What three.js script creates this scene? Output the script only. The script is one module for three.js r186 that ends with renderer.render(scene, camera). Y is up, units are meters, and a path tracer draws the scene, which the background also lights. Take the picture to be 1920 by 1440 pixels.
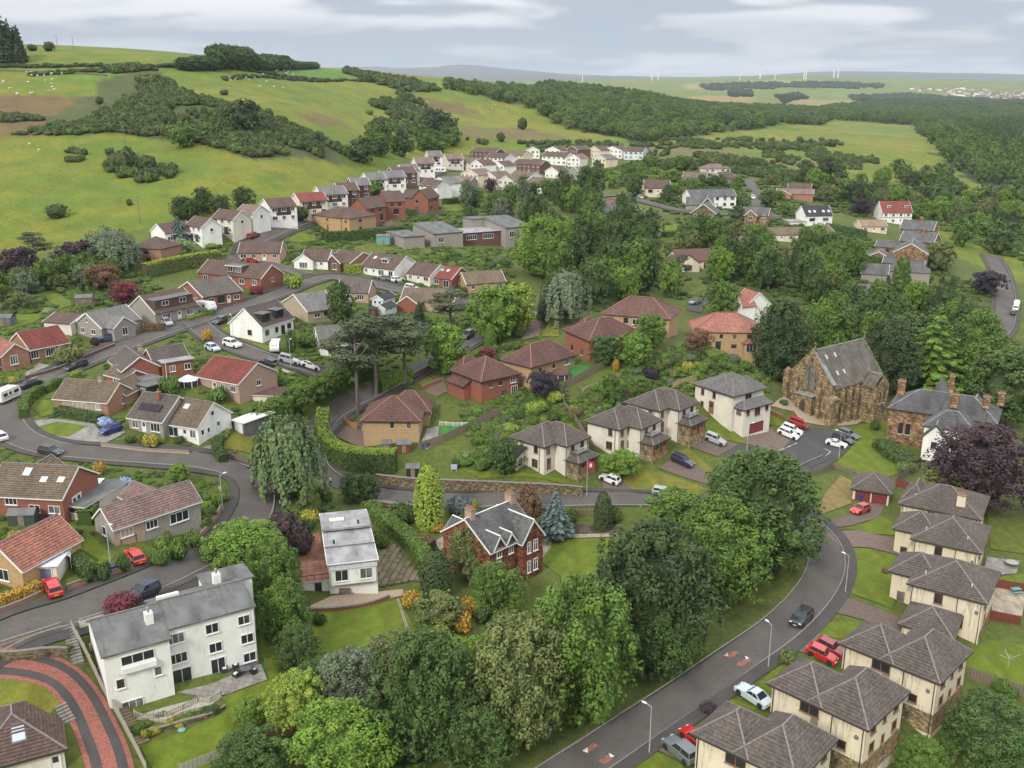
import * as THREE from 'three';
import { mergeGeometries } from 'three/addons/utils/BufferGeometryUtils.js';
import { MarchingCubes } from 'three/addons/objects/MarchingCubes.js';

// ---------- camera, sky, sun, exposure ----------
const scene = new THREE.Scene();
const camera = new THREE.PerspectiveCamera(42.53, 4 / 3, 1, 60000);
camera.position.set(0, 71, 0);
camera.rotation.set(-16.53 * Math.PI / 180, 0, 0);
const renderer = new THREE.WebGLRenderer({ antialias: true });
renderer.toneMapping = THREE.LinearToneMapping;
renderer.toneMappingExposure = 1.82;
renderer.shadowMap.enabled = true;
const sun = new THREE.DirectionalLight(new THREE.Color(1, 0.94, 0.84), 1.5);
sun.position.set(-170, 250, 190); sun.target.position.set(0, 0, -110);
sun.castShadow = true; sun.shadow.radius = 22; sun.shadow.mapSize.set(4096, 4096);
Object.assign(sun.shadow.camera, { left: -300, right: 300, top: 300, bottom: -300, near: 1, far: 1500 });
scene.add(sun, sun.target);

const frac = (x) => x - Math.floor(x), lerp = (a, b, t) => a + (b - a) * t, clamp = (x, a = 0, b = 1) => Math.min(b, Math.max(a, x));
const sst = (a, b, x) => { const t = clamp((x - a) / (b - a)); return t * t * (3 - 2 * t); };
function rng(seed) { let s = seed | 0; return () => { s = (s + 0x6d2b79f5) | 0; let t = Math.imul(s ^ (s >>> 15), 1 | s); t = (t + Math.imul(t ^ (t >>> 7), 61 | t)) ^ t; return ((t ^ (t >>> 14)) >>> 0) / 4294967296; }; }
const HT = new Float32Array(65536); { const r = rng(77); for (let i = 0; i < 65536; i++) HT[i] = r(); }
const hsh = (x, y) => HT[((x * 73 + 19349 * y) ^ ((x * 31) << 7)) & 65535];
function vn(x, y) { const ix = Math.floor(x), iy = Math.floor(y), fx = x - ix, fy = y - iy, u = fx * fx * (3 - 2 * fx), v = fy * fy * (3 - 2 * fy); return lerp(lerp(hsh(ix, iy), hsh(ix + 1, iy), u), lerp(hsh(ix, iy + 1), hsh(ix + 1, iy + 1), u), v); }
function fbm(x, y, o = 4) { let s = 0, a = 0.5, t = 0; for (let i = 0; i < o; i++) { s += a * vn(x, y); t += a; x = x * 2.03 + 17.1; y = y * 2.03 + 5.3; a *= 0.5; } return s / t; }
{ // broken stratocumulus under the usual overcast gradient (about three times brighter overhead than at the horizon)
  const W = 3072, H = 1536, d = new Float32Array(W * H * 4);
  for (let r = 0; r < H; r++) {
    const up = ((r + 0.5) / H - 0.5) * Math.PI, y = Math.sin(up), el = up * 180 / Math.PI;
    for (let c = 0; c < W; c++) {
      const i = (r * W + c) * 4; let R = 0.2, G = 0.22, B = 0.2;
      if (y > -0.01) {
        const a = ((c + 0.5) / W - 0.5) * 2 * Math.PI, k = Math.cos(up) / (Math.max(y, 0) + 0.045), px = Math.cos(a) * k, pz = Math.sin(a) * k;
        const oc = el < 14 ? 6 : 4, w1 = fbm(px * 0.5 + 3, pz * 0.5 + 8, 3);
        let n = fbm(px * 0.24 + 40 + w1 * 1.6, pz * 0.3 + 11, oc), m = fbm(px * 0.8 + 7, pz * 0.8 + 90 + w1 * 2, oc);
        const az2 = a * 9, f2 = fbm(az2 * 1.1 + w1 * 2, el * 1.15 + 30, 5); let t = sst(0.42, 0.58, 0.42 * n + 0.28 * m + 0.3 * f2);
        const bank = Math.exp(-(((el - 2.5 - (w1 - 0.5) * 3.2) / 1.3) ** 2));
        t = clamp(t * (1 - 0.42 * bank) + 0.10 * sst(4, 6, el) + 0.45 * Math.exp(-((Math.max(el, 0) / 1.0) ** 2)));
        const g = 0.62 + 1.15 * Math.max(y, 0);
        const q = sst(4, 30, el); R = lerp(lerp(0.31, 0.35, q), 0.74, t) * g; G = lerp(lerp(0.355, 0.37, q), 0.75, t) * g; B = lerp(lerp(0.425, 0.41, q), lerp(0.77, 0.755, q), t) * g;
      }
      d[i] = R; d[i + 1] = G; d[i + 2] = B; d[i + 3] = 1;
    }
  }
  const t = new THREE.DataTexture(d, W, H, THREE.RGBAFormat, THREE.FloatType);
  t.mapping = THREE.EquirectangularReflectionMapping; t.magFilter = THREE.LinearFilter; t.needsUpdate = true;
  scene.background = t; scene.environment = t;
}
scene.fog = new THREE.FogExp2(new THREE.Color(0.72, 0.82, 0.95), 0.00005);

// ---------- names and records ----------
const taken = new Map();
function numbered(n) { const k = taken.get(n) ?? 0; taken.set(n, k + 1); return k ? n + '_' + String(k).padStart(3, '0') : n; }
function tag(o, label, category, group) { o.name = numbered(o.name); o.userData.label = label; o.userData.category = category; if (group) o.userData.group = group; scene.add(o); return o; }
function base(name, x, y, z, turn = 0) { const g = new THREE.Group(); g.name = name; g.position.set(x, y, z); g.rotation.y = turn; return g; }
function part(name, geo, mat, parent) { const m = new THREE.Mesh(geo, mat); m.name = name; if (parent) parent.add(m); return m; }
function structure(name, geo, mat) { const m = new THREE.Mesh(geo, mat); m.name = numbered(name); m.userData.kind = 'structure'; scene.add(m); return m; }

// ---------- terrain: spot heights [east, south, height] joined by a thin-plate surface ----------
const SPOTS = [[8.4,-94.3,0.7],[15.2,-93.3,0.7],[-3.5,-90.7,1.4],[32.3,-109.3,1.4],[49.3,-131.3,0],[52.3,-147.3,0],[68.2,-117.7,-4.1],[55,-103.4,-6.1],[88,-158.5,-3.4],[76.7,-136.9,-4.1],[42.6,-96.8,-4.1],[46.1,-117.8,0],[30.5,-99.2,0.7],[79.3,-217.7,-1.4],[78.6,-198.1,-2],[84.9,-196.6,-2.7],[65.3,-199.5,-1.4],[99.3,-193.4,-2.7],[62.2,-166.3,-0.7],[67.1,-153.6,-1.1],[49,-193.9,0.7],[35.9,-182.8,1.4],[19.2,-174.3,1.4],[3.9,-169.6,2.7],[33,-200.5,6.8],[15.8,-199.5,9.5],[4.3,-189.9,6.8],[28.6,-212.8,12.8],[41,-215.3,12.2],[50.8,-227.4,10.8],[53.1,-202.2,1.4],[64.6,-239.6,2.7],[45.8,-206.8,4.7],[-1.3,-240.6,12.2],[7.2,-259.2,13.5],[-26,-209.7,8.8],[-36.2,-198.9,6.1],[-36.5,-175.4,2],[-25.3,-166.9,0.7],[-5.8,-164.8,0],[23.2,-165.3,0],[34.1,-161.6,-0.7],[-24,-181.6,4.1],[-8,-201.7,8.8],[4.8,-213.6,10.1],[14.9,-222.2,12.8],[29.3,-229.6,14.9],[7.8,-166.3,0.4],[11.3,-146.1,-1.4],[-3.3,-139.6,-1.4],[-23,-122,0],[-25,-130.2,1.4],[-10.5,-105.5,0],[-25.7,-103.5,1.4],[-11.9,-121.7,-0.7],[17.4,-118.9,-0.7],[2.9,-120.1,-1.4],[27.4,-134,-0.7],[-34.3,-93.4,1.4],[-29.6,-103.6,2],[-43.9,-97.6,2.7],[-32.2,-108.8,2.7],[-47.3,-113.5,8.8],[-56.4,-108.3,9.5],[-59.6,-101.7,9.7],[-44.1,-91.6,2.7],[-52.6,-93.5,6.1],[-56.4,-94.5,7.4],[-51,-88.9,2],[-44.3,-133.7,7.4],[-41.5,-151.3,6.8],[-48.6,-158.1,7.8],[-60.8,-159.8,10.1],[-77.1,-154.5,12.2],[-92.6,-173,13.5],[-95.4,-187.8,14.2],[-87.1,-204.8,16.2],[-75.9,-223.9,16.9],[-65.4,-247.2,17.6],[-54.5,-285,18.9],[-32.3,-267.3,16.2],[-13.6,-273.9,14.9],[-44.8,-199.4,14.2],[-56.8,-211.9,15.5],[-44.8,-224.1,16.2],[-50.5,-124.9,9.2],[-57.9,-139.2,10.1],[-71.8,-136.6,12.2],[-50.1,-167.9,10.1],[-40.8,-163.3,4.7],[-40.6,-199.5,9.5],[-34,-144.1,3.4],[-31.5,-124.3,2],[-108.2,-279.7,23],[-115.5,-244.3,20.9],[-118.5,-223.1,20.2],[-156.4,-300.5,24.3],[-141.5,-304.4,27],[-122,-318.8,28.4],[-89.9,-315,29.7],[-75.4,-352,31.1],[-60.9,-440.3,32.4],[-47,-555.7,32.4],[-20.6,-652.6,32.4],[14.2,-675.5,31.1],[82.1,-647.5,29.7],[-74.4,-328.9,27],[-86,-311.4,24.3],[-61.6,-335.6,24.3],[-49.1,-351.1,25],[-27.1,-388.7,25.7],[-19.2,-321,20.2],[-5.1,-313.3,18.9],[-50.1,-330.9,22.3],[7.2,-329.5,16.2],[17.8,-269.8,14.2],[38.9,-295.8,12.8],[9.8,-457.1,25.7],[27.3,-425.4,24.3],[64.5,-446.6,23.6],[85.1,-429.3,21.6],[130.6,-534,23.6],[109.8,-456.2,20.9],[116.7,-579.3,25.7],[113.8,-432.7,18.9],[130.9,-426.7,16.2],[165.2,-451.9,14.2],[145.4,-360.4,8.1],[130.7,-376.5,11.5],[62.9,-329.5,13.5],[85.8,-359.4,14.2],[164.7,-325.4,3.4],[202.6,-405.2,4.7],[129.9,-277.3,0],[117.1,-284.8,1.4],[80.5,-268.2,5.4],[70.8,-292.2,9.5],[151.2,-525.8,21.6],[-15.3,-479.7,29.7],[51.6,-511,27],[125.4,-608.1,29.7],[256,-901,29.7],[334.1,-857.1,23],[414,-1234,27],[293,-1143,33.8],[384.1,-769.5,6.8],[712,-1445,12.2],[245.8,-545.7,6.8],[686,-1660,20.2],[-194.6,-285.7,29.7],[-136.2,-192.3,16.2],[-93.3,-125.4,12.2],[-70.3,-93.5,8.1],[378.2,-568.6,4.1],[183.5,-263.3,-4.1],[121.3,-165.7,-6.8],[92.2,-119.6,-9.5],[-68.6,-654.1,45],[-157.6,-847.5,79.8],[-205,-1077,94.9],[-329,-1205,98.4],[-387,-1419,108.1],[-171,-1271,83.6],[-190,-1415,95.5],[-117,-1412,85],[-64,-1127,72.7],[-61.3,-839.2,51.7],[-22.8,-723.5,41.5],[16.3,-779.2,39.3],[70,-963,41.6],[20,-981,55.8],[29,-1408,70.3],[193,-1546,62.5],[130,-1033,39.4],[313,-1539,35.6],[148.9,-833.6,32.8],[422,-2384,36.5],[1074,-3229,37.2],[1818,-3929,24],[1060,-4644,59.5],[1944,-5064,53.4],[416,-4225,73.1],[906,-6497,135.4],[1544,-6500,145],[2277,-7350,161.9],[2779,-7908,145.4],[3747,-9171,130.1],[5604,-11275,104.6],[7239,-11284,132.6],[2534,-3932,33.8],[73,-3522,76.2],[-292,-3524,81.5],[-657,-3526,90.2],[-1204,-3531,107.7],[-1751,-3531,107.7],[-2299,-3537,125.2],[-2802,-17008,440.4],[-2102,-17010,448.8],[-1532,-16985,364.8],[-1138,-17015,465.6],[-525,-17018,474],[-88,-17003,423.6],[438,-16990,381.6],[1051,-16973,322.8],[1664,-16953,255.7],[2977,-16926,163.3],[4816,-15568,332.6],[6480,-16951,247.3],[8917,-18339,180.1],[10858,-16951,247.3],[-4904,-17000,415.2],[-7531,-17000,415.2],[-11034,-17000,415.2],[-306,-9873,124.9],[-1328,-9873,124.9],[715,-9873,124.9],[-3371,-9873,124.9],[-5137,-30985,86.4],[642,-30985,86.4],[10275,-30985,86.4],[19907,-30985,86.4],[-15412,-30985,86.4],[-60,-25,2],[-60,10,2],[-20,-25,2],[-20,10,2],[20,-25,0],[20,10,0],[60,-25,0],[60,10,0],[-120,60,6],[120,60,-6],[-300,300,10],[300,300,-8],[0,400,0],[0,3000,20],[3000,3000,20],[-3000,3000,60],[-258.5,-386.7,39.7],[-303,-458.7,52.8],[-356.7,-545.6,68.6],[-408.4,-629.3,83.7],[-450.2,-696.9,96],[-176.5,-386.7,39.7],[-206.8,-458.7,52.8],[-243.5,-545.6,68.6],[-278.8,-629.3,83.7],[-307.3,-696.9,96],[-135.4,-386.7,39.7],[-158.7,-458.7,52.8],[-186.9,-545.6,68.6],[-213.9,-629.3,83.7],[-227.1,-670,91.1],[-101.6,-375.5,40.6],[-127.3,-478.3,59.3],[-89.3,-433.9,44.4],[-97.6,-477.3,51.6],[-110.5,-544.4,62.6]];
const tuv = (x, z) => [Math.atan2(x, -z), Math.log(Math.hypot(x, z) + 8)];
const phi = (r2) => (r2 > 1e-12 ? 0.5 * r2 * Math.log(r2) : 0);
const TU = [], TV = []; for (const [x, z] of SPOTS) { const [u, v] = tuv(x, z); TU.push(u); TV.push(v); }
const TW = (() => { // Gaussian elimination
  const n = SPOTS.length, N = n + 3, M = [];
  for (let i = 0; i < N; i++) {
    const row = new Float64Array(N + 1);
    if (i < n) { for (let j = 0; j < n; j++) row[j] = phi((TU[i] - TU[j]) ** 2 + (TV[i] - TV[j]) ** 2) + (i === j ? (Math.hypot(SPOTS[i][0], SPOTS[i][1]) > 2900 ? 1e-5 : 6e-4) : 0); row[n] = 1; row[n + 1] = TU[i]; row[n + 2] = TV[i]; row[N] = SPOTS[i][2]; }
    else for (let j = 0; j < n; j++) row[j] = [1, TU[j], TV[j]][i - n];
    M.push(row);
  }
  for (let c = 0; c < N; c++) {
    let p = c; for (let r = c + 1; r < N; r++) if (Math.abs(M[r][c]) > Math.abs(M[p][c])) p = r;
    [M[c], M[p]] = [M[p], M[c]];
    for (let r = c + 1; r < N; r++) { const f = M[r][c] / M[c][c]; if (f) for (let k = c; k <= N; k++) M[r][k] -= f * M[c][k]; }
  }
  const w = new Float64Array(N);
  for (let r = N - 1; r >= 0; r--) { let s = M[r][N]; for (let k = r + 1; k < N; k++) s -= M[r][k] * w[k]; w[r] = s / M[r][r]; }
  return w;
})();
function surv(x, z) {
  const a = Math.atan2(x, -z), b = Math.log(Math.hypot(x, z) + 8), n = TU.length; let s = TW[n] + TW[n + 1] * a + TW[n + 2] * b;
  for (let i = 0; i < n; i++) { const du = a - TU[i], dv = b - TV[i], q = du * du + dv * dv; if (q > 1e-12) s += TW[i] * 0.5 * q * Math.log(q); }
  return s;
}
const hAt = (x, z) => surv(x, z);
const inPoly = (x, z, p) => { let c = false; for (let i = 0, j = p.length - 1; i < p.length; j = i++) if ((p[i][1] > z) !== (p[j][1] > z) && x < (p[j][0] - p[i][0]) * (z - p[i][1]) / (p[j][1] - p[i][1]) + p[i][0]) c = !c; return c; };

// ---------- textures and materials ----------
function tex(size, f, srgb = true) {
  const d = new Uint8Array(size * size * 4);
  for (let y = 0; y < size; y++) for (let x = 0; x < size; x++) { const v = f(x / size, y / size, x, y), i = (y * size + x) * 4; d[i] = clamp(v[0]) * 255; d[i + 1] = clamp(v[1]) * 255; d[i + 2] = clamp(v[2]) * 255; d[i + 3] = 255; }
  const t = new THREE.DataTexture(d, size, size); t.wrapS = t.wrapT = THREE.RepeatWrapping; t.magFilter = THREE.LinearFilter; t.minFilter = THREE.LinearMipmapLinearFilter; if (srgb) t.colorSpace = THREE.SRGBColorSpace; t.needsUpdate = true; return t;
}
// noise that repeats without a seam
function tn(u, v, f, o = 3) { let s = 0, a = 0.5, t = 0; for (let i = 0; i < o; i++) { const x = u * f, y = v * f, ix = Math.floor(x), iy = Math.floor(y), fx = x - ix, fy = y - iy, p = fx * fx * (3 - 2 * fx), q = fy * fy * (3 - 2 * fy), X = ix % f, Y = iy % f, X1 = (ix + 1) % f, Y1 = (iy + 1) % f, k = i * 57; s += a * lerp(lerp(hsh(X + k, Y), hsh(X1 + k, Y), p), lerp(hsh(X + k, Y1), hsh(X1 + k, Y1), p), q); t += a; a *= 0.55; f *= 2; } return s / t; }
const grey = (g) => [g, g, g];
const TX = {
  grain: tex(256, (u, v) => grey(0.80 + 0.2 * tn(u, v, 8, 5))),
  patch: tex(256, (u, v) => grey(0.70 + 0.3 * sst(0.25, 0.75, tn(u, v, 4, 6)))),
  grass: tex(512, (u, v) => { const a = tn(u, v, 6, 6), b = tn(u + 0.37, v + 0.11, 40, 3), g = 0.62 + 0.26 * a + 0.2 * b; return [g * (0.92 + 0.16 * tn(u + 0.5, v, 5, 3)), g, g * 0.9]; }),
  sward: tex(512, (u, v) => { const b = tn(u + 0.37, v + 0.11, 32, 4), g = 0.72 + 0.34 * b; return [g, g, g * 0.92]; }),
  asphalt: tex(512, (u, v) => { const a = tn(u, v, 5, 5), c = tn(u + 0.3, v + 0.7, 128, 2); let g = 0.72 + 0.2 * a + 0.14 * c; const crack = Math.abs(tn(u + 0.1, v + 0.6, 7, 5) - 0.5); if (crack < 0.004) g *= 0.8; return grey(g); }),
  slab: tex(256, (u, v) => { const a = tn(u, v, 6, 5), x = frac(u * 8), y = frac(v * 8), e = Math.min(x, 1 - x, y, 1 - y) < 0.06 ? 0.82 : 1; return grey((0.75 + 0.25 * a) * e * (0.9 + 0.14 * hsh(Math.floor(u * 8) + 3, Math.floor(v * 8)))); }),
  block: tex(256, (u, v) => { const y = v * 32, r = Math.floor(y), x = u * 16 + (r % 2) * 0.5; const t = hsh(Math.floor(x) % 16 + 9, r % 32); return [0.74 + 0.26 * t, 0.76 + 0.2 * t, 0.78 + 0.18 * t]; }),
  brick: tex(256, (u, v) => { const y = v * 32, r = Math.floor(y), x = u * 10 + (r % 2) * 0.5, t = hsh(Math.floor(x) % 10 + 40, r), m = frac(y) < 0.14 || frac(x) < 0.06; const g = 0.72 + 0.28 * t; return m ? [0.86, 0.93, 1] : [g, g * (0.9 + 0.1 * tn(u, v, 6, 3)), g * 0.92]; }),
  rubble: tex(512, (u, v) => { // squared rubble stone, tone only
    const rows = 22, y = v * rows, r = Math.floor(y), n = 9 + (r * 7) % 5, x = u * n + hsh(r, 5), cx = Math.floor(x) % n, t = hsh(cx + r * 13, r + 70), e = Math.min(frac(x) * 1.4, (1 - frac(x)) * 1.4, frac(y), 1 - frac(y));
    const s = tn(u, v, 16, 4), st = sst(0.5, 0.8, tn(u + 0.4, v + 0.2, 4, 4)); const g = (0.55 + 0.42 * t) * (0.85 + 0.3 * s) * (e < 0.07 ? 0.9 : 1) * (1 - 0.3 * st); return [g, g * (0.93 + 0.05 * t), g * (0.8 + 0.14 * hsh(cx, r + 7))]; }),
  render: tex(512, (u, v) => { const a = tn(u, v, 4, 6), s = tn(u * 1, v * 0.12 + 0.3, 48, 3), b = sst(0.52, 0.75, s) * sst(0.45, 0.7, tn(u + 0.2, v + 0.8, 5, 4)); const g = 0.9 + 0.1 * a - 0.09 * b; return [g, g * 0.995, g * 0.98]; }),
  stained: tex(512, (u, v) => { const a = tn(u, v, 4, 6), s = tn(u, frac(v * 0.1), 40, 3), b = sst(0.42, 0.75, s) * sst(0.38, 0.66, tn(u + 0.2, v + 0.8, 4, 5)); const g = 0.88 + 0.12 * a - 0.17 * b; return [g, g * 0.985, g * 0.95]; }),
  roof: tex(512, (u, v) => { const cx = Math.floor(u * 24), cy = Math.floor(v * 24), t = hsh(cx + 11, cy + 3), a = tn(u, v, 4, 6), l = sst(0.6, 0.8, tn(u + 0.13, v + 0.57, 9, 5)); const g = 0.66 + 0.2 * t + 0.16 * a; return [g + 0.05 * l, g + 0.06 * l, g + 0.01 * l]; }),
  slate: tex(512, (u, v) => { const cy = Math.floor(v * 40), cx = Math.floor(u * 30 + (cy % 2) * 0.5) % 30, t = hsh(cx + 31, cy + 13), a = tn(u, v, 4, 6), st = sst(0.5, 0.8, tn(u, frac(v * 0.3), 12, 4)); const g = 0.62 + 0.2 * t + 0.2 * a - 0.12 * st; return [g, g, g * 0.99]; }),
  old: tex(512, (u, v) => { const a = tn(u, v, 4, 6), st = tn(u, frac(v * 0.16), 24, 4), l = sst(0.55, 0.75, tn(u + 0.3, v + 0.1, 10, 4)); const g = 0.45 + 0.35 * st + 0.2 * a; return [g + 0.12 * l, g + 0.12 * l, g + 0.05 * l]; }),
  plank: tex(256, (u, v) => { const x = u * 16, c = Math.floor(x); return grey((frac(x) < 0.08 ? 0.6 : 0.76) + 0.16 * hsh(c, 3) + 0.1 * tn(u * 1, frac(v * 0.2), 32, 3)); }),
  metal: tex(256, (u, v) => grey(0.82 + 0.18 * sst(0.2, 0.8, tn(u, v, 5, 6)) - 0.1 * sst(0.6, 0.8, tn(u, frac(v * 0.2), 16, 4)))),
};
const col = (c) => (Array.isArray(c) ? new THREE.Color().setRGB(c[0], c[1], c[2]) : new THREE.Color(c));
const mcache = new Map();
function mat(c, t, rep = 1, rough = 0.9, extra) {
  const key = JSON.stringify([c, t, rep, rough, extra]); if (mcache.has(key)) return mcache.get(key);
  const o = { color: col(c), roughness: rough, side: THREE.DoubleSide, ...extra };
  if (t) { const q = TX[t].clone(); q.repeat.set(1 / rep, 1 / rep); q.needsUpdate = true; o.map = q; }
  const m = new THREE.MeshStandardMaterial(o); mcache.set(key, m); return m;
}
const M = {
  grass: mat([0.125, 0.165, 0.028], 'grass', 9, 1), lawn: mat([0.14, 0.192, 0.012], 'grass', 7, 1), lawnY: mat([0.19, 0.19, 0.026], 'grass', 8, 1), turf: mat([0.05, 0.21, 0.05], 'grass', 5, 1), rough: mat([0.13, 0.155, 0.018], 'grass', 5, 1), dry: mat([0.27, 0.20, 0.085], 'grass', 4, 1),
  road: mat([0.118, 0.106, 0.096], 'asphalt', 14, 0.92), foot: mat([0.078, 0.069, 0.067], 'asphalt', 9, 0.92), lot: mat([0.078, 0.074, 0.075], 'asphalt', 12, 0.92), kerb: mat([0.27, 0.25, 0.235], 'grain', 3, 0.95), paint: mat([0.7, 0.7, 0.68], 'patch', 2, 0.8),
  mono: mat([0.205, 0.15, 0.12], 'block', 3.2, 0.95), mono2: mat([0.165, 0.125, 0.104], 'block', 3.2, 0.95), redblock: mat([0.33, 0.125, 0.09], 'block', 3.2, 0.95), slab: mat([0.34, 0.32, 0.29], 'slab', 6, 0.95), pale: mat([0.46, 0.39, 0.29], 'slab', 6, 0.95), gravel: mat([0.42, 0.33, 0.235], 'grain', 1.5, 1), soil: mat([0.10, 0.07, 0.05], 'patch', 3, 1), redslab: mat([0.36, 0.16, 0.11], 'slab', 8, 0.95), moss: mat([0.20, 0.17, 0.10], 'slab', 8, 1),
  white: mat([0.86, 0.86, 0.84], 'render', 6), cream: mat([0.74, 0.66, 0.53], 'render', 6), offwhite: mat([0.72, 0.68, 0.61], 'render', 6), stained: mat([0.76, 0.69, 0.57], 'stained', 8), greyharl: mat([0.36, 0.33, 0.29], 'grain', 2), beige: mat([0.47, 0.38, 0.29], 'grain', 2), pink: mat([0.50, 0.34, 0.26], 'grain', 2), brick: mat([0.345, 0.13, 0.083], 'brick', 2.4), brickO: mat([0.43, 0.235, 0.148], 'brick', 2.4), brickB: mat([0.19, 0.095, 0.07], 'brick', 2.4), brickY: mat([0.58, 0.38, 0.18], 'brick', 2.4), sand: mat([0.55, 0.38, 0.20], 'brick', 2.4), redstone: mat([0.33, 0.125, 0.085], 'rubble', 5), stone: mat([0.45, 0.355, 0.235], 'rubble', 5), stoneP: mat([0.46, 0.30, 0.20], 'rubble', 6), wallstone: mat([0.27, 0.225, 0.17], 'rubble', 5), paleblue: mat([0.62, 0.70, 0.75], 'render', 6), timber: mat([0.075, 0.05, 0.042], 'plank', 3), dstone: mat([0.45, 0.38, 0.26], 'rubble', 4),
  rGrey: mat([0.14, 0.115, 0.102], 'roof', 7.2), rGreyL: mat([0.20, 0.19, 0.185], 'roof', 7.2), rBrown: mat([0.135, 0.085, 0.07], 'roof', 7.2), rMaroon: mat([0.165, 0.082, 0.068], 'roof', 7.2), rRed: mat([0.25, 0.065, 0.05], 'roof', 7.2), rPink: mat([0.40, 0.165, 0.12], 'roof', 7.2), rTan: mat([0.19, 0.14, 0.098], 'roof', 7.2), rSlate: mat([0.155, 0.155, 0.16], 'slate', 9), rDark: mat([0.055, 0.056, 0.062], 'slate', 9), rOld: mat([0.24, 0.215, 0.185], 'old', 8), rMauve: mat([0.25, 0.165, 0.145], 'roof', 7.2), rOrange: mat([0.33, 0.23, 0.155], 'roof', 7.2), felt: mat([0.15, 0.153, 0.15], 'metal', 7), feltL: mat([0.33, 0.33, 0.335], 'metal', 7), lead: mat([0.28, 0.30, 0.32], 'metal', 4), copper: mat([0.30, 0.40, 0.36], 'metal', 3),
  trim: mat([0.72, 0.72, 0.70], null, 1, 0.6), trimB: mat([0.055, 0.04, 0.036], null, 1, 0.7), wood: mat([0.27, 0.115, 0.045], null, 1, 0.6), black: mat([0.02, 0.02, 0.021], null, 1, 0.6), gdoor: mat([0.19, 0.03, 0.032], null, 1, 0.5), brownDoor: mat([0.10, 0.045, 0.03], null, 1, 0.6), blueG: mat([0.15, 0.18, 0.25], null, 1, 0.6), cap: mat([0.235, 0.205, 0.185], 'grain', 2), capR: mat([0.30, 0.16, 0.13], 'grain', 2), terracotta: mat([0.42, 0.15, 0.075], null, 1, 0.9),
  fence: mat([0.235, 0.185, 0.135], 'plank', 2.4), fenceN: mat([0.42, 0.22, 0.085], 'plank', 2.4), fenceR: mat([0.22, 0.055, 0.035], 'plank', 2.4), rail: mat([0.60, 0.60, 0.56], null, 1, 0.7), paleT: mat([0.47, 0.44, 0.36], 'plank', 2), steps: mat([0.30, 0.23, 0.15], 'plank', 2), pole: mat([0.52, 0.53, 0.53], null, 1, 0.5, { metalness: 0.3 }), bark: mat([0.115, 0.09, 0.07], 'patch', 1.5), barkP: mat([0.235, 0.185, 0.155], 'patch', 1.5), lamp: mat([0.8, 0.8, 0.78], null, 1, 0.4), plum: mat([0.03, 0.02, 0.025]),
  glass: mat([0.028, 0.032, 0.036], null, 1, 0.06), glassB: mat([0.20, 0.21, 0.205], 'patch', 2, 0.12), glassC: mat([0.075, 0.072, 0.065], 'patch', 2, 0.08), skylight: mat([0.42, 0.47, 0.52], null, 1, 0.1), tyre: mat([0.018, 0.018, 0.018], null, 1, 0.85), rim: mat([0.45, 0.45, 0.46], null, 1, 0.35, { metalness: 0.7 }), headl: mat([0.75, 0.76, 0.76], null, 1, 0.12), taill: mat([0.33, 0.012, 0.012], null, 1, 0.2), plateW: mat([0.75, 0.75, 0.7], null, 1, 0.5), plateY: mat([0.72, 0.5, 0.03], null, 1, 0.5), poly: mat([0.62, 0.66, 0.68], null, 1, 0.25),
};
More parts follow.
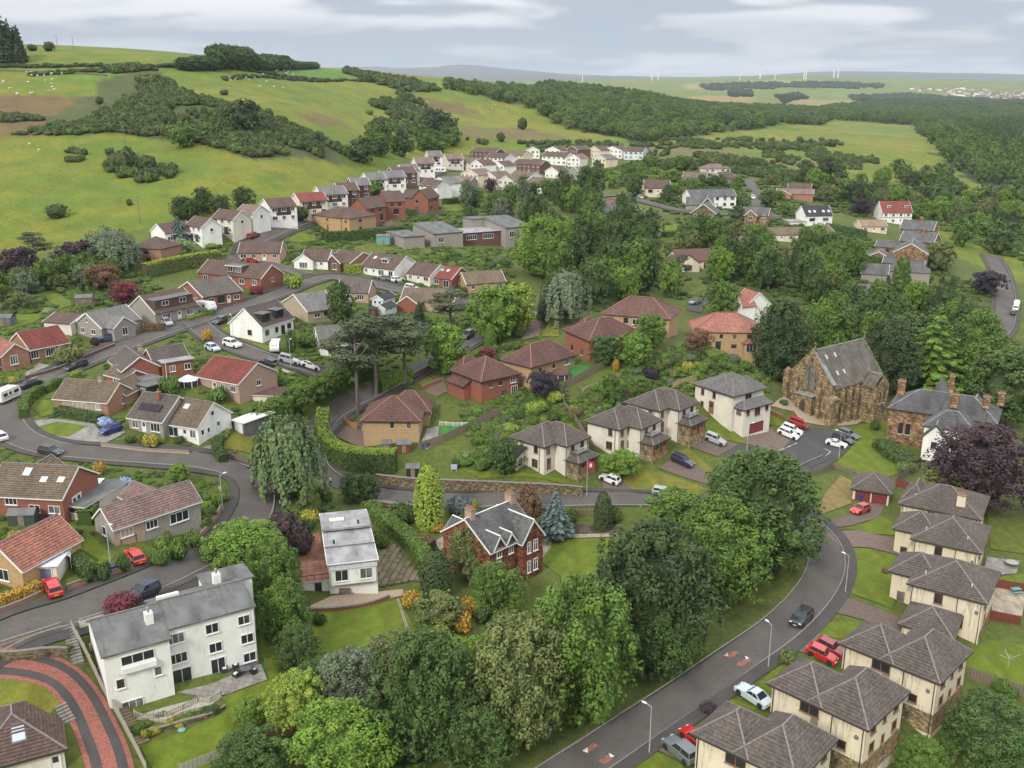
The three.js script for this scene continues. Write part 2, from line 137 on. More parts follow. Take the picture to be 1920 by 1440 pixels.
// ---------- ground sheet ----------
const V3 = (x, y, z) => new THREE.Vector3(x, y, z);
function geo(pos, idx, uv, colr) { const g = new THREE.BufferGeometry(); g.setAttribute('position', new THREE.Float32BufferAttribute(pos, 3)); if (uv) g.setAttribute('uv', new THREE.Float32BufferAttribute(uv, 2)); if (colr) g.setAttribute('color', new THREE.Float32BufferAttribute(colr, 3)); g.setIndex(idx); g.computeVertexNormals(); return g; }
const FIELDS = [ // [outline, colour, noise share]: what grows there
  [[[-134.9,-208.9],[-152.4,-292.5],[-129.9,-292.1],[-119.3,-316.2],[-91.5,-321],[-76,-355.2],[-61.4,-444.5],[-48,-567.6],[-21,-663.5],[93.8,-712.4],[107.7,-598.8],[152.4,-574.1],[146.6,-455.4],[205.5,-503.9],[181.7,-398.3],[202.9,-293.9],[75.9,-94],[-60.31,-79.94]], [0.095, 0.125, 0.02], 1],
  [[[-288.6,-545.2],[-230.2,-547.9],[-200,-494.9],[-194.3,-463.6],[-240.5,-448.8]], [0.15, 0.105, 0.04], 0.9],
  [[[-224.8,-501.4],[-227.3,-562.5],[-232.5,-627.2],[-215.6,-624.6],[-186.9,-573],[-143.8,-512.2],[-113.1,-492.5],[-80.1,-475],[-66.1,-462.6],[-83.5,-438.9],[-104,-410.2],[-154.5,-445.8],[-183.6,-460.8],[-206.9,-458.8]], [0.075, 0.09, 0.028], 0.95],
  [[[-79.8,-903.9],[-38.6,-927.8],[-27.7,-885.3],[-58.2,-858.6]], [0.15, 0.11, 0.045], 0.8],
  [[[-50.6,-807.6],[-24.5,-779],[13.2,-841.4],[48.2,-764.7],[0,-722.8],[-36.6,-697.5]], [0.16, 0.13, 0.045], 0.75],
  [[[-109.7,-512.7],[-98.9,-591.8],[-84.9,-540.5],[-94.7,-502.7]], [0.15, 0.12, 0.045], 0.6],
  [[[76.6,-727.6],[138,-771.3],[173.5,-715],[136.1,-612.7],[89.5,-651.9]], [0.15, 0.14, 0.05], 0.8],
  [[[165.4,-680.9],[238.3,-752.2],[238,-702.8],[165.9,-601.9]], [0.17, 0.15, 0.04], 0.9],
  [[[-191.4,-688.2],[-190.7,-1000.9],[-195.9,-1407.1],[-150.6,-911.4],[-174.3,-734.3]], [0.095, 0.20, 0.016], 1],
  [[[-309.8,-626.3],[-245.3,-626.8],[-230.1,-620.3],[-232.9,-593.3],[-283.9,-611.5]], [0.11, 0.21, 0.02], 0.95],
  [[[-82.6,-1276.9],[-32.1,-1032.6],[20.8,-999.3],[55.3,-879.9],[96.9,-768],[183.6,-946],[290,-1130.9],[492.9,-1817.1],[486.6,-2396.7],[385.1,-3092.4],[31,-1495],[-79.4,-1395.9]], [0.035, 0.05, 0.018], 1],
  [[[623.8,-1585.5],[545.1,-1740],[590.8,-2098.6],[851.7,-2727.7],[1215.7,-3158.5],[1513.3,-2934.9],[1111.4,-1783.9],[330.8,-516],[290.9,-559.2],[326.5,-706.2],[360.9,-855.4],[585.3,-1460.4]], [0.04, 0.055, 0.02], 1],
  [[[556.1,-3246.9],[961,-4161.9],[713,-2982.8],[585.1,-2615.3],[449.9,-2621.8]], [0.30, 0.22, 0.085], 1],
  [[[941.3,-3485.3],[1397.6,-4138.8],[903.5,-2661.4],[718.3,-2462.5],[735.8,-2719.7]], [0.28, 0.22, 0.08], 1],
  [[[1583.2,-5221.8],[1923.4,-5301.7],[1848.4,-4947.4],[1433.5,-4603.1]], [0.13, 0.22, 0.03], 1],
  [[[955.2,-5771.1],[1404.4,-6176.4],[1761.9,-6316],[1884.5,-6076.1],[1272.1,-5586.4],[863.3,-5050.5]], [0.30, 0.26, 0.09], 0.9],

];
for (const f of FIELDS) { let a = 1e9, b = -1e9, c = 1e9, d = -1e9; for (const [x, z] of f[0]) { a = Math.min(a, x); b = Math.max(b, x); c = Math.min(c, z); d = Math.max(d, z); } f.push([a, b, c, d]); }
{
  const az = []; for (let a = -180; a < -42; a += 6) az.push(a); for (let a = -42; a <= 42; a += 0.28) az.push(a); for (let a = 47; a < 180; a += 6) az.push(a);
  const rr = [0.5]; for (let l = Math.log(30); l < Math.log(30000); l += 0.0135) rr.push(Math.exp(l));
  const pos = [], uv = [], cl = [], idx = [], nA = az.length;
  for (const r of rr) for (const a of az) {
    const A = a * Math.PI / 180, x = Math.sin(A) * r, z = -Math.cos(A) * r; let y = hAt(x, z);
    if (r > 760) y += (fbm(x / 60 + 5, z / 60, 3) - 0.5) * Math.min(2.2, (r - 760) / 150) + (r > 7000 ? (fbm(x / 1500, z / 1500 + 9, 4) - 0.5) * 60 : 0);
    pos.push(x, y, z); uv.push(x / 17, z / 17);
    // field grass: green with yellower swards
    const n1 = fbm(x / 70 + 3, z / 70, 4), n2 = fbm(x / 13, z / 13 + 40, 4), s = sst(0.3, 0.72, 0.5 * n1 + 0.5 * n2);
    const n3 = 0.72 + 0.56 * fbm(x / 5 + 8, z / 5 + 60, 4); let R = lerp(0.098, 0.205, s) * n3, G = lerp(0.17, 0.205, s) * n3, B = lerp(0.009, 0.014, s) * n3;
    if (r > 7500) { const k = sst(7500, 10500, r); R = lerp(R, 0.085, k); G = lerp(G, 0.08, k); B = lerp(B, 0.07, k); }
    for (const [poly, c, share, bb] of FIELDS) {
      const j = Math.min(60, r * 0.03), jx = x + (fbm(x / 22, z / 22, 3) - 0.5) * j, jz = z + (fbm(x / 22 + 50, z / 22, 3) - 0.5) * j;
      if (jx < bb[0] || jx > bb[1] || jz < bb[2] || jz > bb[3] || !inPoly(jx, jz, poly)) continue;
      const k = share >= 1 ? 1 : sst(0.5 - share * 0.5, 0.85 - share * 0.5, fbm(x / 18 + 9, z / 18, 4)), v = (0.82 + 0.36 * n2) * n3;
      R = lerp(R, c[0] * v, k); G = lerp(G, c[1] * v, k); B = lerp(B, c[2] * v, k);
    }
    cl.push(R, G, B);
  }
  for (let i = 0; i + 1 < rr.length; i++) for (let j = 0; j < nA; j++) { const k = (j + 1) % nA, a = i * nA + j, b = i * nA + k, c = a + nA, d = b + nA; idx.push(a, c, b, b, c, d); }
  const q = TX.sward.clone(); q.needsUpdate = true;
  structure('ground', geo(pos, idx, uv, cl), new THREE.MeshStandardMaterial({ map: q, vertexColors: true, roughness: 1, side: THREE.DoubleSide }));
}
// ---------- sheets laid on the ground ----------
const lift = (x, z, off) => hAt(x, z) + off + Math.hypot(x, z) * 0.00045;
function drape(name, poly, m, off = 0.05, L = 2.2) {
  const pts = poly.map((p) => new THREE.Vector2(p[0], p[1]));
  let P = pts.map((p) => [p.x, p.y]), T = THREE.ShapeUtils.triangulateShape(pts, []);
  for (let it = 0; it < 7; it++) {
    const mid = new Map(), N = []; let any = false;
    const md = (a, b) => { const dx = P[a][0] - P[b][0], dz = P[a][1] - P[b][1]; if (dx * dx + dz * dz < L * L) return -1; any = true; const k = a < b ? a * 1e6 + b : b * 1e6 + a; if (!mid.has(k)) { mid.set(k, P.length); P.push([(P[a][0] + P[b][0]) / 2, (P[a][1] + P[b][1]) / 2]); } return mid.get(k); };
    for (const [a, b, c] of T) {
      const x = md(a, b), y = md(b, c), z = md(c, a), k = (x >= 0) + (y >= 0) * 2 + (z >= 0) * 4;
      if (!k) N.push([a, b, c]); else if (k === 1) N.push([a, x, c], [x, b, c]); else if (k === 2) N.push([b, y, a], [y, c, a]); else if (k === 4) N.push([c, z, b], [z, a, b]);
      else if (k === 3) N.push([x, b, y], [a, x, y], [a, y, c]); else if (k === 6) N.push([y, c, z], [b, y, z], [b, z, a]); else if (k === 5) N.push([z, a, x], [c, z, x], [c, x, b]);
      else N.push([a, x, z], [x, b, y], [z, y, c], [x, y, z]);
    }
    T = N; if (!any) break;
  }
  const pos = [], uv = [], idx = [];
  for (const [x, z] of P) { pos.push(x, lift(x, z, off), z); uv.push(x, z); }
  for (const t of T) idx.push(t[0], t[1], t[2]);
  return structure(name, geo(pos, idx, uv), m);
}
function smooth(points, step = 1.6, closed = false) { const c = new THREE.CatmullRomCurve3(points.map((p) => V3(p[0], 0, p[1])), closed, 'centripetal'); const n = Math.max(2, Math.ceil(c.getLength() / step)); return c.getSpacedPoints(n).map((p) => [p.x, p.z]); }
function offsetLine(line, o) { return line.map((p, i) => { const a = line[Math.max(0, i - 1)], b = line[Math.min(line.length - 1, i + 1)], dx = b[0] - a[0], dz = b[1] - a[1], l = Math.hypot(dx, dz) || 1; return [p[0] - dz / l * o, p[1] + dx / l * o]; }); } // + is the right of the way
function ribbon(name, line, o0, o1, m, off, n = 4) {
  const pos = [], uv = [], idx = []; let d = 0;
  line.forEach((p, i) => { if (i) d += Math.hypot(p[0] - line[i - 1][0], p[1] - line[i - 1][1]); });
  const R = []; for (let k = 0; k <= n; k++) R.push(offsetLine(line, lerp(o0, o1, k / n)));
  for (let i = 0; i < line.length; i++) for (let k = 0; k <= n; k++) { const [x, z] = R[k][i]; pos.push(x, lift(x, z, off), z); uv.push(x, z); if (i + 1 < line.length && k < n) { const a = i * (n + 1) + k; idx.push(a, a + 1, a + n + 1, a + 1, a + n + 2, a + n + 1); } }
  return structure(name, geo(pos, idx, uv), m);
}
function curb(name, line, o, m, h = 0.13, w = 0.16, off = 0.03) { // a raised kerb stone run
  const a = offsetLine(line, o - w / 2), b = offsetLine(line, o + w / 2), pos = [], uv = [], idx = []; let d = 0;
  for (let i = 0; i < line.length; i++) { if (i) d += Math.hypot(line[i][0] - line[i - 1][0], line[i][1] - line[i - 1][1]); const y = lift(line[i][0], line[i][1], off); for (const [p, t] of [[a, 0], [a, h], [b, h], [b, 0]]) { pos.push(p[i][0], y + t, p[i][1]); uv.push(d, t); } if (i + 1 < line.length) for (let k = 0; k < 3; k++) { const q = i * 4 + k; idx.push(q, q + 1, q + 4, q + 1, q + 5, q + 4); } }
  return structure(name, geo(pos, idx, uv).toNonIndexed(), m);
}
// ---------- small solids ----------
function box(w, h, d, x = 0, y = 0, z = 0, ry = 0) { const g = new THREE.BoxGeometry(w, h, d), uv = g.attributes.uv, n = g.attributes.normal, p = g.attributes.position; for (let i = 0; i < p.count; i++) { const X = p.getX(i), Y = p.getY(i), Z = p.getZ(i); if (Math.abs(n.getX(i)) > 0.5) uv.setXY(i, Z, Y); else if (Math.abs(n.getY(i)) > 0.5) uv.setXY(i, X, Z); else uv.setXY(i, X, Y); } if (ry) g.rotateY(ry); g.translate(x, y, z); return g; }
const merge = (list) => mergeGeometries(list.map((g) => { const q = g.index ? g.toNonIndexed() : g; for (const k of Object.keys(q.attributes)) if (!['position', 'normal', 'uv', 'color'].includes(k)) q.deleteAttribute(k); return q; }), false);
function bar(p, q, w, h) { const d = q.clone().sub(p), L = d.length(), g = box(L, h, w); const m = new THREE.Matrix4(), X = d.clone().normalize(), Z = V3(0, 1, 0).cross(X).negate(); if (Z.lengthSq() < 1e-6) Z.set(0, 0, 1); Z.normalize(); const Y = Z.clone().cross(X); m.makeBasis(X, Y, Z); m.setPosition(p.clone().add(q).multiplyScalar(0.5)); g.applyMatrix4(m); return g; }
const cyl = (r0, r1, h, n = 8, x = 0, y = 0, z = 0) => { const g = new THREE.CylinderGeometry(r1, r0, h, n); g.translate(x, y + h / 2, z); return g; };
function poly3(list, uvOf) { // flat polygons (lists of Vector3) as one geometry with uv in metres
  const pos = [], uv = [], idx = []; for (const P of list) { const s = pos.length / 3, n = new THREE.Vector3().subVectors(P[1], P[0]).cross(new THREE.Vector3().subVectors(P[2], P[0])).normalize(); let U = V3(-n.z, 0, n.x).multiplyScalar(-1); if (U.lengthSq() < 1e-4) U.set(1, 0, 0); U.normalize(); const W = n.clone().cross(U); for (const p of P) { pos.push(p.x, p.y, p.z); uv.push(p.dot(U), p.dot(W)); } for (let i = 1; i + 1 < P.length; i++) idx.push(s, s + i, s + i + 1); }
  return geo(pos, idx, uv).toNonIndexed();
}
const flat = (g) => { const q = g.index ? g.toNonIndexed() : g; q.computeVertexNormals(); return q; };
// ---------- roofs ----------
function roofOf(b) { // planes (eave edge first), ridges, hips, eaves, verges of a block
  const { x0, x1, z0, z1, e } = b, r = b.r ?? 2.2, o = b.o ?? 0.35, v = b.v ?? 0.22, w = x1 - x0, d = z1 - z0, planes = [], caps = [], eaves = [], verges = [];
  const add = (...p) => planes.push(p);
  if (b.t === 'gx') { const zm = z0 + d * (b.rz ?? 0.5), sf = r / (z1 - zm), sb = r / (zm - z0), F = [V3(x0 - v, e - o * sf, z1 + o), V3(x1 + v, e - o * sf, z1 + o)], K = [V3(x1 + v, e - o * sb, z0 - o), V3(x0 - v, e - o * sb, z0 - o)], R = [V3(x0 - v, e + r, zm), V3(x1 + v, e + r, zm)]; add(F[0], F[1], R[1], R[0]); add(K[0], K[1], R[0], R[1]); caps.push([R[0], R[1]]); eaves.push([F[0], F[1]], [K[0], K[1]]); verges.push([F[0], R[0]], [F[1], R[1]], [K[0], R[1]], [K[1], R[0]]); }
  else if (b.t === 'gz') { const xm = x0 + w * (b.rz ?? 0.5), sl = r / (xm - x0), sr = r / (x1 - xm), Lf = [V3(x0 - o, e - o * sl, z0 - v), V3(x0 - o, e - o * sl, z1 + v)], Rt = [V3(x1 + o, e - o * sr, z1 + v), V3(x1 + o, e - o * sr, z0 - v)], R = [V3(xm, e + r, z0 - v), V3(xm, e + r, z1 + v)]; add(Lf[0], Lf[1], R[1], R[0]); add(Rt[0], Rt[1], R[0], R[1]); caps.push([R[0], R[1]]); eaves.push([Lf[0], Lf[1]], [Rt[0], Rt[1]]); verges.push([Lf[0], R[0]], [Lf[1], R[1]], [Rt[0], R[1]], [Rt[1], R[0]]); }
  else if (b.t === 'hip') { const h = Math.min(w, d) / 2, s = r / h, y = e - o * s, a = V3(x0 - o, y, z1 + o), c = V3(x1 + o, y, z1 + o), f = V3(x1 + o, y, z0 - o), g = V3(x0 - o, y, z0 - o); let p, q;
    if (w >= d) { p = V3(x0 + h, e + r, (z0 + z1) / 2); q = V3(Math.max(x1 - h, x0 + h + 0.02), e + r, (z0 + z1) / 2); add(a, c, q, p); add(c, f, q); add(f, g, p, q); add(g, a, p); caps.push([p, q], [a, p], [g, p], [c, q], [f, q]); }
    else { p = V3((x0 + x1) / 2, e + r, z1 - h); q = V3((x0 + x1) / 2, e + r, Math.min(z0 + h, z1 - h - 0.02)); add(a, c, p); add(c, f, q, p); add(f, g, q); add(g, a, p, q); caps.push([p, q], [a, p], [c, p], [f, q], [g, q]); } eaves.push([a, c], [c, f], [f, g], [g, a]); }
  else if (b.t === 'mono') { const s = r / d, a = V3(x0 - v, e - o * s, z1 + o), c = V3(x1 + v, e - o * s, z1 + o), f = V3(x1 + v, e + r + o * s, z0 - o), g = V3(x0 - v, e + r + o * s, z0 - o); add(a, c, f, g); eaves.push([a, c], [f, g]); verges.push([a, g], [c, f]); }
  else { const a = V3(x0 - o, e, z1 + o), c = V3(x1 + o, e, z1 + o), f = V3(x1 + o, e, z0 - o), g = V3(x0 - o, e, z0 - o); add(a, c, f, g); eaves.push([a, c], [c, f], [f, g], [g, a]); }
  return { planes, caps, eaves, verges };
}
function courses(P, c = 0.34) { // one stepped strip for each course of tiles
  const o = P[0], U = P[1].clone().sub(o).normalize(), n = U.clone().cross(P[2].clone().sub(o)).normalize(), S = n.clone().cross(U), q = P.map((p) => { const d = p.clone().sub(o); return [d.dot(U), d.dot(S)]; }), top = Math.max(...q.map((a) => a[1])), pos = [], uv = [], idx = [];
  const clip = (poly, s, keep) => { const out = []; for (let i = 0; i < poly.length; i++) { const a = poly[i], b = poly[(i + 1) % poly.length], ia = keep * (a[1] - s) >= -1e-6, ib = keep * (b[1] - s) >= -1e-6; if (ia) out.push(a); if (ia !== ib) { const t = (s - a[1]) / (b[1] - a[1]); out.push([lerp(a[0], b[0], t), s]); } } return out; };
  for (let s = 0; s < top - 0.05; s += c) {
    const hi = Math.min(top, s + c), poly = clip(clip(q, s, 1), hi, -1); if (poly.length < 3) continue;
    const st = pos.length / 3; for (const [u, t] of poly) { const h = lerp(0.1, 0.02, (t - s) / c), p = o.clone().addScaledVector(U, u).addScaledVector(S, t).addScaledVector(n, h); pos.push(p.x, p.y, p.z); uv.push(u + o.x * 1.7, t + o.z); } for (let i = 1; i + 1 < poly.length; i++) idx.push(st, st + i, st + i + 1);
    const low = poly.filter((a) => a[1] < s + 1e-4).map((a) => a[0]); if (low.length > 1) { const u0 = Math.min(...low), u1 = Math.max(...low), k = pos.length / 3; for (const [u, h] of [[u0, 0], [u1, 0], [u1, 0.1], [u0, 0.1]]) { const p = o.clone().addScaledVector(U, u).addScaledVector(S, s).addScaledVector(n, h); pos.push(p.x, p.y, p.z); uv.push(u, s); } idx.push(k, k + 1, k + 2, k, k + 2, k + 3); }
  }
  return geo(pos, idx, uv).toNonIndexed();
}
function slab(planes, t) { const L = []; for (const P of planes) { const Q = P.map((p) => p.clone().add(V3(0, -t, 0))); L.push(P, Q.slice().reverse()); for (let i = 0; i < P.length; i++) { const j = (i + 1) % P.length; L.push([P[i], Q[i], Q[j], P[j]]); } } return poly3(L); }
function putRoof(h, b, near, opt) {
  const R = roofOf(b), m = M[b.rf], roof = part('roof', slab(R.planes, 0.13), b.t === 'flat' && opt.fz ? M[opt.fz] : m, h);
  if (b.t === 'flat') { part('roof_covering', poly3(R.planes.map((P) => P.map((p) => p.clone().add(V3(0, 0.012, 0))))), m, roof); }
  else if (near && b.rf !== 'felt' && b.rf !== 'feltL') { const c = part('tile_courses', merge(R.planes.map((p) => courses(p, b.rf === 'rSlate' || b.rf === 'rDark' || b.rf === 'rOld' ? 0.28 : 0.4))), m, roof); c.userData.kind = 'stuff'; }
  const up = (p) => p.clone().add(V3(0, 0.06, 0));
  if (near || opt.cap) for (const [p, q] of R.caps) if (p.distanceTo(q) > 0.3) part(Math.abs(p.y - q.y) < 0.01 ? 'ridge_cap' : 'hip_cap', bar(up(p), up(q), near ? 0.2 : 0.3, 0.12), M[opt.cap ?? 'cap'], roof);
  const f = M[opt.fz ?? 'trim'], dn = (p) => p.clone().add(V3(0, -0.1, 0));
  if (b.t !== 'flat') { if (near) for (const [p, q] of R.eaves) part('gutter', bar(dn(p), dn(q), 0.13, 0.17), f, roof); for (const [p, q] of R.verges) part('bargeboard', bar(dn(p), dn(q), 0.09, 0.24), f, roof); }
}
function wallOf(b, low) {
  const { x0, x1, z0, z1, e } = b, y0 = b.y0 ?? low, r = b.r ?? 2.2, L = [], q = (a, c, d, f) => L.push([a, c, d, f]), d = z1 - z0, w = x1 - x0;
  const f0 = V3(x0, y0, z1), f1 = V3(x1, y0, z1), k0 = V3(x0, y0, z0), k1 = V3(x1, y0, z0), E = (p) => V3(p.x, e, p.z), Eb = (p) => V3(p.x, e + r, p.z);
  if (b.t === 'mono') { q(f0, f1, E(f1), E(f0)); q(k1, k0, Eb(k0), Eb(k1)); q(f1, k1, Eb(k1), E(f1)); q(k0, f0, E(f0), Eb(k0)); return poly3(L); }
  q(f0, f1, E(f1), E(f0)); q(k1, k0, E(k0), E(k1));
  if (b.t === 'gx') { const zm = z0 + d * (b.rz ?? 0.5); L.push([f1, k1, E(k1), V3(x1, e + r, zm), E(f1)], [k0, f0, E(f0), V3(x0, e + r, zm), E(k0)]); } else { q(f1, k1, E(k1), E(f1)); q(k0, f0, E(f0), E(k0)); }
  if (b.t === 'gz') { const xm = x0 + w * (b.rz ?? 0.5); L.length = 0; q(f1, k1, E(k1), E(f1)); q(k0, f0, E(f0), E(k0)); L.push([f0, f1, E(f1), V3(xm, e + r, z1), E(f0)], [k1, k0, E(k0), V3(xm, e + r, z0), E(k1)]); }
  if (b.t === 'flat') L.push([E(f0), E(f1), E(k1), E(k0)]);
  return poly3(L);
}
// ---------- windows and doors ----------
const gcache = new Map(); const once = (k, f) => { if (!gcache.has(k)) gcache.set(k, f()); return gcache.get(k); };
const frameGeo = (w, h, n, bars) => once(['f', w, h, n, bars].join(), () => { const t = 0.075, L = [box(w + t, t, 0.1, 0, h / 2, 0.03), box(w + t, t, 0.1, 0, -h / 2, 0.03), box(t, h, 0.1, -w / 2, 0, 0.03), box(t, h, 0.1, w / 2, 0, 0.03)]; for (let i = 1; i < n; i++) L.push(box(0.07, h, 0.08, -w / 2 + w * i / n, 0, 0.03)); if (bars) L.push(box(w, 0.06, 0.075, 0, h * 0.18, 0.03)); return merge(L); });
let wseed = 5; const wr = rng(901);
function opening(h, b, face, u, y, w, ht, kind, n = 2) {
  const W = b.x1 - b.x0, D = b.z1 - b.z0, g = base('window', 0, 0, 0); const off = 0.012;
  const along = (face === 'f' || face === 'b') ? W : D, s = u <= 1 ? u * along : u;
  if (face === 'f') g.position.set(b.x0 + s, y + ht / 2, b.z1 + off); else if (face === 'b') { g.position.set(b.x1 - s, y + ht / 2, b.z0 - off); g.rotation.y = Math.PI; } else if (face === 'r') { g.position.set(b.x1 + off, y + ht / 2, b.z1 - s); g.rotation.y = Math.PI / 2; } else { g.position.set(b.x0 - off, y + ht / 2, b.z0 + s); g.rotation.y = -Math.PI / 2; }
  h.add(g);
  const put = (nm, ge, ma) => part(nm, ge, ma, g), pane = (q) => put('pane', once(['p', w, ht].join(), () => box(w, ht, 0.03)), q), gl = [M.glass, M.glass, M.glassC, M.glass, M.glassB][Math.floor(wr() * 5)];
  const fm = { w: M.trim, b: M.wood, k: M.black, p: M.trim, q: M.wood, a: M.dstone, s: M.trim }[kind];
  if (fm) { put('frame', frameGeo(w, ht, kind === 'p' || kind === 'q' ? Math.max(2, n) : n, kind === 's'), fm); pane(gl); if (kind !== 'p' && kind !== 'q') put('sill', once(['s', w].join(), () => box(w + 0.2, 0.08, 0.22, 0, 0, 0.08)), kind === 'b' ? M.cap : M.trim).position.y = -ht / 2 - 0.07; }
  else { g.name = kind === 'G' || kind === 'B' || kind === 'L' || kind === 'W' ? 'garage_door' : 'door'; const dm = { G: M.gdoor, B: M.brownDoor, L: M.blueG, W: M.trim, d: M.trim, D: M.wood, K: M.black, R: M.gdoor, O: M.wood }[kind]; put('frame', once(['df', w, ht].join(), () => merge([box(0.09, ht, 0.12, -w / 2, 0, 0.03), box(0.09, ht, 0.12, w / 2, 0, 0.03), box(w + 0.18, 0.09, 0.12, 0, ht / 2, 0.03)])), kind === 'd' || kind === 'W' || kind === 'L' ? M.trim : M.trimB);
    if (g.name === 'door') { put('panel', once(['dp', w, ht].join(), () => box(w, ht, 0.05)), dm); put('pane', once(['dg', w, ht].join(), () => box(w * 0.6, ht * 0.36, 0.07, 0, ht * 0.22, 0)), M.glassC); }
    else { const k = Math.max(3, Math.round(ht / 0.5)); for (let i = 0; i < k; i++) put('panel', once(['gp', w, ht].join(), () => box(w - 0.06, ht / k - 0.03, 0.05)), dm).position.y = -ht / 2 + (i + 0.5) * ht / k; } }
  return g;
}
// windows written as "face kind place sill width height panes", parted by ";"
function fit(h, b, text) { for (const t of text.split(';')) { const a = t.trim().split(/\s+/); if (a.length >= 6) opening(h, b, a[0], +a[2], +a[3], +a[4], +a[5], a[1], +(a[6] ?? 2)); } }
function autoFit(h, b, k, faces) {
  const st = b.e > 4 ? 2 : 1;
  for (const f of faces) { const L = f === 'f' || f === 'b' ? b.x1 - b.x0 : b.z1 - b.z0, n = Math.max(1, Math.round(L / 3.4)); for (let s = 0; s < st; s++) for (let i = 0; i < n; i++) { if (s === 0 && f === 'f' && i === Math.floor(n / 2) && n > 1) opening(h, b, f, (i + 0.5) / n, 0.15, 1, 2.05, k === 'b' ? 'D' : 'd'); else opening(h, b, f, (i + 0.5) / n, 0.95 + s * 2.6, wr() < 0.4 ? 1.7 : 1.2, 1.15, k, 2); } }
}
function chimney(h, x, z, y0, ht, m, w = 0.9, d = 0.6, pots = 2) { const c = base('chimney', x, y0, z); h.add(c); part('stack', box(w, ht, d, 0, ht / 2, 0), m, c); part('cap', box(w + 0.16, 0.14, d + 0.16, 0, ht + 0.07, 0), M.cap, c); for (let i = 0; i < pots; i++) part('pot', cyl(0.13, 0.1, 0.5, 8, (i - (pots - 1) / 2) * Math.min(0.36, w / pots), ht + 0.14, 0), M.terracotta, c); return c; }
// ---------- a house: A, B are the ends of the eaves line of one wall [east, south, height of the eaves above the ground], C a point of the opposite or far eaves ----------
function H(name, label, A, B, C, o) {
  const dx = B[0] - A[0], dz = B[1] - A[1], L = Math.hypot(dx, dz), nx = dz / L, nz = -dx / L; // away from the front
  const d = typeof C === 'number' ? C * 1.08 : Math.min(14.5, Math.abs((C[0] - A[0]) * nx + (C[1] - A[1]) * nz));
  const ey = (hAt(A[0], A[1]) + A[2] + hAt(B[0], B[1]) + B[2]) / 2, e = o.e ?? A[3] ?? A[2], y = ey - e, dist = Math.hypot(A[0], A[1]), near = dist < 235;
  const g = base(name, A[0], y, A[1], Math.atan2(-dz, dx));
  const main = { x0: 0, x1: L, z0: -d, z1: 0, e, r: o.r ?? 2.3, t: o.t ?? 'gx', w: o.w ?? 'white', rf: o.rf ?? 'rGrey', rz: o.rz, o: o.o, v: o.v };
  const blocks = o.main === false ? [] : [main]; for (const q of o.blk ?? []) blocks.push({ ...main, r: q.r ?? main.r, rz: undefined, ...q });
  let low = 0; for (const b of [main, ...blocks]) for (const p of [b.x0, b.x1]) for (const q of [b.z0, b.z1]) low = Math.min(low, hAt(A[0] + dx / L * p - nx * q, A[1] + dz / L * p - nz * q) - y); low -= 0.4;
  for (const b of blocks) { part('wall', wallOf(b, low), M[b.w], g); if (b.pl) part('plinth', merge([box(b.x1 - b.x0 + 0.1, b.pl - low, b.z1 - b.z0 + 0.1, (b.x0 + b.x1) / 2, (b.pl + low) / 2, (b.z0 + b.z1) / 2)]), M[b.pw ?? 'dstone'], g); putRoof(g, b, near && !o.plain, o); if (b.win) fit(g, b, b.win); }
  if (o.win) fit(g, main, o.win); if (o.auto) autoFit(g, main, o.k ?? 'w', o.auto);
  for (const c of o.ch ?? []) chimney(g, c[0], c[1], c[2] ?? e + (o.r ?? 2.3) - 0.7, c[3] ?? 1.6, M[c[4] ?? o.w ?? 'white'], c[5] ?? 0.9, c[6] ?? 0.6, c[7] ?? 2);
  for (const s of o.sky ?? []) { // roof light: [x, share up the front slope, width, length]
    const b = main, sl = b.t === 'gx' ? b.r / (d * (1 - (b.rz ?? 0.5))) : 0.5, ang = Math.atan(sl), run = d * (1 - (b.rz ?? 0.5)), k = base('skylight', s[0], e + b.r * s[1] + 0.14, -run * s[1]); k.rotation.x = ang; part('frame', box(s[2] + 0.16, 0.12, s[3] + 0.16), M.trim, k); part('pane', box(s[2], 0.14, s[3]), M.skylight, k); g.add(k); }
  for (const q of o.dorm ?? []) { // dormer: [x, half width, sill height above eaves, height, out, flat or gabled, material]
    const [x, hw, up, hh, m] = q, run = d * (1 - (main.rz ?? 0.5)), sl = main.r / run, zf = -(up) / sl - 0.15, k = base('dormer', x, e + up, zf); g.add(k); const dep = Math.max(0.8, hh / sl + 0.2); part('wall', box(hw * 2, hh, dep, 0, hh / 2, -dep / 2), M[m ?? 'trimB'], k); part('roof', box(hw * 2 + 0.4, 0.16, dep + 0.5, 0, hh + 0.08, -dep / 2 + 0.15), M.felt, k); part('fascia', box(hw * 2 + 0.42, 0.2, 0.06, 0, hh + 0.05, 0.43), M[o.fz ?? 'trim'], k);
    const nW = Math.max(1, Math.round(hw * 2 / 2.4)), ww = Math.min(1.8, hw * 2 / nW - 0.4); for (let i = 0; i < nW; i++) { const X = (i + 0.5) / nW * hw * 2 - hw; part('window_frame', frameGeo(ww, hh * 0.72, 2), M[o.dk ?? 'trim'], k).position.set(X, hh * 0.52, 0.02); part('pane', box(ww, hh * 0.72, 0.03), wr() < 0.3 ? M.glassB : M.glass, k).position.set(X, hh * 0.52, 0.02); } }
  tag(g, label, o.cat ?? 'house', o.group); g.userData.low = low; if (o.after) o.after(g, { L, d, e, low, main });
  return g;
}
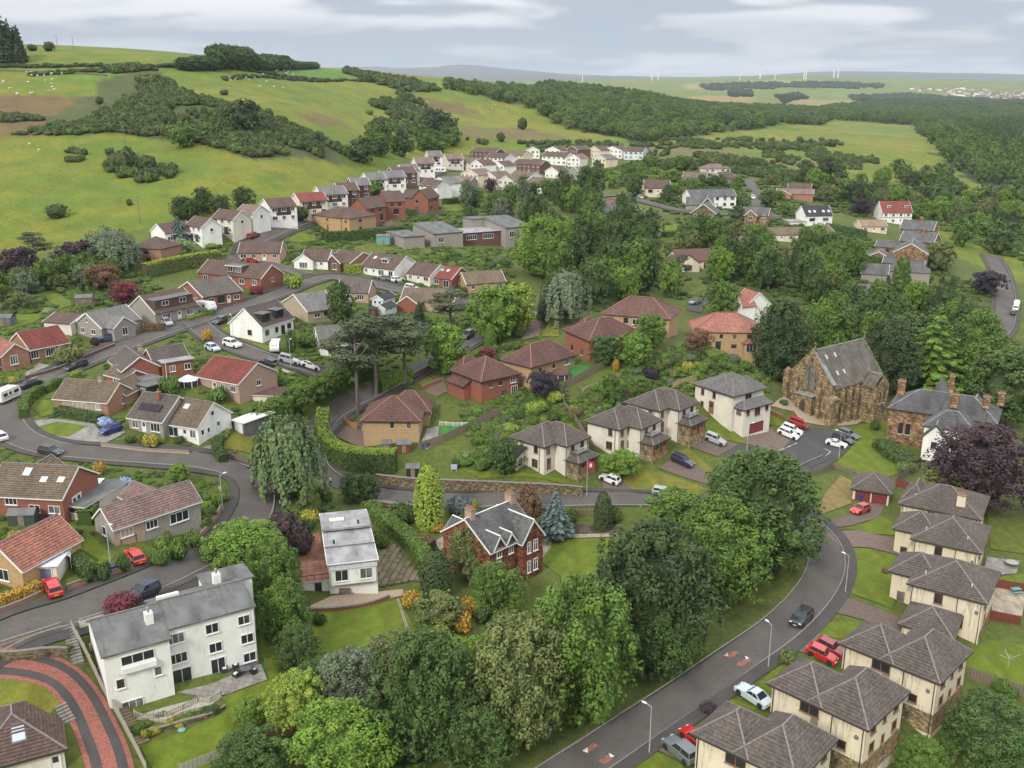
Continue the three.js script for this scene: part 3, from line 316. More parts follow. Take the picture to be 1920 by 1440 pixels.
// ---------- foliage: crowns of many small leaf faces ----------
class Leaves {
  constructor(seed, ky = 0.5) { this.ky = ky; this.r = rng(seed); this.p = []; this.c = []; this.n = []; }
  leaf(x, y, z, nx, ny, nz, s, t, tri) { // a folded leaf spray facing n, tint t
    const r = this.r; let ax = r() - 0.5, ay = r() - 0.5, az = r() - 0.5; let ux = ny * az - nz * ay, uy = nz * ax - nx * az, uz = nx * ay - ny * ax, l = Math.hypot(ux, uy, uz) || 1; ux *= s / l; uy *= s / l; uz *= s / l;
    let vx = ny * uz - nz * uy, vy = nz * ux - nx * uz, vz = nx * uy - ny * ux; const q = 0.62; vx *= q; vy *= q; vz *= q; const b = s * 0.22, ky = this.ky; uy *= ky; vy *= ky; ny *= ky;
    const A = [x - ux, y - uy, z - uz], B = [x + vx - nx * b, y + vy - ny * b, z + vz - nz * b], C = [x + ux, y + uy, z + uz], D = [x - vx - nx * b, y - vy - ny * b, z - vz - nz * b];
    if (tri) { this.p.push(...A, ...B, ...[x + ux - vx * 0.6, y + uy - vy * 0.6, z + uz - vz * 0.6]); for (let i = 0; i < 3; i++) this.c.push(t[0], t[1], t[2]); } else { this.p.push(...A, ...B, ...C, ...A, ...C, ...D); for (let i = 0; i < 6; i++) this.c.push(t[0], t[1], t[2]); }
  }
  blob(cx, cy, cz, rx, ry, rz, n, s, tint, tri, upBias = 0.35) { // leaves over the outer shell of a clump
    const r = this.r;
    for (let i = 0; i < n; i++) { let a = r() * 6.2832, y = r() * 1.75 - 0.75, k = Math.sqrt(Math.max(0, 1 - y * y)), dx = Math.cos(a) * k, dz = Math.sin(a) * k, f = 0.72 + 0.36 * r(); let nx = dx + (r() - 0.5) * 1.1, ny = y + upBias + (r() - 0.5) * 1.1, nz = dz + (r() - 0.5) * 1.1, l = Math.hypot(nx, ny, nz) || 1; const v = 0.78 + 0.44 * r(); this.leaf(cx + dx * rx * f, cy + y * ry * f, cz + dz * rz * f, nx / l, ny / l, nz / l, s * (0.7 + 0.6 * r()), [tint[0] * v, tint[1] * v, tint[2] * v], tri); }
  }
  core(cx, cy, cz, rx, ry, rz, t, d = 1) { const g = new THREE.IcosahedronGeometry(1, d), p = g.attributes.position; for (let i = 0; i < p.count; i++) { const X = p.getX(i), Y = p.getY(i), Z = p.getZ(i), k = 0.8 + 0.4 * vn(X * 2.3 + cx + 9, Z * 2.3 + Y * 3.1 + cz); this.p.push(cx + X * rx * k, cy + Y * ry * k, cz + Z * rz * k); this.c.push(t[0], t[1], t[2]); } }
  geo() { const g = new THREE.BufferGeometry(); g.setAttribute('position', new THREE.Float32BufferAttribute(this.p, 3)); g.setAttribute('color', new THREE.Float32BufferAttribute(this.c, 3)); g.computeVertexNormals(); return g; }
}
const tintOf = (r, a = 0.16) => { const v = 1 - a + 2 * a * r(), w = (r() - 0.5) * 0.22; return [v * (1 + w), v, v * (1 - w * 0.6)]; };
// crown shapes fill -1..1 across and 0..1 up; n leaves of size s
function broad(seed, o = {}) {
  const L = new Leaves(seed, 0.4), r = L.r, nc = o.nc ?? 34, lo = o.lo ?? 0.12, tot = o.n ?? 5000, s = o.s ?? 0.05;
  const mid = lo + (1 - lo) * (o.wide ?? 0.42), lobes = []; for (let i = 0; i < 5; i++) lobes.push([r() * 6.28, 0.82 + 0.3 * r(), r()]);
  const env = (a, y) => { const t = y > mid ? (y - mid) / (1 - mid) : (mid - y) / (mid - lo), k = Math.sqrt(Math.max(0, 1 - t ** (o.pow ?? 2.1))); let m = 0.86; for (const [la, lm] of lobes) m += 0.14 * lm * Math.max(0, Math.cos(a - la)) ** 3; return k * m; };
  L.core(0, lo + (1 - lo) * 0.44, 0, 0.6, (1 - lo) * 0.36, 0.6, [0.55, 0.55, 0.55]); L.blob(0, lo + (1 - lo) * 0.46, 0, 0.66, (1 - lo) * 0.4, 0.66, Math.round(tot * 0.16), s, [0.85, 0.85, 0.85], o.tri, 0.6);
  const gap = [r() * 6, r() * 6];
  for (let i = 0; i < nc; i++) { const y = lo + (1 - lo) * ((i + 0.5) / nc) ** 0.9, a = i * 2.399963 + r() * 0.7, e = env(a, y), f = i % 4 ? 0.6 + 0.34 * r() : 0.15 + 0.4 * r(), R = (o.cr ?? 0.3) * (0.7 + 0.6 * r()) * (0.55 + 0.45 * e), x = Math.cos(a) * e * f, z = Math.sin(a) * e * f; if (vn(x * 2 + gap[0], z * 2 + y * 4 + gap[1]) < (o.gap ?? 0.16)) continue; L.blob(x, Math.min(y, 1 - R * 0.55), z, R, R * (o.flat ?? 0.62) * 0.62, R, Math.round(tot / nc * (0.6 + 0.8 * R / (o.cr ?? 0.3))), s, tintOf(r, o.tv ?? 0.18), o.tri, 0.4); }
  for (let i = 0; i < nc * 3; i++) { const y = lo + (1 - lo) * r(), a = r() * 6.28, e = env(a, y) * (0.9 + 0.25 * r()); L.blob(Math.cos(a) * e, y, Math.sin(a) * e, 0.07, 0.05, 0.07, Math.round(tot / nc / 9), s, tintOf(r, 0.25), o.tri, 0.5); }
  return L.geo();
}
function conifer(seed, o = {}) { // whorls of drooping boughs
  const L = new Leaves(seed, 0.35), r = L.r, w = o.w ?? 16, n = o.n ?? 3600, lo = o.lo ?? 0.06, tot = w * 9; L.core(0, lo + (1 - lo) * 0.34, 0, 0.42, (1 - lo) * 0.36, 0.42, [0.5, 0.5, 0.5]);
  for (let i = 0; i < w; i++) { const t = (i + r() * 0.4) / w, y = lo + (1 - lo) * t, R = (1 - t) ** (o.pow ?? 0.85) + 0.03, nb = Math.max(4, Math.round(10 * R) + 3); for (let b = 0; b < nb; b++) { const a = b / nb * 6.28 + i * 1.3 + r() * 0.5, len = R * (0.75 + 0.35 * r()), tint = tintOf(r, 0.2), k = Math.round(n / tot * (0.4 + R)); for (let j = 0; j < k; j++) { const f = 0.35 + 0.65 * Math.sqrt(r()), dy = (o.droop ?? -0.06) * f * f, sp = (r() - 0.5) * 0.22 * len; L.leaf(Math.cos(a) * len * f - Math.sin(a) * sp, y + dy + (r() - 0.5) * 0.025, Math.sin(a) * len * f + Math.cos(a) * sp, (r() - 0.5) * 0.9 + Math.cos(a) * 0.3, 0.8, (r() - 0.5) * 0.9 + Math.sin(a) * 0.3, (o.s ?? 0.06) * (0.7 + 0.6 * r()), tint.map((q) => q * (0.8 + 0.4 * r())), o.tri); } } }
  return L.geo();
}
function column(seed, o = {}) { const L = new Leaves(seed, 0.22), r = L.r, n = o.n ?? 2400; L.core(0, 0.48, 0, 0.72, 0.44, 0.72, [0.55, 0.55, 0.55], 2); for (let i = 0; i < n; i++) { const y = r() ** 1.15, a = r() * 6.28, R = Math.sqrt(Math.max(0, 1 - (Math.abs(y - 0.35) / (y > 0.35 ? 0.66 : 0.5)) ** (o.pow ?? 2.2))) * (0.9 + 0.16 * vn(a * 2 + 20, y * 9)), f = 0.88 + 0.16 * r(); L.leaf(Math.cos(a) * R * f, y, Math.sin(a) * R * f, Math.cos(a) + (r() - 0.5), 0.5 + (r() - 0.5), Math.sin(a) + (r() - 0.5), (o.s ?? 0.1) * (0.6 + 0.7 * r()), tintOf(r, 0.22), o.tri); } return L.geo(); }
function weeping(seed, o = {}) { // hanging curtains of small leaves
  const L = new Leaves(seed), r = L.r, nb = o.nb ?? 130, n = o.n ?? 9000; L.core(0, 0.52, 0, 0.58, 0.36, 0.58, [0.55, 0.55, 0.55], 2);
  for (let i = 0; i < nb; i++) { const a = i * 2.399963, t = (i + 0.5) / nb, el = Math.acos(1 - t * 1.05), k = 0.72 + 0.28 * r(), x0 = Math.cos(a) * Math.sin(el) * k, z0 = Math.sin(a) * Math.sin(el) * k, y0 = 0.52 + 0.48 * Math.cos(el) * k, len = 0.1 + 0.34 * Math.sin(el) * (0.5 + r()), tint = tintOf(r, 0.2), m = Math.round(n / nb); for (let j = 0; j < m; j++) { const f = r(), w = 0.1 * (1 - 0.4 * f); L.leaf(x0 * (1 + 0.06 * f) + (r() - 0.5) * w * 2, Math.max(0.03, y0 - len * f), z0 * (1 + 0.06 * f) + (r() - 0.5) * w * 2, x0 + (r() - 0.5) * 0.8, 0.55 + (r() - 0.5) * 0.6, z0 + (r() - 0.5) * 0.8, (o.s ?? 0.034) * (0.7 + 0.6 * r()), tint.map((q) => q * (0.8 + 0.4 * r())), o.tri); } }
  return L.geo();
}
function pineCrown(seed, o = {}) { // flat plates of needles on a bare stem, y 0..1 is the crown alone
  const L = new Leaves(seed), r = L.r, np = o.np ?? 26, n = o.n ?? 4200; for (let i = 0; i < np; i++) { const y = o.lo ?? 0.0, t = (i + r()) / np, a = r() * 6.28, R = (0.35 + 0.65 * Math.sin(Math.PI * (0.25 + 0.7 * t))) * (0.35 + 0.6 * r()); L.blob(Math.cos(a) * R, y + (1 - y) * t * 0.93 + 0.04, Math.sin(a) * R, 0.34, 0.075, 0.34, Math.round(n / np), o.s ?? 0.05, tintOf(r, 0.2), false, 0.7); } return L.geo();
}
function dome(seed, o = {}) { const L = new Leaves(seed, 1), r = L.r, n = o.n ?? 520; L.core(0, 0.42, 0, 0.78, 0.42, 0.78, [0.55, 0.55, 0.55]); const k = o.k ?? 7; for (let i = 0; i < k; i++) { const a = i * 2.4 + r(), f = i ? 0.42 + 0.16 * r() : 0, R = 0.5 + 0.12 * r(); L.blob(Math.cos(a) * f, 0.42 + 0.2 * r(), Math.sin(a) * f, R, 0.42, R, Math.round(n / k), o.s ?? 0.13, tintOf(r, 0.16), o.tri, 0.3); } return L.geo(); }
const lc = (c, v = 1) => new THREE.MeshStandardMaterial({ color: new THREE.Color().setRGB(c[0] * v, c[1] * v, c[2] * v), vertexColors: true, roughness: 0.75, side: THREE.DoubleSide });
const F = { // leaf colours
  mid: lc([0.082, 0.148, 0.016]), dark: lc([0.052, 0.096, 0.016]), deep: lc([0.04, 0.068, 0.016]), bright: lc([0.115, 0.205, 0.018]), lime: lc([0.20, 0.27, 0.03]), yellow: lc([0.32, 0.28, 0.035]), gold: lc([0.40, 0.24, 0.03]), olive: lc([0.12, 0.148, 0.04]), grey: lc([0.12, 0.155, 0.085]), blue: lc([0.115, 0.165, 0.155]), purple: lc([0.052, 0.03, 0.034]), plum: lc([0.03, 0.022, 0.034]), red: lc([0.15, 0.028, 0.038]), rust: lc([0.16, 0.09, 0.045]), willow: lc([0.10, 0.15, 0.05]), pine: lc([0.065, 0.085, 0.034]), flower: lc([0.32, 0.42, 0.62]), pale: lc([0.24, 0.30, 0.13]), gorse: lc([0.056, 0.084, 0.016]), wood: lc([0.062, 0.112, 0.02]), woodB: lc([0.10, 0.165, 0.022]), bracken: lc([0.085, 0.105, 0.03]),
};
const rep = (n, f) => Array.from({ length: n }, (_, i) => f(i));
const CR = {
  big: rep(3, (i) => broad(11 + i, { n: 8200, nc: 60, s: 0.039, cr: 0.25, lo: 0.06, gap: 0.15, tv: 0.24 })), // large trees close by
  chest: rep(2, (i) => broad(31 + i, { n: 8600, nc: 80, s: 0.039, cr: 0.19, lo: 0.05, flat: 0.8, gap: 0.1, tv: 0.26 })),
  mid: rep(4, (i) => broad(51 + i, { n: 2600, nc: 26, s: 0.066, cr: 0.3, lo: 0.1 })),
  midT: rep(4, (i) => broad(251 + i, { n: 1900, nc: 26, s: 0.085, cr: 0.3, lo: 0.1, tri: true })), tallT: rep(2, (i) => broad(271 + i, { n: 1800, nc: 28, s: 0.095, cr: 0.34, lo: 0.08, wide: 0.36, pow: 1.7, tri: true })),
  tall: rep(2, (i) => broad(71 + i, { n: 2600, nc: 28, s: 0.075, cr: 0.34, lo: 0.08, wide: 0.36, pow: 1.7 })),
  far: rep(3, (i) => broad(91 + i, { n: 700, nc: 15, s: 0.13, cr: 0.34, lo: 0.05, tri: true })),
  con: rep(2, (i) => conifer(111 + i, { n: 4200, s: 0.075 })), conF: rep(1, () => conifer(121, { n: 800, w: 9, s: 0.16, tri: true })), col: rep(2, (i) => column(131 + i)), wil: [weeping(141, { n: 9000, s: 0.038 }), weeping(142, { n: 5000, nb: 80, s: 0.05 })], pine: rep(3, (i) => pineCrown(151 + i)), lay: [conifer(161, { n: 7000, w: 12, droop: -0.02, pow: 0.55, s: 0.055 })],
  sh: rep(4, (i) => dome(171 + i, { n: 560, s: 0.135, tri: true })), shF: rep(2, (i) => dome(181 + i, { n: 170, s: 0.2, tri: true, k: 5 })), map: rep(2, (i) => broad(191 + i, { n: 3400, nc: 24, s: 0.055, lo: 0.14, wide: 0.4, cr: 0.34, flat: 0.5 })),
};
const trunkGeo = (k) => once('trunk' + k, () => { // a tapered stem with limbs, 0..1 up
  const r = rng(300 + k), L = [cyl(k > 5 ? 0.03 : 0.045, 0.018, k > 5 ? 1 : 0.72, 8)]; const m = k > 5 ? 10 : 6; for (let i = 0; i < m; i++) { const y = (k > 5 ? 0.45 : 0.2) + 0.45 * i / m, a = i * 2.4 + r(), q = V3(Math.cos(a) * 0.24, y + 0.16 + 0.1 * r(), Math.sin(a) * 0.24), p = V3(0, y, 0), d = q.clone().sub(p), g = new THREE.CylinderGeometry(0.006, 0.016, d.length(), 5); g.applyQuaternion(new THREE.Quaternion().setFromUnitVectors(V3(0, 1, 0), d.clone().normalize())); g.translate((p.x + q.x) / 2, (p.y + q.y) / 2, (p.z + q.z) / 2); L.push(g); } return merge(L); });
let tseed = 0; const pick = (a) => a[tseed++ % a.length];
function tree(name, label, group, kind, colour, x, z, w, h, cat = 'tree', lift0 = 0) {
  if (kind === 'big' || kind === 'chest' || kind === 'mid') h = Math.min(h, w * 1.4);
  const g = base(name, x, hAt(x, z) - 0.1, z, (tseed * 2.399) % 6.28), R = w / 2;
  const t = part('trunk', trunkGeo(kind === 'pine' ? 7 : tseed % 5), kind === 'pine' ? M.barkP : M.bark, g); t.scale.set(kind === 'pine' ? 14 : Math.min(h, w * 1.2), h * (kind === 'pine' ? 0.93 : 0.95), kind === 'pine' ? 14 : Math.min(h, w * 1.2)); if (kind !== 'pine' && t.scale.x > w * 1.6) t.scale.x = t.scale.z = w * 1.6;
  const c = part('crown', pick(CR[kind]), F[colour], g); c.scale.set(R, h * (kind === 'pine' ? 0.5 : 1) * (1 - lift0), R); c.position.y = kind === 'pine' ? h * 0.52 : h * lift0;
  return tag(g, label, cat, group);
}
function shrub(label, group, colour, x, z, w, h, far, name = 'shrub', cat = 'shrub') { const m = part(name, pick(far ? CR.shF : CR.sh), F[colour]); m.position.set(x, hAt(x, z) - 0.12, z); m.scale.set(w / 2, h, w / 2); m.rotation.y = (tseed * 1.7) % 6.28; return tag(m, label, cat, group); }
function mass(name, list, geoms, mats) { // growth that nobody could count, one object for each leaf shape
  geoms.forEach((ge, k) => mats.forEach((ma, q) => { const L = list.filter((p, i) => (i % geoms.length) === k && (Math.floor(i / geoms.length) % mats.length) === q); if (!L.length) return; const im = new THREE.InstancedMesh(ge, ma, L.length), o = new THREE.Object3D(); L.forEach((p, i) => { o.position.set(p[0], hAt(p[0], p[1]) - 0.2, p[1]); o.rotation.y = i * 2.4; o.scale.set(p[2], p[3], p[2]); o.updateMatrix(); im.setMatrixAt(i, o.matrix); const v = 0.8 + 0.4 * hsh(i + k * 31, q + 7), w = 0.9 + 0.2 * hsh(i, 99 + q); im.setColorAt(i, new THREE.Color().setRGB(v * w, v, v)); }); im.name = numbered(name); im.userData.kind = 'stuff'; scene.add(im); }));
}
function scatter(poly, n, seed, f) { const r = rng(seed); let a = 1e9, b = -1e9, c = 1e9, d = -1e9; for (const [x, z] of poly) { a = Math.min(a, x); b = Math.max(b, x); c = Math.min(c, z); d = Math.max(d, z); } const out = []; for (let t = 0; out.length < n && t < n * 12; t++) { const x = lerp(a, b, r()), z = lerp(c, d, r()); if (inPoly(x, z, poly)) { const p = f(x, z, r); if (p) out.push(p); } } return out; }
// spread by the ground each plant covers as seen along the slope: closer rows first
function hedge(label, group, line, w, h, colour, s = 0.16, den = 26, top) { // a clipped hedge: leaves over the faces of a thick band
  const P = smooth(line, 0.8), L = new Leaves(P.length * 7 + Math.round(h * 10), 1), r = L.r, o = P[0], oy = hAt(o[0], o[1]), pos = [];
  let len = 0; for (let i = 1; i < P.length; i++) len += Math.hypot(P[i][0] - P[i - 1][0], P[i][1] - P[i - 1][1]);
  const a = offsetLine(P, -w / 2), b = offsetLine(P, w / 2), Y = P.map((p) => hAt(p[0], p[1]) - oy), pt = (i, s0, y) => { const k = Math.min(P.length - 2, Math.floor(i)), f = i - k; return [lerp(lerp(a[k][0], a[k + 1][0], f), lerp(b[k][0], b[k + 1][0], f), s0) - o[0], lerp(Y[k], Y[k + 1], f) + y, lerp(lerp(a[k][1], a[k + 1][1], f), lerp(b[k][1], b[k + 1][1], f), s0) - o[1]]; };
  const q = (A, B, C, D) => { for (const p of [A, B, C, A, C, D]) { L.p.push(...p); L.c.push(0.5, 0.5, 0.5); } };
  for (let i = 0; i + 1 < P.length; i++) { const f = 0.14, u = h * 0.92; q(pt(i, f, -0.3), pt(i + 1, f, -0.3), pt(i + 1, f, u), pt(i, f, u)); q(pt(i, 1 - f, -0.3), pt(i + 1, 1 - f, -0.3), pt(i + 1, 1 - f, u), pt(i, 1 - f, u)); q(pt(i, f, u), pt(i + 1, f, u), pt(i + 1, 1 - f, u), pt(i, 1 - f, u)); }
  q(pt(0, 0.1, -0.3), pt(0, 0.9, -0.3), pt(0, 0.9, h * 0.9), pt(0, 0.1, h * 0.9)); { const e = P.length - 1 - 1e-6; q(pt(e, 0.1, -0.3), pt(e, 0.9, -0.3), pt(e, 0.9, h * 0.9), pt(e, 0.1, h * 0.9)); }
  const n = Math.min(7000, Math.round(len * (2 * h + w) * den)), T2 = top ? [top[0], top[1], top[2]] : null;
  for (let i = 0; i < n; i++) { const t = r() * (P.length - 1.001), u = r() * (2 * h + w), k = Math.floor(t), dx = P[k + 1][0] - P[k][0], dz = P[k + 1][1] - P[k][1], l = Math.hypot(dx, dz) || 1, v = 0.78 + 0.44 * r(), bump = 0.1 * (vn(t * 1.7, u * 2) - 0.5); let p, nr, onTop = false; if (u < h) { p = pt(t, 0 - bump / w, u); nr = [dz / l, 0.25, -dx / l]; onTop = u > h * 0.86; } else if (u < h + w) { p = pt(t, (u - h) / w, h + bump); nr = [0, 1, 0]; onTop = true; } else { p = pt(t, 1 + bump / w, u - h - w); nr = [-dz / l, 0.25, dx / l]; onTop = u - h - w > h * 0.86; } const c = onTop && T2 ? [v * T2[0], v * T2[1], v * T2[2]] : [v, v, v]; nr = nr.map((q2) => q2 + (r() - 0.5) * 1.0); const m = Math.hypot(...nr); L.leaf(p[0], p[1], p[2], nr[0] / m, nr[1] / m, nr[2] / m, s * (0.9 + 0.6 * r()), c, true); }
  const m = part('hedge', L.geo(), F[colour]); m.position.set(o[0], oy, o[1]); return tag(m, label, 'hedge', group);
}
// ---------- walls, fences, lamp posts ----------
function wallRun(name, label, line, h, w, m, group, cope = true, cat = 'wall') { // a wall that follows the ground, with a coping
  const P = smooth(line, 1.5), g = base(name, P[0][0], 0, P[0][1]), o = P[0], mk = (y0, y1, ww) => { const a = offsetLine(P, -ww / 2), b = offsetLine(P, ww / 2), pos = [], uv = [], idx = []; let d = 0; for (let i = 0; i < P.length; i++) { if (i) d += Math.hypot(P[i][0] - P[i - 1][0], P[i][1] - P[i - 1][1]); const y = hAt(P[i][0], P[i][1]); for (const [p, t, v] of [[a, y0, 0], [a, y1, y1 - y0], [b, y1, y1 - y0 + ww], [b, y0, 2 * (y1 - y0) + ww]]) { pos.push(p[i][0] - o[0], y + t, p[i][1] - o[1]); uv.push(d, v); } if (i + 1 < P.length) for (let k = 0; k < 3; k++) { const q = i * 4 + k; idx.push(q, q + 1, q + 4, q + 1, q + 5, q + 4); } } const e = (P.length - 1) * 4; idx.push(0, 1, 2, 0, 2, 3, e, e + 2, e + 1, e, e + 3, e + 2); return geo(pos, idx, uv).toNonIndexed(); };
  const b = mk(-0.4, h, w); b.computeVertexNormals(); part('body', b, M[m], g); if (cope) { const c = mk(h + 0.003, h + 0.1, w + 0.1); c.computeVertexNormals(); part('coping', c, M.cap, g); } return tag(g, label, cat, group);
}
function fence(label, line, h, m, group, step = 1.9, boards = true, gap = 0) { // posts, rails and boards or pickets
  const P = []; for (let i = 0; i + 1 < line.length; i++) { const a = line[i], b = line[i + 1], L = Math.hypot(b[0] - a[0], b[1] - a[1]), n = Math.max(1, Math.round(L / step)); for (let k = 0; k < n; k++) P.push([lerp(a[0], b[0], k / n), lerp(a[1], b[1], k / n)]); } P.push(line[line.length - 1]);
  const o = P[0], oy = hAt(o[0], o[1]), g = base('fence', o[0], oy, o[1]), mm = M[m];
  for (let i = 0; i < P.length; i++) { const [x, z] = P[i], y = hAt(x, z) - oy; part('post', once('post' + h, () => box(0.1, h + 0.35, 0.1, 0, (h + 0.35) / 2 - 0.3, 0)), mm, g).position.set(x - o[0], y, z - o[1]); if (i + 1 === P.length) break; const [x2, z2] = P[i + 1], y2 = hAt(x2, z2) - oy, dx = x2 - x, dz = z2 - z, L = Math.hypot(dx, dz), ry = Math.atan2(-dz, dx), mx = (x + x2) / 2 - o[0], mz = (z + z2) / 2 - o[1], my = (y + y2) / 2;
    const rn = Math.max(3, Math.round(L / (gap ? 0.28 : 0.45))); for (let k = 0; k < rn; k++) { const f = (k + 0.5) / rn, b = part('board', once(['bd', h, gap, Math.round(L / rn * 50)].join(), () => box(gap ? 0.09 : L / rn - 0.02, h, 0.03, 0, h / 2 + 0.05, 0.05)), mm, g); b.position.set(lerp(x, x2, f) - o[0], lerp(y, y2, f), lerp(z, z2, f) - o[1]); b.rotation.y = ry; }
    part('rail', bar(V3(x - o[0], y + h * 0.85, z - o[1]), V3(x2 - o[0], y2 + h * 0.85, z2 - o[1]), 0.06, 0.09), mm, g); }
  return tag(g, label, 'fence', group);
}
function lampPost(label, group, x, z, ax, az, h = 6) { const g = base('street_lamp', x, hAt(x, z), z, Math.atan2(-(az - z), ax - x)); part('column', once('lc' + h, () => merge([cyl(0.09, 0.075, 1.2, 8), cyl(0.06, 0.04, h - 1.2, 8, 0, 1.2, 0)])), M.pole, g); part('arm', once('la' + h, () => bar(V3(0, h - 0.06, 0), V3(0.75, h + 0.12, 0), 0.05, 0.05)), M.pole, g); part('lantern', once('ll' + h, () => { const q = new THREE.SphereGeometry(1, 10, 6); q.scale(0.36, 0.1, 0.16); q.translate(0.95, h + 0.12, 0); return q; }), M.lamp, g); return tag(g, label, 'street lamp', group); }
// ---------- cars ----------
const CARS = { hatch: [4.05, 1.76, 1.48, 0.86, 0.14, 0.30, 0.94], suv: [4.6, 1.9, 1.70, 1.02, 0.20, 0.32, 0.97], saloon: [4.65, 1.82, 1.44, 0.88, 0.12, 0.32, 0.84], estate: [4.7, 1.82, 1.5, 0.9, 0.14, 0.32, 0.97], coupe: [4.45, 1.85, 1.3, 0.8, 0.1, 0.36, 0.86], mpv: [4.35, 1.82, 1.66, 0.98, 0.16, 0.22, 0.97] };
function carGeo(k) {
  return once('car' + k, () => {
    const [L, W, Hh, belt, sill, hood, tail] = CARS[k], X = (t) => L / 2 - t * L; // t from the nose back
    const prof = [[0.0, 0.42], [0.01, belt - 0.26], [0.06, belt - 0.12], [hood - 0.04, belt], [tail, belt + 0.02], [0.985, belt - 0.06], [1.0, belt - 0.35], [0.99, 0.4], [0.96, sill + 0.12], [0.86, sill + 0.06], [0.14, sill + 0.06], [0.03, sill + 0.1]];
    const s = new THREE.Shape(prof.map(([t, y]) => new THREE.Vector2(X(t), y))), bv = 0.11, body = new THREE.ExtrudeGeometry(s, { depth: W - 2 * bv - 0.06, bevelEnabled: true, bevelThickness: bv, bevelSize: 0.07, bevelSegments: 3, steps: 1 }); body.translate(0, 0, -(W - 2 * bv - 0.06) / 2); body.scale(0.975, 1, 1);
    const b0 = X(hood), b1 = X(tail), t0 = X(hood + 0.155), t1 = X(k === 'saloon' || k === 'coupe' ? tail - 0.2 : tail - (k === 'hatch' ? 0.09 : 0.055)), wb = W / 2 - 0.07, wt = W / 2 - 0.25, yb = belt - 0.02, yt = Hh - 0.03;
    const q = [V3(b0, yb, wb), V3(b1, yb, wb), V3(b1, yb, -wb), V3(b0, yb, -wb), V3(t0, yt, wt), V3(t1, yt, wt), V3(t1, yt, -wt), V3(t0, yt, -wt)];
    const top = new THREE.Shape([new THREE.Vector2(t0 + 0.03, -wt), new THREE.Vector2(t0 + 0.03, wt), new THREE.Vector2(t1 - 0.05, wt), new THREE.Vector2(t1 - 0.05, -wt)]), roof = new THREE.ExtrudeGeometry(top, { depth: 0.02, bevelEnabled: true, bevelThickness: 0.035, bevelSize: 0.05, bevelSegments: 2 }); roof.rotateX(-Math.PI / 2); roof.translate(0, yt - 0.01, 0);
    const pil = []; for (const sg of [1, -1]) { const e = (x, w, y) => V3(x, y, sg * (w + 0.012)), lp = (f) => [lerp(b0, b1, f), lerp(t0, t1, f)]; pil.push(bar(e(b0, wb, yb), e(t0, wt, yt), 0.07, 0.07), bar(e(b1, wb, yb), e(t1, wt, yt), 0.07, 0.16)); const m = lp(0.47); pil.push(bar(e(m[0], wb, yb), e(m[1], wt, yt), 0.03, 0.09)); }
    const wh = (x, z) => { const t = new THREE.TorusGeometry(0.235, 0.095, 6, 14); t.translate(x, 0.32, z); return t; }, rm = (x, z) => { const c = new THREE.CylinderGeometry(0.21, 0.21, 0.1, 12); c.rotateX(Math.PI / 2); c.translate(x, 0.32, z); return c; };
    const wx = [L / 2 - 0.78, -L / 2 + 0.8], wz = [W / 2 - 0.1, -W / 2 + 0.1], wheels = []; for (const x of wx) for (const z of wz) wheels.push([wh(x, z), rm(x, z)]);
    const arch = wx.flatMap((x) => wz.map((z) => { const c = new THREE.CylinderGeometry(0.4, 0.4, 0.05, 16); c.rotateX(Math.PI / 2); c.translate(x, 0.36, z > 0 ? W / 2 - 0.035 : -W / 2 + 0.035); return c; }));
    return { L, W, belt, body: flat(body), roof: flat(roof), pillars: merge(pil), wheels, arch, shield: poly3([[q[0], q[3], q[7], q[4]]]), rear: poly3([[q[2], q[1], q[5], q[6]]]), sideA: poly3([[q[1], q[0], q[4], q[5]]]), sideB: poly3([[q[3], q[2], q[6], q[7]]]) };
  });
}
const PAINT = { white: [0.75, 0.75, 0.74], silver: [0.45, 0.47, 0.49], grey: [0.20, 0.215, 0.23], dark: [0.045, 0.05, 0.055], black: [0.014, 0.015, 0.018], navy: [0.018, 0.025, 0.07], blue: [0.02, 0.04, 0.24], teal: [0.04, 0.09, 0.17], red: [0.42, 0.012, 0.018], bright: [0.5, 0.012, 0.012], burgundy: [0.26, 0.012, 0.03], orange: [0.45, 0.06, 0.02], pale: [0.46, 0.54, 0.58] };
const carMat = (c) => once('paint' + c, () => new THREE.MeshPhysicalMaterial({ color: col(PAINT[c]), roughness: 0.42, metalness: ['silver', 'grey', 'dark', 'navy', 'blue', 'teal'].includes(c) ? 0.35 : 0, clearcoat: 1, clearcoatRoughness: 0.06, side: THREE.DoubleSide }));
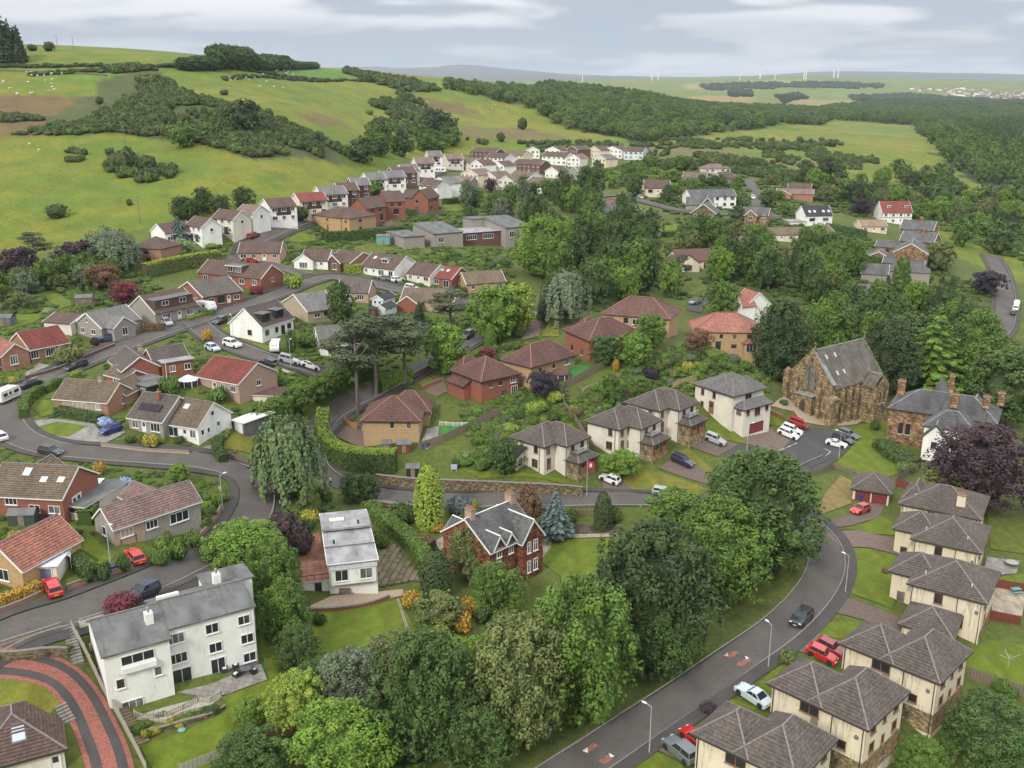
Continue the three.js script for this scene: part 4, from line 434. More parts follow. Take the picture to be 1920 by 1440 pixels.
function car(label, kind, colour, x, z, fx, fz, group) {
  const k = carGeo(kind), a = Math.atan2(-(fz - z), fx - x), c = Math.cos(a), s = -Math.sin(a), yf = hAt(x + c * 1.4, z + s * 1.4), yr = hAt(x - c * 1.4, z - s * 1.4), g = base('car', x, (yf + yr) / 2 + 0.1 + Math.hypot(x, z) * 0.0004, z, 0), m = carMat(colour); g.rotation.set(0, a, Math.atan2(yf - yr, 2.8), 'YXZ');
  part('body', k.body, m, g); part('roof', k.roof, m, g); part('pillars', k.pillars, m, g).name = 'window_pillars'; part('windscreen', k.shield, M.glass, g); part('rear_window', k.rear, M.glass, g); part('side_window', k.sideA, M.glass, g); part('side_window', k.sideB, M.glass, g); for (const a of k.arch) part('wheel_arch', a, M.tyre, g);
  for (const [t, r] of k.wheels) { const w = part('wheel', t, M.tyre, g); part('rim', r, M.rim, w); }
  const { L, W, belt } = k; for (const sg of [1, -1]) { part('headlight', once('hl' + kind + sg, () => box(0.16, 0.13, 0.36, L / 2 * 0.975 - 0.05, belt - 0.24, sg * (W / 2 - 0.3))), M.headl, g); part('tail_light', once('tl' + kind + sg, () => box(0.12, 0.2, 0.26, -L / 2 * 0.975 + 0.03, belt - 0.16, sg * (W / 2 - 0.24))), M.taill, g); part('mirror', once('mr' + kind + sg, () => box(0.14, 0.13, 0.2, L * 0.17, belt + 0.08, sg * (W / 2 + 0.06))), m, g); }
  part('number_plate', once('npf' + kind, () => box(0.03, 0.11, 0.52, L / 2 * 0.975 + 0.055, 0.45, 0)), M.plateW, g); part('number_plate', once('npr' + kind, () => box(0.03, 0.11, 0.52, -L / 2 * 0.975 - 0.06, 0.6, 0)), M.plateY, g);
  return tag(g, label, 'car', group);
}
// ---------- roads, pavements, drives, lawns ----------
const CLEAR = []; // outlines where no planting is strewn
const clearLine = (line, w) => { const a = offsetLine(line, -w), b = offsetLine(line, w).reverse(); CLEAR.push([...a, ...b]); };
function road(pts, w, lp, rp, m = M.road) {
  const L = smooth(pts, 1.8); ribbon('road', L, -w / 2, w / 2, m, 0.05, 4); clearLine(L, w / 2 + Math.max(lp, rp) + 0.4);
  if (lp) { curb('kerb', L, -w / 2 - 0.08, M.kerb, 0.12); ribbon('pavement', L, -w / 2 - 0.16, -w / 2 - lp, M.foot, 0.14, 2); } else curb('kerb', L, -w / 2 - 0.08, M.kerb, 0.1);
  if (rp) { curb('kerb', L, w / 2 + 0.08, M.kerb, 0.12); ribbon('pavement', L, w / 2 + 0.16, w / 2 + rp, M.foot, 0.14, 2); } else curb('kerb', L, w / 2 + 0.08, M.kerb, 0.1);
  return L;
}
road([[3.3,-86.7],[7.2,-90.9],[14.1,-97.7],[22.1,-104.8],[30.4,-112.8],[37.4,-120.6],[44.3,-130.3],[48.9,-139.2],[50.9,-147.3],[50.6,-154.9],[49.4,-162.2],[49.7,-172.5],[54.6,-185.1],[62.5,-193.9]], 5.4, 0, 1.9);
road([[50.2,-158.9],[41.9,-162.5],[32.7,-164.7],[23.2,-165.4],[13.5,-165.2],[3.8,-164.2],[-5.8,-164.5],[-15.4,-164.9],[-23.2,-166],[-29.4,-168.3],[-34.5,-172.1],[-37.7,-176.3],[-38.7,-181.3],[-38.1,-189.6],[-35.2,-200.2],[-30.3,-206],[-24,-212.9],[-16.3,-224.3],[-8,-239.4],[-1.4,-250.6],[5.8,-263.4],[6.8,-274]], 4.6, 0, 1.3);
road([[-61.8,-98.7],[-57.6,-105.3],[-53.1,-109.8],[-48.3,-116.2],[-44.9,-125.4],[-42,-133.9],[-41.1,-142.2],[-41.7,-149.3],[-44.5,-156.9],[-48.1,-159.9],[-52.7,-160.1],[-60.8,-159.6],[-70.2,-158.3],[-78.4,-158.5],[-85.6,-162.4],[-91.8,-169.8],[-95.7,-178.2],[-96.7,-188.2],[-92.5,-198.6],[-86.2,-211.9],[-79.5,-227.6],[-71.5,-244.5],[-63.7,-263.6],[-58.6,-278.1],[-53.1,-286.1],[-43.3,-282.6],[-33.5,-277.6],[-24.1,-274.2],[-14.9,-270.3],[-8,-263.1]], 5.4, 1.5, 1.5);
road([[-76.1,-232.2],[-69,-221.5],[-60.7,-213.3],[-50.4,-204.6],[-42.8,-205.7],[-37.3,-207]], 5, 1.3, 1.3);
road([[-82.5,-301],[-82.4,-310.5],[-78,-321.2],[-72.5,-337.1],[-67.7,-350.1],[-61,-367.6],[-57.6,-400.2],[-52.2,-446.2],[-40.1,-472.1],[-29.2,-551.2],[-9.2,-580.7]], 5.2, 1.4, 1.4);
road([[-84.8,-294.1],[-82.5,-301],[-70.8,-295.4],[-60.3,-287]], 4.5, 0, 0);
road([[27.9,-417.1],[35.9,-448.7],[46.5,-458.9],[57.2,-445.8],[68.7,-427.8],[81.5,-422.3],[101.3,-429.2]], 5, 1, 1);
road([[130.6,-556.4],[124,-515.3],[117.4,-478.1],[110.9,-442],[117,-426.9]], 4.5, 0, 0);
road([[198.8,-407.8],[188.8,-379.8],[174.7,-345.7],[162.9,-319.3],[152.5,-299.2],[142.1,-283.6]], 6, 1.5, 1.5);
road([[51.8,-276.3],[55.3,-287.3],[61.5,-294.3]], 4, 0, 0, M.lot);
const pad = (name, poly, m, off = 0.05) => { CLEAR.push(poly); return drape(name, poly, m, off); };
pad('lawn', [[-40.9,-92.6],[-38.2,-89.2],[-32,-89.6],[-23.8,-98.6],[-26.3,-106.8],[-33.1,-120.1],[-34.4,-119.2],[-31.7,-109.8],[-29.6,-105.2],[-33.5,-101.6],[-33.6,-98.5],[-37.2,-95.3]], M.lawn, 0.04);
{ const L = smooth([[-59.4,-98.1],[-55,-98.7],[-51.7,-98.6],[-48.8,-97],[-46,-93.9],[-43.4,-90.2],[-41.6,-86.9]], 1.2); const w = [-2.3, -1.75, -0.7, 0.7, 1.75, 2.3]; w.slice(1).forEach((b, i) => ribbon('driveway_strip', L, w[i], b, i % 2 ? M.foot : M.redblock, 0.06, 1)); clearLine(L, 3); }
pad('lawn', [[-58,-96.8],[-54.3,-97.7],[-51.4,-97.3],[-50.1,-96],[-50.9,-93.6],[-55.6,-91.1]], M.lawnY, 0.04);
pad('lawn', [[-28.5,-123.1],[-24.1,-124.7],[-19.9,-126.9],[-16.5,-129.3],[-12.8,-120.3],[-10.5,-110.1],[-21.1,-106.3],[-25.4,-111.7],[-28.1,-117.1]], M.lawn, 0.04);
pad('gravel_path', [[-29.2,-123.7],[-26,-127.6],[-16.2,-132.2],[-15.9,-130.5],[-20.6,-127.2],[-27,-123.9]], M.gravel, 0.06);
{ // mossy patio: each slab a piece of its own over the bedding
  const P = [[-21.4,-140.4],[-20.2,-146.7],[-18.8,-147.2],[-16.1,-140.6],[-13.7,-135.9],[-20.1,-131.8]], bed = pad('patio', P, M.soil, 0.05), r = rng(404), gs = box(0.87, 0.07, 0.87), ms = [M.moss, mat([0.22, 0.185, 0.12], 'grain', 2, 1), mat([0.185, 0.165, 0.09], 'grain', 2, 1)], c = Math.cos(0.12), s = Math.sin(0.12);
  for (let i = -14; i < 14; i++) for (let j = -16; j < 16; j++) { const x = P[0][0] + 4 + (i * c - j * s) * 0.89, z = P[0][1] + (i * s + j * c) * 0.89; if (!inPoly(x, z, P)) continue; const q = part('slab', gs, ms[Math.floor(r() * 3)], bed); q.position.set(x, lift(x, z, 0.075) + 0.02 * r(), z); q.rotation.y = -0.12; } }
pad('terrace', [[-34.1,-141.8],[-31.1,-146.1],[-28.2,-135.8],[-30.9,-131.3]], M.redslab, 0.06);
pad('lawn', [[-25.5,-160.1],[-22.5,-159.5],[-14.3,-156.4],[-13.8,-151],[-15.5,-150.2],[-19.7,-152]], M.lawn, 0.04);
pad('lawn', [[5.6,-151.8],[18.7,-152],[16.4,-138.7],[13.9,-135.7],[8.2,-137.7],[4.5,-144.2]], M.lawn, 0.04);
pad('path', [[4,-153.3],[18.3,-153.6],[18.2,-152.4],[6.8,-151.9],[6.4,-149],[4.5,-143.8],[3.6,-144.2]], M.pale, 0.055);
pad('path', [[-12.9,-150.5],[-11.5,-152.6],[-10.9,-150.2],[-11.7,-146.6]], M.pale, 0.055);
pad('verge', [[-5.6,-87.2],[0,-93.7],[9,-102.8],[16.1,-108.8],[24.2,-116.5],[33.4,-125.7],[41.9,-135],[46.7,-144.1],[46,-149.5],[35.9,-136.4],[25.5,-123.6],[13,-111.2],[2.5,-100.1],[-7.9,-88.2]], M.rough, 0.035);
pad('lawn', [[53.8,-145.9],[58.1,-146.1],[62.7,-144.3],[59.6,-136.1],[54.8,-127.3],[49.8,-130.9]], M.lawn, 0.04);
pad('lawn', [[51.6,-151.7],[59.2,-154.7],[64.6,-159.9],[67,-158.2],[65.9,-152.4],[61.1,-152],[57,-153.6]], M.lawn, 0.04);
pad('lawn', [[43.7,-121.5],[48.7,-122.7],[45.5,-117.2],[41.2,-118.2]], M.lawn, 0.04);
pad('lawn', [[30,-105.3],[34.6,-110.3],[36.7,-110.3],[31.2,-102.1],[30.4,-102.6]], M.lawn, 0.04);
pad('lawn', [[23.5,-99.6],[26.1,-102.3],[29.1,-100.8],[26.3,-98.7],[23.9,-97.3]], M.lawn, 0.04);
pad('lawn', [[12.6,-89.8],[15.7,-93.6],[18.7,-91],[17.7,-89.2]], M.lawn, 0.04);
pad('driveway', [[51.8,-154.9],[59.5,-159.7],[62.3,-165.9],[68.1,-165.9],[64.6,-159.5],[58.4,-155],[52.3,-152.9]], M.mono2, 0.07);
pad('driveway', [[52.1,-151.3],[58.7,-153.1],[64.4,-150.3],[62.3,-144.8],[58.4,-146.5],[53.4,-146.2]], M.mono, 0.07);
pad('driveway', [[48.7,-129.4],[55.4,-125],[54.1,-121.6],[45.6,-124.4]], M.mono2, 0.07);
pad('driveway', [[37.2,-113.5],[41.2,-118.2],[45.5,-116.4],[42.6,-112.3]], M.mono, 0.07);
pad('driveway', [[27.6,-103.6],[29.3,-105.4],[31.7,-102.9],[29.7,-100.7]], M.mono, 0.07);
pad('driveway', [[16,-93.7],[20.1,-97.6],[22.2,-94.9],[19.2,-91.2]], M.mono, 0.07);
pad('lawn', [[76.9,-210.3],[83.6,-215.6],[89.4,-223.3],[82.1,-202.1],[80.5,-186.6],[72,-179.6],[65,-186.7],[73.8,-200.1]], M.lawn, 0.04);
pad('gravel_court', [[58.2,-211.4],[63.1,-218.6],[73.1,-213.7],[91.4,-228.8],[78.2,-212],[71.4,-208.3],[64.4,-208.2],[63.7,-212.2]], M.gravel, 0.05);
pad('car_park', [[53.6,-190.8],[59.3,-198.9],[64.6,-206.2],[70.9,-206.8],[73.8,-200.1],[65.6,-188.6],[60.2,-182.2],[56.9,-183.4],[54.6,-185.1]], M.lot, 0.06);
pad('driveway', [[46,-198],[55.4,-203],[59.5,-198.7],[55.8,-192.5],[51.5,-191.1]], M.mono, 0.065);
pad('driveway', [[41.5,-188.8],[47.6,-193],[51.7,-191.1],[55.1,-191.2],[50.6,-182],[42.8,-185.7]], M.lot, 0.055);
pad('lawn', [[38.9,-199.9],[42.2,-200.1],[46.4,-197.8],[51,-192.9],[42.6,-193.1],[38,-192.6]], M.lawn, 0.04);
pad('lawn', [[54.7,-208.3],[57.9,-210.1],[60.2,-204.7],[55.8,-203.5]], M.lawn, 0.04);
pad('lawn', [[20.3,-175.4],[24.6,-177],[30.6,-174.9],[37.1,-170.3],[34.3,-168.1],[21.9,-168.1],[18.9,-171.5]], M.lawnY, 0.04);
pad('lawn', [[31.5,-183.6],[35.4,-186.3],[39.7,-178.2],[36.2,-177.5]], M.lawnY, 0.04);
pad('driveway', [[28.3,-177.3],[31.7,-182.1],[35.6,-180.3],[38.5,-176.6],[37.6,-172.1]], M.mono2, 0.065);
pad('driveway', [[16.4,-172.7],[19.2,-174.6],[23.1,-167.7],[17.1,-166.8]], M.mono2, 0.065);
pad('driveway', [[35.3,-187.5],[39.4,-192.2],[46.8,-192.2],[41.1,-184.8]], M.mono2, 0.065);
pad('lawn', [[-9,-173.5],[-1,-171.5],[9.9,-170.7],[9.9,-169.5],[-5.9,-170.7]], M.lawn, 0.04);
pad('rough_grass', [[52.2,-157.9],[58.4,-170.3],[64.7,-181.1],[66.1,-177.3],[61.4,-165]], M.dry, 0.045);
pad('synthetic_lawn', [[-14.5,-183.3],[-14.5,-189.2],[-8.5,-190.3],[-11.4,-184.5]], M.turf, 0.06);
pad('synthetic_lawn', [[11.9,-208.2],[13.5,-214.9],[18,-211.5],[14,-207.1]], M.turf, 0.06);
pad('patio', [[-18,-182.3],[-17.2,-188.5],[-14.7,-189.3],[-14.7,-182.5],[-16.6,-180.3]], M.slab, 0.06);
pad('driveway', [[-36.6,-187.2],[-35.3,-193.4],[-30.7,-194.9],[-28.4,-182.6],[-33.2,-185.5]], M.mono, 0.065);
pad('driveway', [[-19.2,-206],[-15.6,-213.3],[-13.9,-204.8],[-16.1,-202.8]], M.mono, 0.065);
pad('lawn', [[-20.6,-209.7],[-16.2,-214.7],[-16.2,-211.4],[-19.7,-207.8]], M.lawnY, 0.04);
pad('lawn', [[7.4,-237.5],[9.8,-252.2],[12.6,-252.8],[11.5,-235.8]], M.lawnY, 0.04);
pad('driveway', [[2,-235.5],[5.6,-254],[8.1,-252.5],[6.6,-237.7]], M.mono, 0.065);
pad('lawn', [[44.6,-223.1],[58.4,-249],[66.8,-252.4],[66.2,-249.5],[45.7,-220.6]], M.lawn, 0.04);
pad('lawn', [[-69.7,-226.7],[-67.7,-230.4],[-58.1,-217.1],[-50.9,-214.6],[-51.5,-210.4],[-61.6,-214],[-66.8,-219.2]], M.lawn, 0.04);
pad('lawn', [[-51.8,-165.1],[-51.3,-172.3],[-48.5,-175.1],[-47,-167.1]], M.lawnY, 0.04);
pad('path', [[-88.2,-169.9],[-84.1,-171.5],[-75.7,-169.6],[-73.6,-166.3],[-74.9,-161.5],[-77.3,-161.1],[-84,-165]], M.slab, 0.05);
pad('lawn', [[-85.1,-167.4],[-82.8,-170.1],[-76.5,-168.6],[-78.2,-163.7],[-82,-164.2]], M.lawn, 0.075);
pad('driveway', [[-74.9,-161.5],[-73.6,-166.3],[-73.9,-169.3],[-70.8,-169.3],[-69.2,-167],[-71.4,-161.5]], M.slab, 0.06);
pad('lawn', [[-89.5,-175.8],[-90.5,-181.6],[-87.9,-180.9],[-84.6,-173.6],[-86.7,-172.5]], M.lawn, 0.04);
pad('driveway', [[-56.2,-162.7],[-52.7,-166.9],[-51.7,-165.9],[-52.8,-163.3]], M.slab, 0.06);
pad('lawn', [[-87.5,-214.7],[-86.7,-223.8],[-83.2,-223.7],[-84.9,-215.9]], M.lawn, 0.04);
pad('lawn', [[-81.3,-233.1],[-80.5,-239],[-75.1,-240.2],[-78.3,-232.8]], M.lawn, 0.04);
pad('driveway', [[-83.9,-227.9],[-85.7,-234.8],[-83.3,-236.4],[-80.2,-231.5]], M.slab, 0.06);
pad('driveway', [[-100.2,-195],[-99.6,-200.5],[-94.5,-198.6],[-97.5,-192.5]], M.slab, 0.06);
pad('driveway', [[-91.3,-211.2],[-93.6,-218.8],[-90.6,-222],[-86.9,-215.6]], M.mono, 0.06);
pad('lawn', [[-117.7,-221.5],[-118.6,-228.5],[-110.2,-229.9],[-110.9,-223.1],[-113.6,-217.7]], M.lawn, 0.04);
pad('lawn', [[-121.3,-248.4],[-118.8,-251.9],[-108.2,-239.7],[-109.9,-234.9]], M.lawn, 0.04);
pad('lawn', [[-109.8,-276.6],[-106.1,-282.5],[-102.9,-274.8],[-107.1,-272.4]], M.lawn, 0.04);
pad('lawn', [[-59.1,-123.1],[-60.1,-128],[-54.2,-122.2],[-54.2,-119.4]], M.lawn, 0.04);
pad('lawn', [[-47.3,-136.6],[-49.3,-145],[-47.6,-146.9],[-46,-142.5],[-46,-137.4]], M.lawn, 0.04);
pad('driveway', [[-52.7,-120.3],[-53.3,-125.6],[-50.6,-123.3],[-49,-122.4],[-50.3,-119.3]], M.slab, 0.06);
pad('driveway', [[-59.9,-111.8],[-61,-113.8],[-59.2,-115.7],[-57.2,-113.1]], M.slab, 0.06);
pad('lawn', [[-72.6,-319.5],[-71,-329],[-66.1,-331.1],[-64.6,-324.9],[-69.2,-319.7]], M.lawn, 0.04);
pad('driveway', [[-49.9,-342.3],[-52,-350.1],[-45.5,-352.3],[-42.3,-348.4]], M.mono, 0.06);
pad('lawn', [[-28.3,-406.8],[-22.5,-420.3],[-19.2,-399],[-26.1,-389.7]], M.lawn, 0.04);
pad('lawn', [[-55.3,-318.6],[-46.7,-332],[-35,-322.9],[-44.4,-314.2]], M.rough, 0.04);
pad('lawn', [[57.9,-390.9],[73.4,-401.5],[74,-392.7],[57.1,-378.1]], M.lawn, 0.04);
pad('lawn', [[54.1,-371],[70.3,-383.1],[82.5,-382],[57.1,-363.8]], M.lawn, 0.04);
pad('lawn', [[47.7,-349],[53.8,-361.6],[54.9,-355.6],[49.5,-344]], M.lawn, 0.04);
pad('lawn', [[48.4,-299],[58.6,-315.1],[62.2,-306.6],[55.1,-295]], M.rough, 0.04);
pad('playground', [[35.4,-418.6],[42.7,-443.5],[53.4,-434.2],[46.7,-414.4]], M.redslab, 0.07);
pad('lawn', [[30.5,-406.6],[35.5,-427.7],[55.1,-429.1],[50.7,-411.1]], M.lawn, 0.04);
pad('patio', [[75,-142.1],[78.7,-148.6],[84.4,-148.9],[81.8,-144.6]], M.slab, 0.06);
pad('patio', [[71.7,-133.8],[74.9,-139.2],[81.4,-140.3],[75.8,-130.8],[70.5,-130.9]], M.pale, 0.06);
pad('lawn', [[62.5,-119.1],[66.9,-123],[73.4,-123.7],[68.7,-114.1],[60.3,-114.9]], M.lawn, 0.04);
pad('lawn', [[75.6,-141.6],[83.8,-145.2],[81.9,-141.4],[75.1,-139.8]], M.lawn, 0.04);
pad('planting_bed', [[7.4,-156.8],[18.5,-157.1],[18.6,-153.6],[7.2,-153.2]], M.soil, 0.045);
pad('planting_bed', [[22.7,-200.2],[25.9,-204.1],[30.5,-203.6],[27.2,-200.4]], M.soil, 0.045);
pad('lawn', [[86,-164.5],[92.3,-162.4],[86.8,-151.4],[80.6,-151.5]], M.rough, 0.04);
// painted marks and coloured patches of the speed cushions
for (const [a, b, c, d] of [[[27.7,-110.8],[29.4,-112.3],[28.9,-112.9],[27.2,-111.7]], [[28.3,-109.5],[30,-110.9],[30.4,-110.2],[28.7,-108.7]], [[8.5,-93.1],[9.7,-94.3],[9.1,-94.8],[7.8,-93.5]], [[9.4,-91.6],[10.7,-92.8],[11.2,-92.1],[10,-90.9]]]) drape('speed_cushion', [a, b, c, d], M.redslab, 0.085, 0.6);
for (const t of [[[27.2,-111.7],[27.9,-112.5],[27.8,-111.5]], [[29.9,-111.5],[30.3,-110.9],[29.8,-110.4]], [[7.8,-93.3],[8.4,-93.9],[8.4,-92.9]], [[10.7,-93],[11.3,-92.4],[10.8,-92.2]]]) drape('road_marking', t, M.paint, 0.1, 0.5);
for (const [a, b] of [[[53.8,-190.6],[60.6,-197.6]], [[62.3,-188.1],[67,-194.8]], [[66,-196.3],[67,-194.8]]]) ribbon('road_marking', smooth([a, b], 1), -0.06, 0.06, M.paint, 0.085, 1);
// ---------- the hipped new houses along the lower road ----------
const NB = { w: 'stained', rf: 'rGrey', fz: 'trimB', t: 'hip', o: 0.5 };
const rowWin = 'f b .42 3.1 2.3 1.35 2;f b .78 .7 1.0 1.1 1', sideWin = 'r b .2 3.1 1.1 1.3 1;r b .5 3.1 .6 1.0 1;r b .8 3.1 1.1 1.3 1;r b .2 .6 1.1 1.3 1;r b .5 .3 .6 1.2 1;r b .8 .6 1.1 1.3 1;r q .2 -2.4 1.7 2.1 2;r b .5 -1.6 .7 1.1 1;r q .8 -2.4 1.5 2.1 2';
function pipes(g, k) { for (const x of [0.25, k.L * 0.66, k.L - 0.25]) part('drain_pipe', box(0.09, k.e - k.low - 0.5, 0.09, x, (k.e + k.low) / 2, 0.06), M.black, g); const dx = k.L * 0.93; const d = base('satellite_dish', dx, 3.2, 0.25); const q = new THREE.SphereGeometry(0.33, 10, 6, 0, 6.28, 0, 0.9); q.rotateX(1.2); part('reflector', q, M.felt, d); part('bracket', box(0.05, 0.05, 0.3, 0, -0.1, -0.1), M.black, d); g.add(d); for (const [x, z] of [[k.L * 0.8, -1.5], [k.L * 0.15, -2]]) part('roof_vent', cyl(0.07, 0.07, 0.5, 6, x, k.e + 0.75, z), M.trim, g); }
function newRow(label, A, B, C, o = {}) {
  const L = Math.hypot(B[0] - A[0], B[1] - A[1]);
  return H('house', label, A, B, C, { ...NB, main: false, r: 2.5, e: 5.2, ...o, after: (g, k) => { pipes(g, k); part('stone_base', merge([box(k.L * 0.42, 2.6 + 0.1, 0.07, k.L * 0.79, -1.3, 0.012), box(0.07, 2.7, k.d, k.L + 0.012, -1.3, -k.d / 2)]), M.dstone, g); fit(g, { x0: 0, x1: k.L, z0: -k.d, z1: 0 }, rowWin + ';' + sideWin); }, blk: [{ x0: L * 0.44, x1: L, r: 2.7 }, { x0: 0, x1: L * 0.52, z0: -6.6, r: 2.2 }] });
}
newRow('cream hipped three storey house with grey car and red car on its drive', [19.71,-90.27,5.3,5.2], [28.13,-82.85,7.1,7.2], [34.28,-88.92,8,7.2]);
newRow('cream hipped three storey house with silver saloon parked in front', [30.45,-100.58,4.2,5.2], [38.58,-92.37,8.3,7.4], [45.21,-98.97,9.5,7.4]);
newRow('cream hipped three storey house with two red cars on its drive', [42.5,-111.6,4,5.2], [51.02,-103.22,8.7,7.4], [57.6,-109.8,8,7.4]);
const upRow = (label, A, B, C, wx, o = {}) => H('house', label, A, B, C, { ...NB, r: 2.5, e: 5.2, win: 'f b .4 2.9 1.1 1.5 1;f b .72 .2 .9 1.1 1;r b .2 3 1.1 1.2 1;r b .6 3 1.1 1.2 1;r b .3 .5 1.1 1.2 1;r q .7 -2.2 1.6 2.1 2', blk: [{ x0: -wx, x1: 3, z0: -9, z1: -2.6, r: 2.1, win: 'f b .25 .4 1.0 1.5 1;l b .5 3 1.1 1.2 1;l b .5 .4 1.2 1.3 1' }], ...o, after: (g, k) => { pipes(g, k); part('stone_base', box(0.07, 2.6, k.d, k.L + 0.012, -1.3, -k.d / 2), M.dstone, g); } });
upRow('cream hipped house with detached garage beside its stone based end', [56.9,-126.8,5.1,5.2], [64.8,-121.4,6.9,6.8], 9.5, 3.2);
H('garage', 'cream single garage with hipped grey roof beside the cream houses', [53.7,-120.7,2.2,2.6], [58.8,-117.3,3.7,3.2], 6, { ...NB, r: 1.7, e: 2.6, cat: 'garage', win: 'l G .5 0 2.4 2.1' });
upRow('cream hipped house with mauve block drive curving to its door', [63.4,-142.3,4.8,5.2], [71.4,-137.4,6.6,6.2], 9.5, 3.2);
upRow('cream hipped house with square chimney stack on its front slope', [66.5,-155.7,4.8,5.2], [76.8,-149.4,6.5,6], 9.5, 0.2, { ch: [[9, -1.6, 5.9, 1.9, 'stained', 1.3, 0.8, 3]] });
H('garage', 'double garage with two dark red doors and hipped grey roof', [62.5,-167.8,2.4,2.6], [68.2,-165.3,2.8,2.6], 6.5, { ...NB, w: 'cream', cat: 'garage', r: 1.9, win: 'f G .28 0 2.5 2.1;f G .74 0 2.5 2.1' });
// ---------- the pale hipped houses by the cul-de-sac ----------
function culHouse(label, A, B, o = {}) {
  return H('house', label, A, B, 9, { w: 'offwhite', rf: 'rGrey', fz: 'trimB', cap: 'cap', t: 'hip', r: 2.2, o: 0.55, e: 5.4, win: 'f b .75 3.3 .9 1.4 1;f b .72 .5 1.3 1.5 2;r b .12 3.3 .9 1.4 1;r O .14 .1 .9 2.2', blk: [
    { x0: 2, x1: o.ex ?? 10.4, z0: -9.6, z1: -3.3, r: 2.3, win: 'f b .62 3.3 .8 1.4 1;f b .62 .5 .9 1.3 1;r b .3 3.3 .9 1.4 1;r b .75 3.3 .9 1.4 1', pl: o.pl ?? 0 },
    { x0: (o.ex ?? 10.4) - 0.3, x1: (o.ex ?? 10.4) + 2.6, z0: -9.4, z1: -3.7, e: 2.3, r: 1.0, t: 'hip', o: 0.35, w: 'dstone', win: 'r ' + (o.g ?? 'O') + ' .27 -.4 2.2 2.3;r ' + (o.g ?? 'O') + ' .73 -.4 2.2 2.3' }, ...(o.more ?? [])],
    after: (g, k) => { const bx = (o.ex ?? 10.4); for (const [x, z] of [[6.7, 0.06], [bx, -3.25], [0.1, 0.06]]) part('drain_pipe', box(0.09, k.e - k.low - 0.4, 0.09, x, (k.e + k.low) / 2, z), M.black, g); const bal = base('balcony', bx + 0.9, 3.4, -6); for (let i = 0; i < 9; i++) part('baluster', box(0.03, 0.9, 0.03, 0.9, 0.45, -1.6 + i * 0.4), M.rail, bal); part('handrail', box(0.06, 0.06, 3.4, 0.9, 0.92, 0), M.rail, bal); part('floor', box(1.8, 0.1, 3.4), M.felt, bal); g.add(bal); } });
}
culHouse('off white hipped house beside flagpole with low side annexe', [0.1,-176.1,4.7,5.4], [5.9,-170.9,6.1,5.4], { more: [{ x0: -1.8, x1: 3.2, z0: 0.05, z1: 2.6, e: 2.6, r: 1.2, t: 'mono', win: 'f R .3 .1 .9 2.1;r b .5 .7 .7 1.2 1' }] });
culHouse('off white hipped house with balcony above navy car drive', [14.8,-184.1,4.3,5.4], [20.5,-179.3,6.5,5.4]);
culHouse('off white hipped house with two orange garage doors beside silver car', [23.5,-192.3,4.1,5.6], [29.3,-187,6.9,5.6]);
H('house', 'off white hipped house with wide dark red garage door and bay', [39.9,-205.6,3.4,5.6], [45.2,-198.5,7.9,6.4], 10, { w: 'offwhite', rf: 'rGreyL', fz: 'trimB', t: 'hip', r: 2.2, o: 0.55, e: 5.6, win: 'f b .25 3.4 .8 1.3 1;f b .62 3.4 .8 1.3 1;f O .55 -.3 1.2 2.8;f b .25 .6 .8 1.3 1;l q .5 .2 1.6 2.1 2;r b .3 3.4 1.6 1.2 2;r b .75 3.4 .9 1.2 1', blk: [{ x0: 5.2, x1: 10.6, z0: -9.8, z1: 0.02, r: 2.1, win: 'r b .5 3.6 1.8 1.1 2' }, { x0: 10.4, x1: 13, z0: -9.5, z1: -0.9, e: 2.9, r: 1.1, t: 'hip', o: 0.4, win: 'r b .15 1.1 .9 1.3 1;r b .5 .6 1.6 1.8 2;r b .85 1.1 .9 1.3 1;r G .5 -3.3 4.2 2.2;f b .5 1.2 1.2 1.3 1' }] });
// ---------- the brown hipped houses above ----------
const BR = { rf: 'rMaroon', fz: 'trimB', cap: 'capR', t: 'hip', o: 0.5, r: 3.2, w: 'sand' };
H('house', 'buff brick house with maroon hipped roof inside curved tall hedge', [-29.3,-183.8,5.7,5.2], [-18.3,-183.5,4.7,5.2], 9.5, { ...BR, win: 'f k .52 3.4 .55 1.1 1;f k .82 3.4 .55 1.1 1;r k .8 3.2 .9 1.4 1', blk: [{ x0: 4, x1: 12.2, z0: -13, z1: -6.5, r: 2.9, win: 'r k .2 3.2 1 1.7 1;r k .6 3.2 .9 1.5 1;r k .55 .2 1.5 2.1 2' }, { x0: -1.4, x1: 3, z0: -11.5, z1: -6, e: 2.8, r: 1.9 }], after: (g, k) => { for (const x of [0, k.L]) for (let i = 0; i < 8; i++) part('quoin', box(0.42, 0.4, 0.09, x + (x ? -0.2 : 0.2), 0.4 + i * 0.62, 0.04), M.pink, g); } });
H('house', 'red brick house with maroon hipped roof and conservatory', [-12.7,-205.5,4.7,5], [-6.4,-197.3,5.3,5], [-1,-206.4,4,5], { ...BR, w: 'brick', win: 'r k .25 2.9 .6 .8 1;r k .5 2.9 .6 .8 1;r w .85 2.9 1.4 1.4 3;r k .6 .5 1 1 1;r p .88 .1 1.6 2 3', blk: [{ x0: -1.6, x1: 2, z0: -6.5, z1: -1, r: 2.4, win: 'l k .5 .4 .8 2.6 1' }, { x0: 0.6, x1: 6.6, z0: -1, z1: 1.8, e: 3.2, r: 1.6, t: 'mono' }] });
